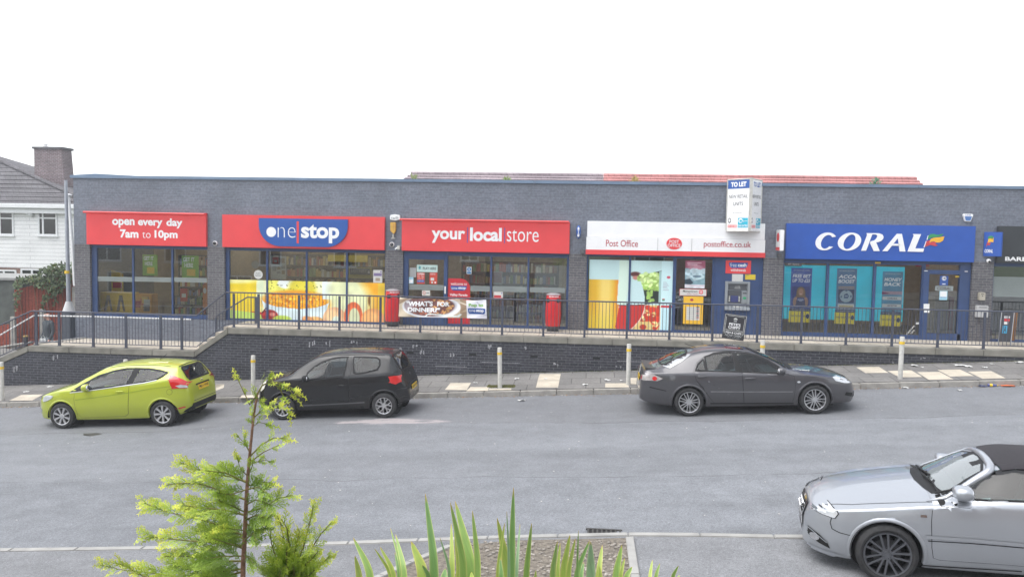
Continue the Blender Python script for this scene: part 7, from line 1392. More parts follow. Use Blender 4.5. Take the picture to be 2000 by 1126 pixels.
    for pts in ([(1.40, -.62), (1.40, -.3), (1.36, .05)], [(1.42, -.05), (1.39, .3), (1.40, .62)], [(1.36, -.56), (1.55, -.62)]): Q_ = [c.cast('T', *p) for p in pts]; MB().tube([a+b_*.03 for a, b_ in Q_], .012, 6).build('wiper', M_trim, c.t, smooth=True)
    c.both('tail_light', [(4.25, .72), (4.3, .86), (4.48, .86), (4.55, .74)], M_lens, .012); c.both('lower_lip', [(.03, .2), (.3, .19), (.42, .23), (.05, .245)], pm('lip_silver', (.4, .42, .45), .35, .6), .012)
    x, z = P(1362, 502, -.10); mirror_part(c, x, .80, z, (.10, .12, .075), M, M_trim); fm = [o for o in c.t.children if o.name.startswith('wing_mirror')][-1]; fm.location = (.18, -.07, -.07)
    t_ = c.t; t_.location = (mp.X0+q_.x, Y+W/2+q_.y, mp.Z0); t_.rotation_euler = (0, -.042, R_(-10.1)); return c
silver = silver_car()
# ================================================================== PLANTS IN THE FRONT GARDEN
M_leaf = attrmat('conifer_foliage', .55, 0, .22, .3); M_blade = attrmat('sword_leaf', .38, 0, .22, .45)
M_bark = pm('conifer_bark', (.20, .11, .07), .85, 0, .35, 30, .6, 80); M_stem = pm('green_stem', (.16, .15, .035), .7, 0, .3, 30)
class Leaves:
    def __init__(s): s.v = []; s.c = []; s.f = []
    def spike(s, a, b, w, n, ca, cb):          # a slim diamond from a to b
        d = b-a; x = d.cross(n)
        if x.length < 1e-9: return
        x = x.normalized()*w; m_ = a+d*.45; i = len(s.v); k = (np.array(ca)+np.array(cb))/2
        s.v += [tuple(a-x*.5), tuple(a+x*.5), tuple(m_+x), tuple(b), tuple(m_-x)]; s.c += [ca, ca, tuple(k), cb, tuple(k)]; s.f.append((i, i+1, i+2, i+3, i+4))
    def build(s, name, mat, parent, smooth=False):
        me = bpy.data.meshes.new(name); me.from_pydata(s.v, [], s.f); a = me.color_attributes.new('Col', 'FLOAT_COLOR', 'POINT')
        a.data.foreach_set('color', np.concatenate([np.array(s.c), np.ones((len(s.c), 1))], 1).astype(np.float32).ravel())
        if smooth:
            for f_ in me.polygons: f_.use_smooth = True
        return link(me, name, mat, parent)
DG, MG, TG = np.array((.09, .19, .025)), np.array((.38, .50, .055)), np.array((.74, .72, .10))
def frond(lv, a, b, rs, gold=.6, fullness=1., droop=.0, wid=1.):
    """a flat spray of scale leaves from a to b, side sprigs alternating, golden at the tips"""
    ax = b-a; L_ = ax.length; d = ax.normalized(); side = d.cross(Vector((rs.uniform(-.5, .5), rs.uniform(-1, -.2), rs.uniform(-.2, 1)))).normalized(); nrm = side.cross(d).normalized()
    def pt(t): return a+ax*t+Vector((0, 0, -droop*L_*t*t))+side*(.03*L_*math.sin(t*3+rs.random()*.2))
    n = max(6, int(L_/.0085)); prev = pt(0)
    for i in range(1, n+1):
        t = i/n; p = pt(t); g = gold*min(1, max(0, t*1.25-.15)); cc = lambda q: tuple(np.clip((DG*(1-q*2)+MG*q*2 if q < .5 else MG*(2-2*q)+TG*(2*q-1))*(.8+.4*rs.random()), 0, 1))
        lv.spike(prev, p+(p-prev)*.5, .0020*wid, nrm, cc(g*.8), cc(g)); prev = p
        ln = L_*.40*fullness*(math.sin(math.pi*min(1, .18+t*.80)))**.9*(.7+.5*rs.random())
        if ln < .008: ln = .008
        sg = 1 if i % 2 else -1; dirn = (d*.80+side*sg*.62+nrm*rs.uniform(-.18, .18)+Vector((0, 0, -.10))).normalized(); m_ = max(2, int(ln/.0065)); q0 = p
        for j in range(1, m_+1):
            u = j/m_; q = p+dirn*ln*u+d*(ln*.15*u*u); gg = min(1, gold*(.25+.55*t+.55*u)*(.75+.5*rs.random())); lv.spike(q0, q+(q-q0)*.4, .0017*wid, nrm, cc(gg*.8), cc(gg)); q0 = q
            if j < m_:
                for s2 in (1, -1):
                    l2 = .017*(1-u*.6)*(.7+.6*rs.random()); dd = (dirn*.8+dirn.cross(nrm)*s2*.6).normalized(); lv.spike(q, q+dd*l2, .0014*wid, nrm, cc(gg*.9), cc(min(1, gg*1.2)))
def conifer(label, trunk, branches, Y, seed, base_z):
    rs = random.Random(seed); P = lambda p, dy=0.: at(p[0], p[1], Y+dy)
    tp = [P(p) for p in trunk]; root = Vector((tp[0].x+.01, tp[0].y, base_z)); t_ = thing('conifer', label, 'tree', root)
    n = len(tp); MB().tube([root]+tp, [.013]+[max(.003, .0085*(1-i/(n-1))**.8+.003) for i in range(n)], 8).build('trunk', M_bark, t_, smooth=True)
    lv = Leaves(); tw = MB()
    for bi, br in enumerate(branches):
        pts, dy, gold, full, L_ = br[:5]
        if len(branches) > 20 and bi < 16: full *= .62; L_ *= .82; gold = min(1, gold+.1)
        P3 = [P(q, dy*i/(len(pts)-1)) for i, q in enumerate(pts)]
        tot = sum((P3[i+1]-P3[i]).length for i in range(len(P3)-1)); tw.tube(P3, [max(.0012, .0052*min(1, tot/.25)*(1-i/len(P3))) for i in range(len(P3))], 5)
        run = 0
        for i in range(len(P3)-1):
            a, b = P3[i], P3[i+1]; seg = (b-a).length; k = max(1, int(seg/.029*full)); d = (b-a).normalized()
            for j in range(k):
                u = (j+.5)/k; s_ = (run+seg*u)/tot; p = a.lerp(b, u)
                for sg in ((1, -1) if rs.random() < .6 else (rs.choice((1, -1)),)):
                    o = d.cross(Vector((rs.uniform(-.4, .4), -1, rs.uniform(-.3, .3)))).normalized()*sg; e = (d*rs.uniform(.8, 1.1)+o*rs.uniform(.25, .6)+Vector((0, rs.uniform(-.45, .45), .12))).normalized()
                    frond(lv, p, p+e*L_*1.35*(1.05-.6*s_)*rs.uniform(.6, 1.1), rs, min(1, .12+gold*(.35+.8*s_)*rs.uniform(.6, 1.2)), .9, rs.uniform(0, .15))
            run += seg
        e = (P3[-1]-P3[-2]).normalized(); frond(lv, P3[-1]-e*L_*.9, P3[-1]+e*.03, rs, gold, .5, .08)
    tw.build('twig', M_stem, t_, smooth=True); lv.build('crown', M_leaf, t_); return t_
YT = 3.25; zgr = znear(-.9, 3)+.0
rs = random.Random(21); main = [
    ([(503, 768), (488, 790), (470, 752), (461, 733)], 0, .75, .5, .05), ([(497, 800), (503, 768), (512, 752), (530, 744), (556, 748), (585, 766)], .02, .85, .55, .07), ([(528, 746), (545, 756), (560, 785), (566, 812)], .04, .75, .5, .05), ([(535, 745), (560, 756), (578, 775)], .02, .8, .5, .045), ([(512, 752), (515, 742), (536, 733)], .0, .85, .6, .04), ([(500, 775), (512, 785), (517, 797)], -.02, .6, .6, .04),
    ([(496, 815), (512, 800), (530, 790), (552, 793)], .02, .7, .6, .06), ([(494, 832), (506, 824), (531, 829)], .03, .5, .7, .05), ([(493, 835), (491, 820), (493, 806)], .0, .5, .5, .03), ([(488, 880), (478, 866), (461, 846)], -.02, .6, .55, .05), ([(488, 885), (478, 865), (476, 848)], .02, .6, .55, .045), ([(489, 890), (510, 868), (535, 854), (562, 856)], .02, .7, .7, .07), ([(487, 903), (515, 882), (545, 868)], -.04, .5, .7, .06), ([(486, 905), (520, 897), (530, 903)], .05, .4, .6, .05),
    ([(485, 930), (470, 915), (462, 890)], -.05, .7, .6, .05), ([(484, 930), (492, 912), (494, 898)], -.06, .35, 1., .06), ([(482, 940), (450, 930), (410, 925), (385, 915), (352, 902)], .03, .8, 1., .085), ([(482, 942), (440, 922), (400, 918)], -.12, .6, 1., .08), ([(484, 948), (510, 940), (530, 942)], -.05, .75, 1., .07), ([(483, 955), (505, 950), (522, 962)], -.1, .2, 1.2, .08), ([(482, 955), (450, 965), (425, 962)], -.15, .2, 1.3, .09),
    ([(480, 975), (440, 960), (395, 945), (360, 942), (325, 946)], .04, .85, 1.1, .09), ([(480, 985), (500, 975), (530, 985)], -.1, .2, 1.2, .08), ([(480, 1000), (515, 990), (545, 972), (572, 966)], .03, .6, 1., .08), ([(480, 1000), (450, 985), (425, 975)], -.12, .5, 1.2, .09), ([(478, 1005), (440, 995), (390, 990), (355, 985)], .0, .8, 1.2, .1), ([(478, 1015), (500, 1005), (525, 1012)], -.12, .3, 1.3, .09), ([(480, 1020), (505, 1035), (520, 1030)], -.05, .15, 1.2, .08),
    ([(478, 1035), (455, 1032), (430, 1030)], -.12, .7, 1., .08), ([(476, 1045), (430, 1025), (380, 1010), (330, 1000), (281, 981)], .1, .7, 1.1, .10), ([(476, 1050), (440, 1040), (390, 1035)], .05, .35, 1.3, .11), ([(476, 1055), (495, 1040), (500, 1055)], -.1, .25, 1.3, .09), ([(475, 1065), (430, 1060), (370, 1055), (320, 1050), (285, 1047)], .05, .75, 1.2, .11), ([(475, 1070), (445, 1060), (415, 1050)], -.15, .45, 1.2, .1), ([(475, 1085), (440, 1085), (400, 1090)], -.1, .15, 1.4, .1), ([(475, 1095), (430, 1095), (370, 1085), (320, 1085)], .08, .6, 1.2, .11),
    ([(475, 1110), (430, 1115), (380, 1112), (340, 1105)], .0, .3, 1.3, .11), ([(475, 1115), (420, 1130), (360, 1128), (300, 1118), (240, 1112), (195, 1102)], .12, .7, .9, .10), ([(475, 1130), (400, 1140), (330, 1140), (270, 1120), (232, 1098)], -.05, .75, .9, .09), ([(474, 1130), (440, 1140), (400, 1130)], -.1, .2, 1.3, .1), ([(474, 1080), (488, 1090), (495, 1100)], -.08, .3, 1.2, .09)]
conifer('tall slender conifer with golden tips and drooping leader', [(474, 1150), (475, 1100), (478, 1050), (480, 1000), (482, 960), (485, 920), (488, 885), (493, 835), (498, 795), (504, 766)], main, YT, 3, zgr)
gold = [([(566, 1120), (556, 1060), (548, 1020), (541, 1006)], 0, .9, 1., .07), ([(566, 1110), (565, 1060), (560, 1030), (549, 1012)], -.05, 1., 1., .08), ([(566, 1110), (580, 1060), (585, 1035), (583, 1034)], -.05, 1., 1., .08), ([(566, 1115), (592, 1070), (605, 1020), (612, 985)], .04, .7, 1., .08), ([(566, 1118), (605, 1075), (628, 1040), (648, 1018)], .05, .75, 1., .08), ([(566, 1125), (540, 1090), (530, 1060), (527, 1030)], 0, .7, 1., .08), ([(566, 1125), (600, 1100), (622, 1075)], -.08, .7, 1.2, .09), ([(566, 1128), (580, 1100), (590, 1075)], -.12, .6, 1.3, .09), ([(566, 1128), (548, 1105), (535, 1095)], -.1, .55, 1.3, .09), ([(566, 1128), (560, 1090), (560, 1065)], -.15, .6, 1.3, .09), ([(566, 1140), (610, 1125), (632, 1095), (645, 1085)], .02, .6, 1., .07), ([(566, 1140), (530, 1130), (515, 1110)], -.05, .5, 1.2, .08), ([(566, 1140), (600, 1125), (615, 1112)], -.1, .55, 1.3, .09), ([(566, 1140), (575, 1120), (572, 1100)], -.15, .4, 1.4, .09), ([(566, 1150), (545, 1128), (550, 1110)], -.15, .4, 1.4, .09)]
conifer('bushy golden conifer right of the tall slender conifer', [(566, 1200), (566, 1150), (565, 1100), (560, 1050)], gold, YT+.15, 9, zgr)
# sword leaved plants: every leaf a blade with pale margins
def blade(t_, tip, bot, w, Y, base, kind, rs, dy=0.):
    T, Mi = at(*tip, Y+dy), at(*bot, Y); Bs = Vector(base); W0 = w/1609.38*Y
    pts = []; n = 16
    for i in range(n+1):
        t = i/n
        if t < .5: u = t*2; p = T.lerp(Mi, u)
        else: u = t*2-1; p = Mi.lerp(Bs, u)
        pts.append(p)
    for _ in range(4): pts = [pts[0]]+[(pts[i-1]+pts[i]*2+pts[i+1])/4 for i in range(1, n)]+[pts[-1]]
    # keep the visible half where the photo has it
    prof = lambda t: min(1, (t/.5)**.62) if t < .5 else 1-.25*(t-.5)*2
    lv = Leaves(); pal = {'g': ((.52, .56, .20), (.30, .42, .11), (.235, .37, .10)), 'd': ((.40, .47, .18), (.20, .33, .10), (.15, .28, .085)), 'y': ((.60, .60, .18), (.44, .50, .12), (.34, .45, .10)), 'b': ((.45, .54, .30), (.28, .41, .24), (.24, .37, .20))}[kind]
    for i, p in enumerate(pts):
        t = i/n; d = (pts[min(i+1, n)]-pts[max(i-1, 0)]).normalized(); view = (p-CP).normalized(); x = d.cross(view).normalized(); x = (x+view*rs_tw).normalized(); half = W0/2*prof(t)+.0006; out = view*(-.18*half)
        for k, (q, ci) in enumerate([(-1, 0), (-.88, 0), (-.80, 1), (-.3, 2), (0, 2), (.3, 2), (.80, 1), (.88, 0), (1, 0)]):
            c = np.array(pal[ci])*(.85+.3*vn[(i*3+k*7) % 97])
            if t < .03: c = c*.35+np.array((.60, .28, .05))*.65
            lv.v.append(tuple(p+x*half*q+out*(1-q*q)*-1.2)); lv.c.append(tuple(c))
    for i in range(n):
        for k in range(8): lv.f.append((i*9+k, i*9+k+1, (i+1)*9+k+1, (i+1)*9+k))
    return lv.build('leaf', M_blade, t_, True)
vn = np.random.RandomState(4).rand(97); rs = random.Random(8); rs_tw = .15
z6 = lambda x, y: (660+x/2.857, 920+y/2.857)
LV = [('sword leaved plant with green striped blades, left clump', (770, 1560), [((85, 368), (205, 600), 55, 'g'), ((95, 470), (125, 600), 48, 'y'), ((235, 420), (335, 600), 36, 'y'), ((205, 430), (320, 600), 26, 'y'), ((293, 315), (372, 600), 22, 'g'), ((322, 350), (385, 600), 42, 'g'), ((318, 450), (350, 600), 30, 'd'), ((408, 388), (495, 600), 82, 'y'), ((470, 520), (520, 600), 40, 'd'), ((487, 122), (552, 600), 66, 'd'), ((570, 370), (640, 590), 22, 'b'), ((600, 540), (590, 600), 50, 'd'), ((632, 290), (640, 600), 42, 'y'), ((627, 172), (722, 600), 56, 'g'), ((654, 165), (768, 600), 78, 'g'), ((652, 305), (700, 600), 70, 'y'), ((750, 218), (792, 600), 50, 'g'), ((660, 560), (672, 620), 36, 'y'), ((745, 560), (750, 620), 40, 'y')]),
      ('sword leaved plant with tall central blade, middle clump', (985, 1560), [((888, 258), (962, 600), 66, 'y'), ((930, 288), (885, 600), 32, 'y'), ((980, 88), (966, 600), 54, 'd'), ((942, 222), (958, 560), 18, 'b'), ((1016, 292), (992, 600), 26, 'b'), ((1081, 288), (1046, 600), 42, 'g'), ((905, 480), (915, 620), 40, 'd'), ((1105, 550), (1098, 620), 22, 'y')]),
      ('sword leaved plant with short crowded blades, right clump', (1150, 1560), [((1225, 388), (1190, 600), 42, 'g'), ((1240, 398), (1222, 600), 30, 'y'), ((1295, 352), (1248, 600), 52, 'y'), ((1325, 372), (1275, 600), 34, 'y'), ((1342, 328), (1334, 560), 14, 'd'), ((1405, 382), (1312, 600), 38, 'd'), ((1410, 388), (1412, 600), 66, 'b'), ((1475, 410), (1450, 600), 42, 'y'), ((1460, 530), (1465, 610), 36, 'y'), ((1585, 408), (1545, 600), 54, 'g'), ((1600, 484), (1572, 600), 28, 'y'), ((1642, 530), (1598, 600), 42, 'g'), ((1372, 505), (1350, 600), 34, 'd'), ((1755, 492), (1738, 600), 24, 'y'), ((1796, 512), (1768, 600), 26, 'g'), ((1900, 525), (1858, 600), 26, 'g'), ((1905, 575), (1890, 620), 24, 'y')])]
for lab, bpx, leaves in LV:
    bY = 3.0; p = at(bpx[0], 1126, bY); zb_ = znear(p.x, bY); t_ = thing('sword_plant', lab, 'plant', (p.x, bY, zb_))
    for i, (tip, bot, w, k) in enumerate(leaves):
        rs_tw = rs.uniform(-.35, .35); Yl = rs.uniform(2.75, 3.15); bx_ = at(*z6(*bot), Yl); blade(t_, z6(*tip), z6(*bot), w/2.857*.92, Yl, (p.x+(bx_.x-p.x)*.35, bY+rs.uniform(-.05, .05), zb_), k, rs, rs.uniform(-.1, .15))
# ================================================================== HOUSES, FENCE AND LAMP POST ROUND ABOUT
def tilemat(name, c, var=.18):
    return brickmat(name, c, tuple(x*.86 for x in c), tuple(x*.45 for x in c), .012, .8, .33, .28, None, .2, .2, False, .5, .5, .3)
M_clad = brickmat('white_cladding', (.78, .78, .77), (.82, .82, .81), (.45, .45, .45), .012, .6, 9., .2, ((.4, .4, .38), .62, .5), .06, .1, False, .3, .5, .4)
M_rt = tilemat('grey_roof_tile', (.125, .12, .128)); M_rb = tilemat('brown_roof_tile', (.33, .27, .29)); M_rr = tilemat('red_roof_tile', (.48, .22, .21))
M_hb = brickmat('house_brick', (.25, .12, .08), (.31, .15, .1), (.3, .27, .24), .01, .8, var=.3); M_tan = brickmat('tan_brick', (.52, .40, .23), (.60, .46, .28), (.4, .35, .28), .01, .8, var=.3); M_chb = brickmat('chimney_brick', (.13, .09, .095), (.165, .115, .118), (.26, .24, .25), .012, .85, var=.25)
M_upvc = pm('white_frame', (.72, .73, .73), .4, 0, .04, 4); M_hglass = glassmat('house_glass', (.25, .28, .28), 1.6); M_room = pm('dim_room', (.05, .05, .052), .9)
def hwindow(par, x0, x1, z0, z1, Y, mull=(), fr=.07, sg=-1, tran=None):
    mb = MB(); ya, yb = (Y-.05, Y+.02) if sg < 0 else (Y-.02, Y+.05)
    mb.box(x0, x1, ya, yb, z0, z0+fr).box(x0, x1, ya, yb, z1-fr, z1).box(x0, x0+fr, ya, yb, z0+fr, z1-fr).box(x1-fr, x1, ya, yb, z0+fr, z1-fr)
    for m_ in mull: x = x0+(x1-x0)*m_; mb.box(x-fr/2, x+fr/2, ya, yb, z0+fr, z1-fr)
    if tran: z = z0+(z1-z0)*tran; mb.box(x0+fr, x1-fr, ya+.004, yb-.004, z-fr*.4, z+fr*.4)
    w_ = mb.build('window', M_upvc, par); MB().box(x0+fr, x1-fr, Y+sg*.012-.004, Y+sg*.012+.004, z0+fr, z1-fr).build('pane', M_hglass, w_)
    MB().box(x0+fr, x1-fr, Y+sg*.002-.002, Y+sg*.002+.001, z0+fr, z1-fr).build('backing', M_room, w_); MB().box(x0-.05, x1+.05, min(Y, Y+sg*.1), max(Y, Y+sg*.1), z0-.06, z0-.002).build('sill', M_upvc, w_); return w_
# the white clad house on the left
YH = 40.; hs_ = thing('house', 'white clad house with grey tiled hip roof and big brick chimney', 'house', at(60, 560, YH))
xl, xr = at(-420, 470, YH).x, at(188, 470, YH).x; ze = at(70, 402, YH).z; zc1 = at(50, 523, YH).z; zg = -2.9
MB().box(xl, xr, YH, YH+9, zc1, ze).build('cladding', M_clad, hs_); MB().box(xl+.05, xr-.05, YH+.06, YH+8.9, zg, zc1).build('brick_wall', M_hb, hs_)
C_, Rg = at(200, 408, YH-.45), at(-62, 287, YH+4.6); Lf = Vector((xl-1, YH-.45, C_.z)); mb = MB(); bk = YH+9.6
mb.add([tuple(Lf), tuple(C_), tuple(Rg), (xl-1, Rg.y, Rg.z), (C_.x, bk, C_.z), (xl-1, bk, C_.z)], [(0, 1, 2, 3), (1, 4, 2), (4, 5, 3, 2), (0, 3, 5)]); mb.build('roof', M_rt, hs_)
mb = MB(); nn = 15                                          # tile courses stand proud of the slope
for i in range(nn):
    t = (i+.5)/nn; a = Lf.lerp(Vector((xl-1, Rg.y, Rg.z)), t); b_ = C_.lerp(Rg, t); mb.hexa([(a.x, a.y-.03, a.z-.03), (b_.x, b_.y-.03, b_.z-.03), (b_.x, b_.y+.12, b_.z+.03), (a.x, a.y+.12, a.z+.03), (a.x, a.y-.04, a.z+.02), (b_.x, b_.y-.04, b_.z+.02), (b_.x, b_.y+.14, b_.z+.075), (a.x, a.y+.14, a.z+.075)])
mb.build('roof_tile', M_rt, hs_)
MB().tube([C_+Vector((0, 0, .04)), Rg+Vector((0, 0, .05))], .11, 8).build('hip_tile', M_rt, hs_, smooth=True)
MB().box(xl, xr+.3, YH-.46, YH-.32, ze-.14, ze+.10).build('gutter', M_upvc, hs_, bevel=.03); MB().box(xl, xr+.25, YH-.30, YH-.02, ze-.38, ze-.1).build('fascia', M_upvc, hs_)
Yc = YH+2.6; a0, a1, a2 = at(67, 330, Yc), at(119.5, 290, Yc), at(129, 390, Yc); ch = MB(); zb_, zt_ = at(90, 400, Yc).z, at(90, 291, Yc).z
ch.prism([(a0.x, zb_), (a2.x, zb_), (a1.x, zt_), (a0.x, zt_)], -.9, 0, face_frame(Yc)); ch = ch.build('chimney', M_chb, hs_); MB().box(a0.x-.08, a1.x+.08, Yc-.08, Yc+.98, zt_+.001, zt_+.12).build('chimney_cap', M_rt, ch); MB().lathe([(.12, 0), (.11, .12), (.13, .2), (.1, .24)], (a0.x+.35, Yc+.45, zt_+.12), n=14).build('chimney_pot', M_white, ch, smooth=True)
for q, mu, tr in [((-26, 413, 27.5, 459), (.5,), .72), ((75, 412.5, 112.5, 460), (.26,), .72), ((-40, 526, 31.5, 544), (.33, .66), None), ((40, 524.5, 84, 541.5), (.5,), None)]:
    b = box2(*q, YH); hwindow(hs_, *b, YH if q[1] < 500 else YH+.05, mu, .085, -1, tr)
for px_ in (57, 63): p = at(px_, 416 if px_ < 60 else 419, YH); MB().sphere((p.x, YH-.12, p.z), .13, 10, 8).build('alarm_lamp', M_upvc, hs_, smooth='all')
# a terracotta roofed house further back, mostly hidden
Yq = 62.; b = box2(112, 334, 150, 420, Yq); t_ = thing('house', 'distant terracotta roofed house between white house and parade', 'house', (b[0], Yq, -2.8)); MB().box(b[0], b[1], Yq, Yq+7, -3, b[2]).build('wall', M_hb, t_); MB().add([(b[0]-.3, Yq-.3, b[2]), (b[1], Yq-.3, b[2]), (b[1], Yq+3.5, b[3]), (b[0]-.3, Yq+3.5, b[3]), (b[0]-.3, Yq+7.3, b[2]), (b[1], Yq+7.3, b[2])], [(0, 1, 2, 3), (2, 5, 4, 3), (0, 3, 4)]).build('roof', pm('terracotta_roof', (.32, .16, .11), .85, 0, .25, 8), t_)
# roofs seen over the parapet
def back_house(lab, x0, x1, ytop, ybot, Y, mat, hipl, n):
    za, zb_ = at((x0+x1)/2, ytop, Y+3).z, at((x0+x1)/2, ybot, Y).z-1.6; xa, xb = at(x0, ytop, Y+3).x, at(x1, ytop, Y+3).x; t_ = thing('house', lab, 'house', ((xa+xb)/2, Y, -1.5)); dz = za-zb_
    MB().box(xa-hipl+.3, xb-.01, Y+.4, Y+7.6, -2.2, zb_).build('wall', M_hb, t_); mb = MB(); mb.add([(xa-hipl, Y-2.2, zb_), (xb, Y-2.2, zb_), (xb, Y+3, za), (xa, Y+3, za), (xa-hipl, Y+8.2, zb_), (xb, Y+8.2, zb_)], [(0, 1, 2, 3), (3, 2, 5, 4), (0, 3, 4), (1, 5, 2)]); mb.build('roof', mat, t_)
    mb = MB()
    for i in range(n):
        t = 1-(i+.15)*.075; yy, zz = Y-2.2+5.2*t, zb_+dz*t; mb.hexa([(xa-hipl*(1-t), yy-.05, zz-.02), (xb, yy-.05, zz-.02), (xb, yy+.12, zz+.04), (xa-hipl*(1-t), yy+.12, zz+.04), (xa-hipl*(1-t), yy-.06, zz+.05), (xb, yy-.06, zz+.05), (xb, yy+.14, zz+.11), (xa-hipl*(1-t), yy+.14, zz+.11)])
    mb.build('roof_tile', mat, t_); MB().tube([(xa, Y+3, za+.02), (xb, Y+3, za+.02)], .1, 8).build('ridge_tile', mat, t_, smooth=True)
back_house('brown tiled roof of a house rising behind the parapet', 803, 1178, 341, 356, 42., M_rb, 1.2, 6)
back_house('red tiled roof of a longer house rising behind the parapet', 1178.5, 1790, 346, 360, 42., M_rr, 0, 6)
# weeds growing along the parapet edge
def weed(lab, px_, y0, y1, wd, col, Y=YF+1.2):
    p0, p1 = at(px_, y1, Y), at(px_, y0, Y); t_ = thing('roof_weed', lab, 'plant', (p0.x, Y, 4.0)); lv = Leaves(); rs = random.Random(px_); h = p1.z-4.0; w_ = wd/1609*Y
    for i in range(150):
        a = Vector((p0.x+rs.gauss(0, w_*.2), Y+rs.gauss(0, .1), 4.0+h*rs.uniform(.2, .85))); d = Vector((rs.gauss(0, .6), rs.gauss(0, .6), rs.uniform(.2, 1))).normalized(); c = tuple(np.array(col)*rs.uniform(.7, 1.3)); lv.spike(a, a+d*rs.uniform(.06, .14), .016, Vector((rs.random(), -1, rs.random())), c, c)
    lv.build('foliage', M_leaf, t_); MB().tube([(p0.x, Y, 3.99), (p0.x, Y, 4.0+h*.8)], .008, 5).build('stem', M_stem, t_)
weed('pale green weed at the left end of the brown roof line', 808, 337, 351, 14, (.30, .34, .16)); weed('green weed on the roof edge in front of the brown tiles', 989, 343, 356, 17, (.24, .32, .12)); weed('yellow brown weed on the roof edge near the red tiles', 1239, 342, 357, 15, (.45, .34, .12)); weed('bluish green weed on the roof edge near the red roof end', 1709, 343, 361, 17, (.12, .25, .15))
# fence, ivy, shed
M_fen = bpy.data.materials.new('red_fence'); M_fen = brickmat('red_fence_boards', (.24, .055, .035), (.28, .07, .045), (.07, .02, .015), .012, .8, .13, 6., ((.33, .17, .1), .58, .5), .25, .35, False, .4, 0, .3)
YFe = 28.5; fe = thing('fence', 'tall red stained board fence beside the shops, half covered in ivy', 'fence', at(90, 660, YFe)); zb_ = at(90, 677, YFe).z
def fpanel(px0, px1, yt0, yt1, Y=YFe):
    a, b_ = at(px0, yt0, Y), at(px1, yt1, Y); MB().prism([(a.x, zb_), (b_.x, zb_), (b_.x, b_.z), (a.x, a.z)], -.03, 0, face_frame(Y)).build('board_panel', M_fen, fe); return a, b_
for q in [(28, 66, 566, 556), (66.6, 106, 553, 549), (106.6, 150, 541, 536)]: fpanel(*q)
for px_, yt in [(82, 603), (146, 560)]: p = at(px_, yt, YFe-.1); MB().box(p.x-.09, p.x+.09, YFe-.13, YFe-.01, zb_-.3, p.z).build('concrete_post', M_conc, fe, bevel=.01)
MB().box(at(-5, 680, YFe).x, at(150, 680, YFe).x, YFe-.05, YFe+.03, zb_-.35, zb_-.003).build('gravel_board', M_conc, fe)
fe2 = thing('fence', 'lower red board fence in front of the grey green shed', 'fence', at(0, 690, YFe-.6)); a, b_ = at(-120, 640, YFe-.6), at(29, 632, YFe-.6); MB().prism([(a.x, zb_-.6), (b_.x, zb_-.3), (b_.x, b_.z), (a.x, a.z)], -.03, 0, face_frame(YFe-.6)).build('board_panel', M_fen, fe2); p = at(25.5, 618, YFe-.7); MB().box(p.x-.09, p.x+.09, YFe-.75, YFe-.635, zb_-.6, p.z).build('concrete_post', M_conc, fe2, bevel=.01); a, b_ = at(-40, 684, YFe-.75), at(62, 668, YFe-.75); MB().tube([a, b_], .05, 6).build('pale_rail', M_conc, fe2)
t_ = thing('garden_shed', 'weathered grey green shed wall behind the lower red fence', 'shed', at(10, 600, YFe+1)); a, b_ = at(-160, 552, YFe+1), at(27.5, 547, YFe+1); MB().box(a.x, b_.x, YFe+1, YFe+4, -2.3, b_.z).build('wall', pm('shed_board', (.085, .095, .085), .85, 0, .3, 3, .3, 30), t_); MB().box(a.x, b_.x+.12, YFe+.9, YFe+4.1, b_.z, b_.z+.09).build('roof', pm('shed_roof', (.26, .26, .25), .8), t_)
iv = thing('ivy_bush', 'rambling green ivy bush spilling over the red fence', 'shrub', at(100, 600, YFe)); lv = Leaves(); rs = random.Random(17); st = MB()
BL = [(36, 552, 9, 10, 70), (50, 546, 12, 9, 110), (34, 570, 6, 16, 90), (31, 592, 4, 14, 50), (66, 545, 13, 10, 130), (86, 535, 14, 13, 200), (104, 528, 16, 14, 260), (122, 530, 16, 16, 280), (140, 528, 10, 14, 160), (146, 518, 5, 10, 60), (96, 552, 14, 14, 230), (112, 560, 12, 14, 200), (101, 574, 9, 9, 110), (86, 588, 5, 14, 70), (128, 548, 10, 10, 120), (76, 556, 8, 8, 80), (108, 590, 5, 10, 30)]
for cx_, cy_, rx, ry, n in BL:
    for _ in range(int(n*.62)):
        a, r = rs.uniform(0, 6.283), rs.random()**.5; dy = rs.gauss(0, .16); p = at(cx_+rx*r*math.cos(a), cy_+ry*r*math.sin(a), YFe-.22+dy); p.y = YFe-.22+dy
        d = Vector((rs.gauss(0, .5), rs.gauss(0, .4)-.2, rs.gauss(-.2, .6))).normalized(); nn_ = Vector((rs.gauss(0, .6), -1, rs.gauss(.4, .6))).normalized(); c = np.array((.09, .125, .06))*rs.uniform(.5, 1.5)+np.array((.05, .03, 0))*(rs.random() < .12); lv.spike(p, p+d*rs.uniform(.07, .14), .035, nn_, tuple(c), tuple(np.clip(c*1.15, 0, 1)))
for px_ in (40, 70, 92, 118, 138): a = at(px_, 640, YFe-.06); b_ = at(px_+rs.uniform(-8, 8), 545, YFe-.15); st.tube([(a.x, YFe-.06, zb_), (a.x+.1, YFe-.08, (zb_+b_.z)/2), tuple(b_)], .018, 5)
lv.build('foliage', M_leaf, iv); st.build('stem', M_bark, iv)
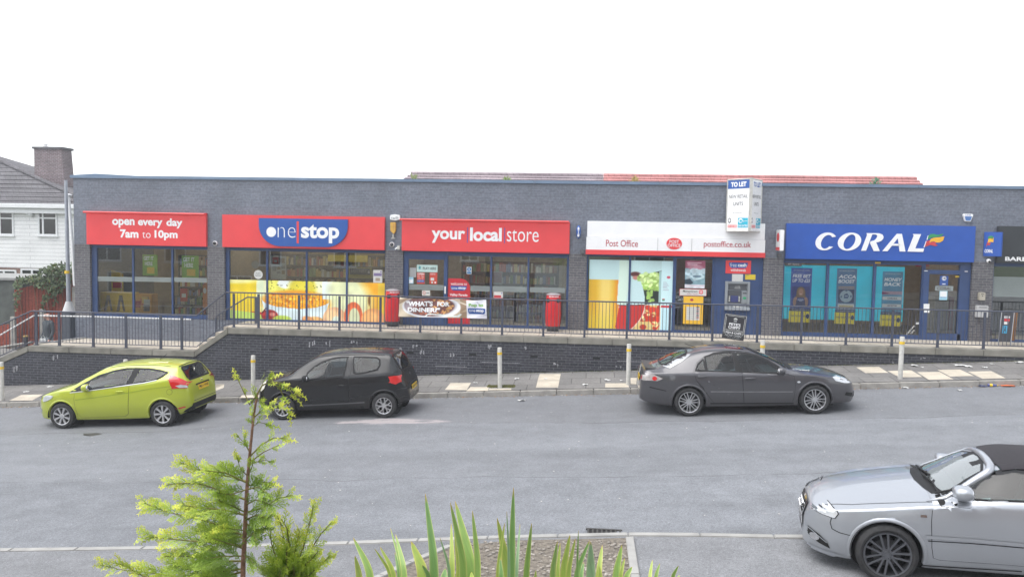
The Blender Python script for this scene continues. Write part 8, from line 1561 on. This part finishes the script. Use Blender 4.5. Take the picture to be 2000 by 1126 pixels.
# lamp post with flared base, white vent pipe, short dark post
YL = 26.0; p0, p1 = at(134.5, 606, YL), at(128.5, 352, YL); lp = thing('lamp_post', 'slim grey steel lamp post with pale flared base shroud', 'lamp post', (p0.x, YL, -1.7)); M_gs = pm('grey_steel', (.36, .38, .42), .5, .4, .1, 8)
MB().tube([(p0.x, YL, -1.8), (p0.x, YL, p0.z), tuple(p1)], [.075, .068, .05], 14).build('column', M_gs, lp, smooth=True)
pz = at(134, 588, YL).z; MB().lathe([(.09, pz), (.11, pz-.06), (.18, p0.z+.02), (.20, p0.z-.03), (.1, p0.z-.06)], (p0.x, YL, 0), n=24).build('base_shroud', pm('pale_shroud', (.5, .5, .5), .5, 0, .1, 5), lp, smooth=True); MB().box(p0.x-.17, p0.x+.17, YL-.17, YL+.17, -1.75, p0.z-.05).build('base_box', pm('dark_base_box', (.07, .08, .10), .5), lp, bevel=.02); b = box2(129.5, 528.5, 133.5, 534, YL); pb = at(131.5, 531, YL); MB().lathe([(.085, 0), (.085, .1)], (pb.x, YL, pb.z-.05), n=14).build('yellow_band', M_yel, lp, smooth=True)
Yv = YF+2.0; a, b_ = at(133.5, 381, Yv), at(141, 470, Yv); vp = thing('vent_pipe', 'thin white vent pipe with cap beside the parade corner', 'pipe', (b_.x, Yv, b_.z)); MB().tube([a, b_, (b_.x+.05, Yv, b_.z-1.5), (-16.05, Yv, b_.z-1.6)], .05, 10).build('pipe', M_white, vp, smooth=True); MB().lathe([(0, .05), (.11, .03), (.12, 0), (.1, -.03), (0, -.03)], a, n=16).build('cap', M_white, vp, smooth=True)
Yk = 25.5; a = at(50, 656, Yk); kp = thing('short_post', 'short dark post with ochre cap below the lower red fence', 'post', (a.x, Yk, -2.)); MB().tube([(a.x, Yk, -2.1), (a.x, Yk, a.z)], .07, 10).build('post', M_binb, kp, smooth=True); MB().lathe([(0, .03), (.075, .015), (.075, -.02)], a, n=14).build('cap', pm('ochre_cap', (.4, .26, .06), .5), kp, smooth=True)
# the houses across the road, whose fronts the shop windows mirror
def opposite(lab, x0, x1, Y, wallm, h, wins, roofm, door=None):
    zg_ = SL*max(-40, min(30, (x0+x1)/2))-.9; t_ = thing('house', lab, 'house', ((x0+x1)/2, Y, zg_)); MB().box(x0, x1, Y-8, Y, zg_-1.5, zg_+h).build('wall', wallm, t_)
    MB().add([(x0-.3, Y+.4, zg_+h), (x1+.3, Y+.4, zg_+h), (x1+.3, Y-4, zg_+h+2.6), (x0-.3, Y-4, zg_+h+2.6), (x0-.3, Y-8.4, zg_+h), (x1+.3, Y-8.4, zg_+h)], [(0, 1, 2, 3), (3, 2, 5, 4), (0, 3, 4), (1, 5, 2), (0, 4, 5, 1)]).build('roof', roofm, t_)
    for a, b_, c, d in wins: hwindow(t_, a, b_, zg_+c, zg_+d, Y, (.5,), .08, 1, .7)
    if door:
        for a, b_ in door: MB().box(a, b_, Y, Y+.05, zg_, zg_+2.1).build('garage_door', M_upvc, t_)
opposite('tan brick house row across the road, mirrored in the left shop windows', -36, -13, -3., M_tan, 5.2, [(-33, -31, 3, 4.4), (-28, -26.5, 3, 4.4), (-21.5, -20, 2.9, 4.3), (-16.5, -15, 2.9, 4.3), (-32, -30, .9, 2.3), (-24, -22, .9, 2.2)], M_rt)
opposite('red brick house across the road, mirrored in the shop door', -12.6, -6.6, -3., M_hb, 5.2, [(-11, -9.6, 3, 4.3), (-8.2, -7, 2.6, 3.8)], M_rt)
opposite('low white doored garage block across the road', -6.3, -.9, -3., M_hb, 2.7, [], M_rt, [(-6, -3.8), (-3.4, -1.2)])
opposite('red brick house across the road behind the viewpoint', 1.5, 24, -6., M_hb, 5.4, [(3, 4.6, 3, 4.4), (7, 8.6, 3, 4.4), (12, 13.6, 3, 4.4), (3, 5, .9, 2.3), (11.5, 14, .9, 2.3)], M_rt)
# ================================================================== PERSON
def person():
    Yp = 24.0; head = at(93.5, 616, Yp); zf = -1.62; H = head.z+.12-zf; k = H/1.75; X = head.x
    t_ = thing('person', 'bald person in dark grey jumper and pale trousers walking behind the railing', 'person', (X, Yp, zf))
    V = [(0, 0, .93, .15), (0, -.01, 1.08, .16), (0, 0, 1.25, .175), (0, .01, 1.40, .15), (0, .01, 1.50, .065), (0, -.02, 1.56, .06), (0, -.03, 1.63, .095), (0, -.02, 1.70, .085),
         (-.10, 0, .88, .10), (-.11, -.06, .50, .075), (-.11, .0, .10, .05), (-.11, -.12, .035, .04), (.10, 0, .88, .10), (.11, .05, .50, .075), (.12, .16, .10, .05), (.12, .06, .035, .04),
         (-.19, .01, 1.40, .075), (-.25, .03, 1.13, .052), (-.26, -.08, .90, .04), (.19, .01, 1.40, .075), (.26, .0, 1.13, .052), (.27, -.12, .92, .04)]
    E_ = [(0, 1), (1, 2), (2, 3), (3, 4), (4, 5), (5, 6), (6, 7), (0, 8), (8, 9), (9, 10), (10, 11), (0, 12), (12, 13), (13, 14), (14, 15), (3, 16), (16, 17), (17, 18), (3, 19), (19, 20), (20, 21)]
    hands = []
    for i, sx in ((18, -1), (21, 1)):
        bx, by, bz, _ = V[i]; p = len(V); V.append((bx, by-.03, bz-.07, .032)); E_.append((i, p))
        for j in range(4): a = len(V); y = by-.055+.022*j; ln = (.07, .082, .078, .062)[j]; V += [(bx, y, bz-.10, .0095), (bx+sx*-.008, y-.006, bz-.10-ln*.55, .0085), (bx+sx*-.022, y-.004, bz-.10-ln, .0075)]; E_ += [(p, a), (a, a+1), (a+1, a+2)]
        a = len(V); V += [(bx-sx*.018, by-.065, bz-.075, .011), (bx-sx*.022, by-.085, bz-.11, .009)]; E_ += [(p, a), (a, a+1)]
    me = bpy.data.meshes.new('body'); me.from_pydata([(x*k, y*k, z*k) for x, y, z, r in V], E_, []); o = bpy.data.objects.new('body', me); COL.objects.link(o)
    sk = o.modifiers.new('skin', 'SKIN'); sv = me.skin_vertices[0].data
    for i, v in enumerate(V): sv[i].radius = (v[3]*k, v[3]*k*(.72 if i in (0, 1, 2, 3) else 1)); sv[i].use_root = i == 0
    sb = o.modifiers.new('smooth', 'SUBSURF'); sb.levels = sb.render_levels = 2
    dg = bpy.context.evaluated_depsgraph_get(); m2 = bpy.data.meshes.new_from_object(o.evaluated_get(dg)); bpy.data.objects.remove(o)
    skin = pm('skin', (.50, .27, .20), .5, 0, .08, 12); jum = pm('grey_jumper', (.05, .062, .07), .9, 0, .2, 14, .3, 80); tro = pm('pale_trousers', (.26, .29, .31), .85, 0, .2, 14); sho = pm('dark_shoe', (.03, .03, .03), .6)
    m2.materials.clear()
    for q in (skin, jum, tro, sho): m2.materials.append(q)
    for f_ in m2.polygons:
        c = f_.center/k; f_.use_smooth = True; f_.material_index = 3 if c.z < .085 else 2 if (c.z < .98 and abs(c.x) < .225) else 0 if (c.z > 1.50 or (c.z < .93 and abs(c.x) > .2)) else 1
    m2.transform(Matrix.Translation(Vector((X, Yp, zf)))); b_ = link(m2, 'body', None, t_)
    def part(mb, nm, mt):
        for i, v in enumerate(mb.v): mb.v[i] = (X+v[0]*k, Yp+v[1]*k, zf+v[2]*k)
        return mb.build(nm, mt, t_, smooth='all')
    for sx in (-1, 1): part(MB().sphere((sx*.035, -.115, 1.645), (.012, .008, .008), 8, 6), 'eye', M_blk); part(MB().sphere((sx*.094, -.02, 1.635), (.014, .025, .032), 8, 6), 'ear', skin)
    part(MB().sphere((0, -.132, 1.615), (.014, .02, .024), 8, 6), 'nose', skin); part(MB().sphere((0, -.118, 1.575), (.026, .008, .007), 8, 6), 'mouth', pm('lips', (.35, .12, .11), .5))
    t_.rotation_euler.z = R_(-25)
person()
t_ = thing('carrier_bag', 'pale plastic carrier bag held at the side of the bald person', 'bag', at(83, 662, 23.95)); c = at(85, 664, 23.9)
mb = MB(); mb.hexa([(c.x-.12, c.y-.05, c.z-.3), (c.x+.12, c.y-.05, c.z-.3), (c.x+.12, c.y+.05, c.z-.3), (c.x-.12, c.y+.05, c.z-.3), (c.x-.15, c.y-.03, c.z+.06), (c.x+.14, c.y-.03, c.z+.06), (c.x+.14, c.y+.03, c.z+.06), (c.x-.15, c.y+.03, c.z+.06)]); mb.build('bag', pm('bag_plastic', (.55, .56, .55), .4, 0, .2, 12), t_, bevel=.03, smooth=True); MB().tube([(c.x-.08, c.y, c.z+.05), (c.x-.02, c.y, c.z+.17), (c.x+.07, c.y, c.z+.05)], .008, 6).build('handle', pm('bag_plastic', (.55, .56, .55), .4), t_)
# ================================================================== LITTER
M_scrap = pm('paper_scrap', (.55, .55, .53), .7, 0, .1, 20)
def scrap(lab, px_, py_, w, h, fz, mat=M_scrap, name='paper_scrap', seed=0):
    p = onplane(px_, py_, fz); z = fz(p.x, p.y)+.006; rs = random.Random(int(px_*7+py_)); t_ = MB(); n = 5; v = []
    for j in range(n):
        for i in range(n): v.append((p.x+w*(i/(n-1)-.5)*(1+rs.uniform(-.25, .25)), p.y+h*(j/(n-1)-.5)*(1+rs.uniform(-.3, .3)), z+rs.uniform(0, .035)*min(1, w*6)))
    t_.add(v, [(j*n+i, j*n+i+1, (j+1)*n+i+1, (j+1)*n+i) for j in range(n-1) for i in range(n-1)]); o = t_.build(name, mat); so_ = o.modifiers.new('thickness', 'SOLIDIFY'); so_.thickness = .003
    me = o.data; me.transform(Matrix.Translation(-p)); o.location = p; return tag(o, lab, 'litter', 'scraps of litter by the far kerb')
def zp(x, y): return (840+x/4.762, 640+y/4.762)
def zq(x, y): return (1640+x/5.556, 600+y/5.556)
for lab, q, w, h, fz in [('white crumpled paper on the pavement left of the lone bollard', zp(420, 515), .13, .12, zpave), ('tiny white scrap on the pavement just right of the lone bollard', zp(806, 477), .12, .12, zpave), ('white scrap lying on the paler paving slab pair', zp(1075, 474), .10, .1, zpave), ('white folded paper on the pavement near the gutter left of the saloon bollard', zp(1438, 530), .16, .14, zpave), ('white paper on the pavement above the folded paper', zp(1652, 489), .16, .14, zpave), ('pale scrap on the pavement beside the saloon boot', zp(1780, 492), .08, .1, zpave), ('flattened white paper on the road left of the saloon', zp(850, 678), .2, .1, zroad),
        ('white cup shaped scrap in the gutter left of the carton', zp(1020, 621), .10, .08, zroad), ('white plate like scrap on the pavement against the wall right of the saloon', zq(815, 636), .16, .2, zpave), ('small white scrap near the wall right of the plate like scrap', zq(895, 650), .07, .1, zpave), ('long white card on the pavement above the cream slabs', zq(1310, 636), .36, .16, zpave), ('white pointed card beside the long white card', zq(1385, 644), .2, .18, zpave), ('white scrap by the foot of the wall', zq(1655, 617), .1, .14, zpave), ('pale scrap on the pavement below the long white card', zq(1575, 655), .13, .12, zpave), ('white card at the right edge of the photo by the wall', zq(1950, 600), .2, .16, zpave), ('white crumpled wrapper in the gutter just ahead of the saloon', zq(222, 873), .14, .08, zroad), ('pale flattened wrapper in the gutter below the bollard', zq(705, 876), .18, .08, zroad), ('white scrap lying out on the road at the right', zq(1302, 902), .1, .12, zroad), ('white scrap on the pavement beside the green car bonnet', (98, 755.5), .16, .16, zpave), ('bluish scrap on the pavement left of the green car', (52, 765.5), .14, .14, zpave), ('white crumpled tissue in the gutter behind the black car', (805, 776), .12, .1, zroad)]:
    scrap(lab, *q, w*.85, h*.85, fz)
def gut(a, b_): p = onplane(a, b_, zroad); return Vector((p.x, p.y, zroad(p.x, p.y)))
p = gut(*zp(1336, 607)); mb = MB(); mb.box(-.13, .13, -.04, .04, 0, .08); o = mb.build('drink_carton', pm('carton_white', (.66, .66, .64), .5), bevel=.01); o.location = p+Vector((0, 0, .003)); o.rotation_euler = (0, -.05, .1); tag(o, 'white drink carton lying in the gutter right of the lone bollard', 'litter')
def bottle(lab, a, b_, mat, capm, rz, L_=.22, r=.033):
    p = gut(a, b_); t_ = thing('bottle', lab, 'bottle', p+Vector((0, 0, r))); ORI[t_.name] = Vector((0, 0, 0)); MB().lathe([(0, -.11), (r*.9, -.11), (r, -.1), (r, .02), (r*.4, .075), (r*.38, .1), (0, .1)], ax='X', n=16).build('body', mat, t_, smooth=True); MB().lathe([(r*.45, .095), (r*.45, .115), (0, .116)], ax='X', n=12).build('cap', capm, t_, smooth=True); MB().lathe([(r*1.02, -.07), (r*1.02, -.01)], ax='X', n=16).build('label_band', capm, t_, smooth=True); t_.rotation_euler.z = rz; return t_
M_pet = pm('clear_plastic', (.45, .52, .5), .1, 0, .2, 20); bottle('clear plastic bottle in the gutter below the bollard', *zq(535, 866), M_pet, pm('cap_green', (.1, .3, .15), .5), .25); bottle('blue and yellow plastic bottle in the gutter beside the orange wrapper', *zq(1660, 858), pm('bottle_blue', (.08, .10, .28), .3), M_yel, -.1)
o = scrap('orange crumpled wrapper at the right end of the gutter', *zq(1825, 856), .3, .12, zroad, pm('wrapper_orange', (.75, .16, .04), .5), 'wrapper'); o2 = scrap('dark blue crumpled packet in the gutter left of the blue bottle', *zq(1550, 858), .15, .12, zroad, pm('packet_blue', (.04, .05, .12), .5), 'crushed_packet'); o3 = scrap('red and white crisp packet in the gutter behind the black car', 796, 774, .12, .08, zroad, pm('packet_red', (.5, .08, .06), .5), 'crushed_packet')
# fallen leaves and grit gathered in the gutter, moss at the foot of the wall
mb = MB(); rs = random.Random(31); mats = [pm('grit_brown', (.20, .13, .07), .9), pm('grit_pale', (.5, .48, .44), .9), pm('grit_orange', (.32, .16, .05), .9)]
for i in range(900):
    x = rs.uniform(-16, 12); y = 20.39-abs(rs.gauss(0, .07)); mb.k = rs.choice((0, 0, 1, 2)); s_ = rs.uniform(.008, .028); a = rs.uniform(0, 3); z = zroad(x, y)+.004; mb.add([(x+s_*math.cos(a+q), y+s_*math.sin(a+q)*.7, z+rs.uniform(0, .012)) for q in (0, 1.7, 3.1, 4.6)], [(0, 1, 2, 3)])
for i in range(260):
    x = rs.uniform(-12, 12); y = rs.uniform(11, 20); mb.k = 1; s_ = rs.uniform(.006, .02); z = zroad(x, y)+.004; mb.add([(x+s_*math.cos(q), y+s_*math.sin(q), z+rs.uniform(0, .006)) for q in (0, 1.7, 3.1, 4.6)], [(0, 1, 2, 3)])
mb.k = 0; tag(mb.build('gutter_litter', mats, weld=False), kind='stuff')
lv = Leaves()
for i in range(700):
    c = onplane(rs.uniform(953, 1006), rs.gauss(754.5, 1.2), zpave); z = zpave(c.x, c.y); k = np.array((.14, .14, .05))*rs.uniform(.6, 1.5); lv.spike(Vector((c.x, c.y, z)), Vector((c.x+rs.gauss(0, .02), c.y, z+rs.uniform(.01, .05))), .006, Vector((0, -1, .2)), tuple(k), tuple(k*1.2))
for i in range(1500):
    x = rs.uniform(-4.5, 12.5); y = YW-abs(rs.gauss(0, .03)); z = zpave(x, y); k = np.array((.10, .11, .045))*rs.uniform(.6, 1.4); lv.spike(Vector((x, y, z)), Vector((x+rs.gauss(0, .015), y, z+rs.uniform(.005, .03))), .006, Vector((0, -1, .2)), tuple(k), tuple(k*1.1))
tag(lv.build('weeds', M_leaf, None), kind='stuff')
# ------------------------------------------------------------------ thin volume added round the place, veils it like lens glare
HM = bpy.data.materials.new('glare_haze'); HM.use_nodes = True; t = HM.node_tree; t.nodes.clear(); o = N(t, 'ShaderNodeOutputMaterial'); v = N(t, 'ShaderNodeVolumePrincipled')
v.inputs['Color'].default_value = (.92, .95, 1, 1); v.inputs['Density'].default_value = .0016; v.inputs['Anisotropy'].default_value = .2; t.links.new(v.outputs[0], o.inputs['Volume'])
tag(MB().box(-70, 60, -20, 75, -6, 13).build('glare_veil', HM), kind='stuff')
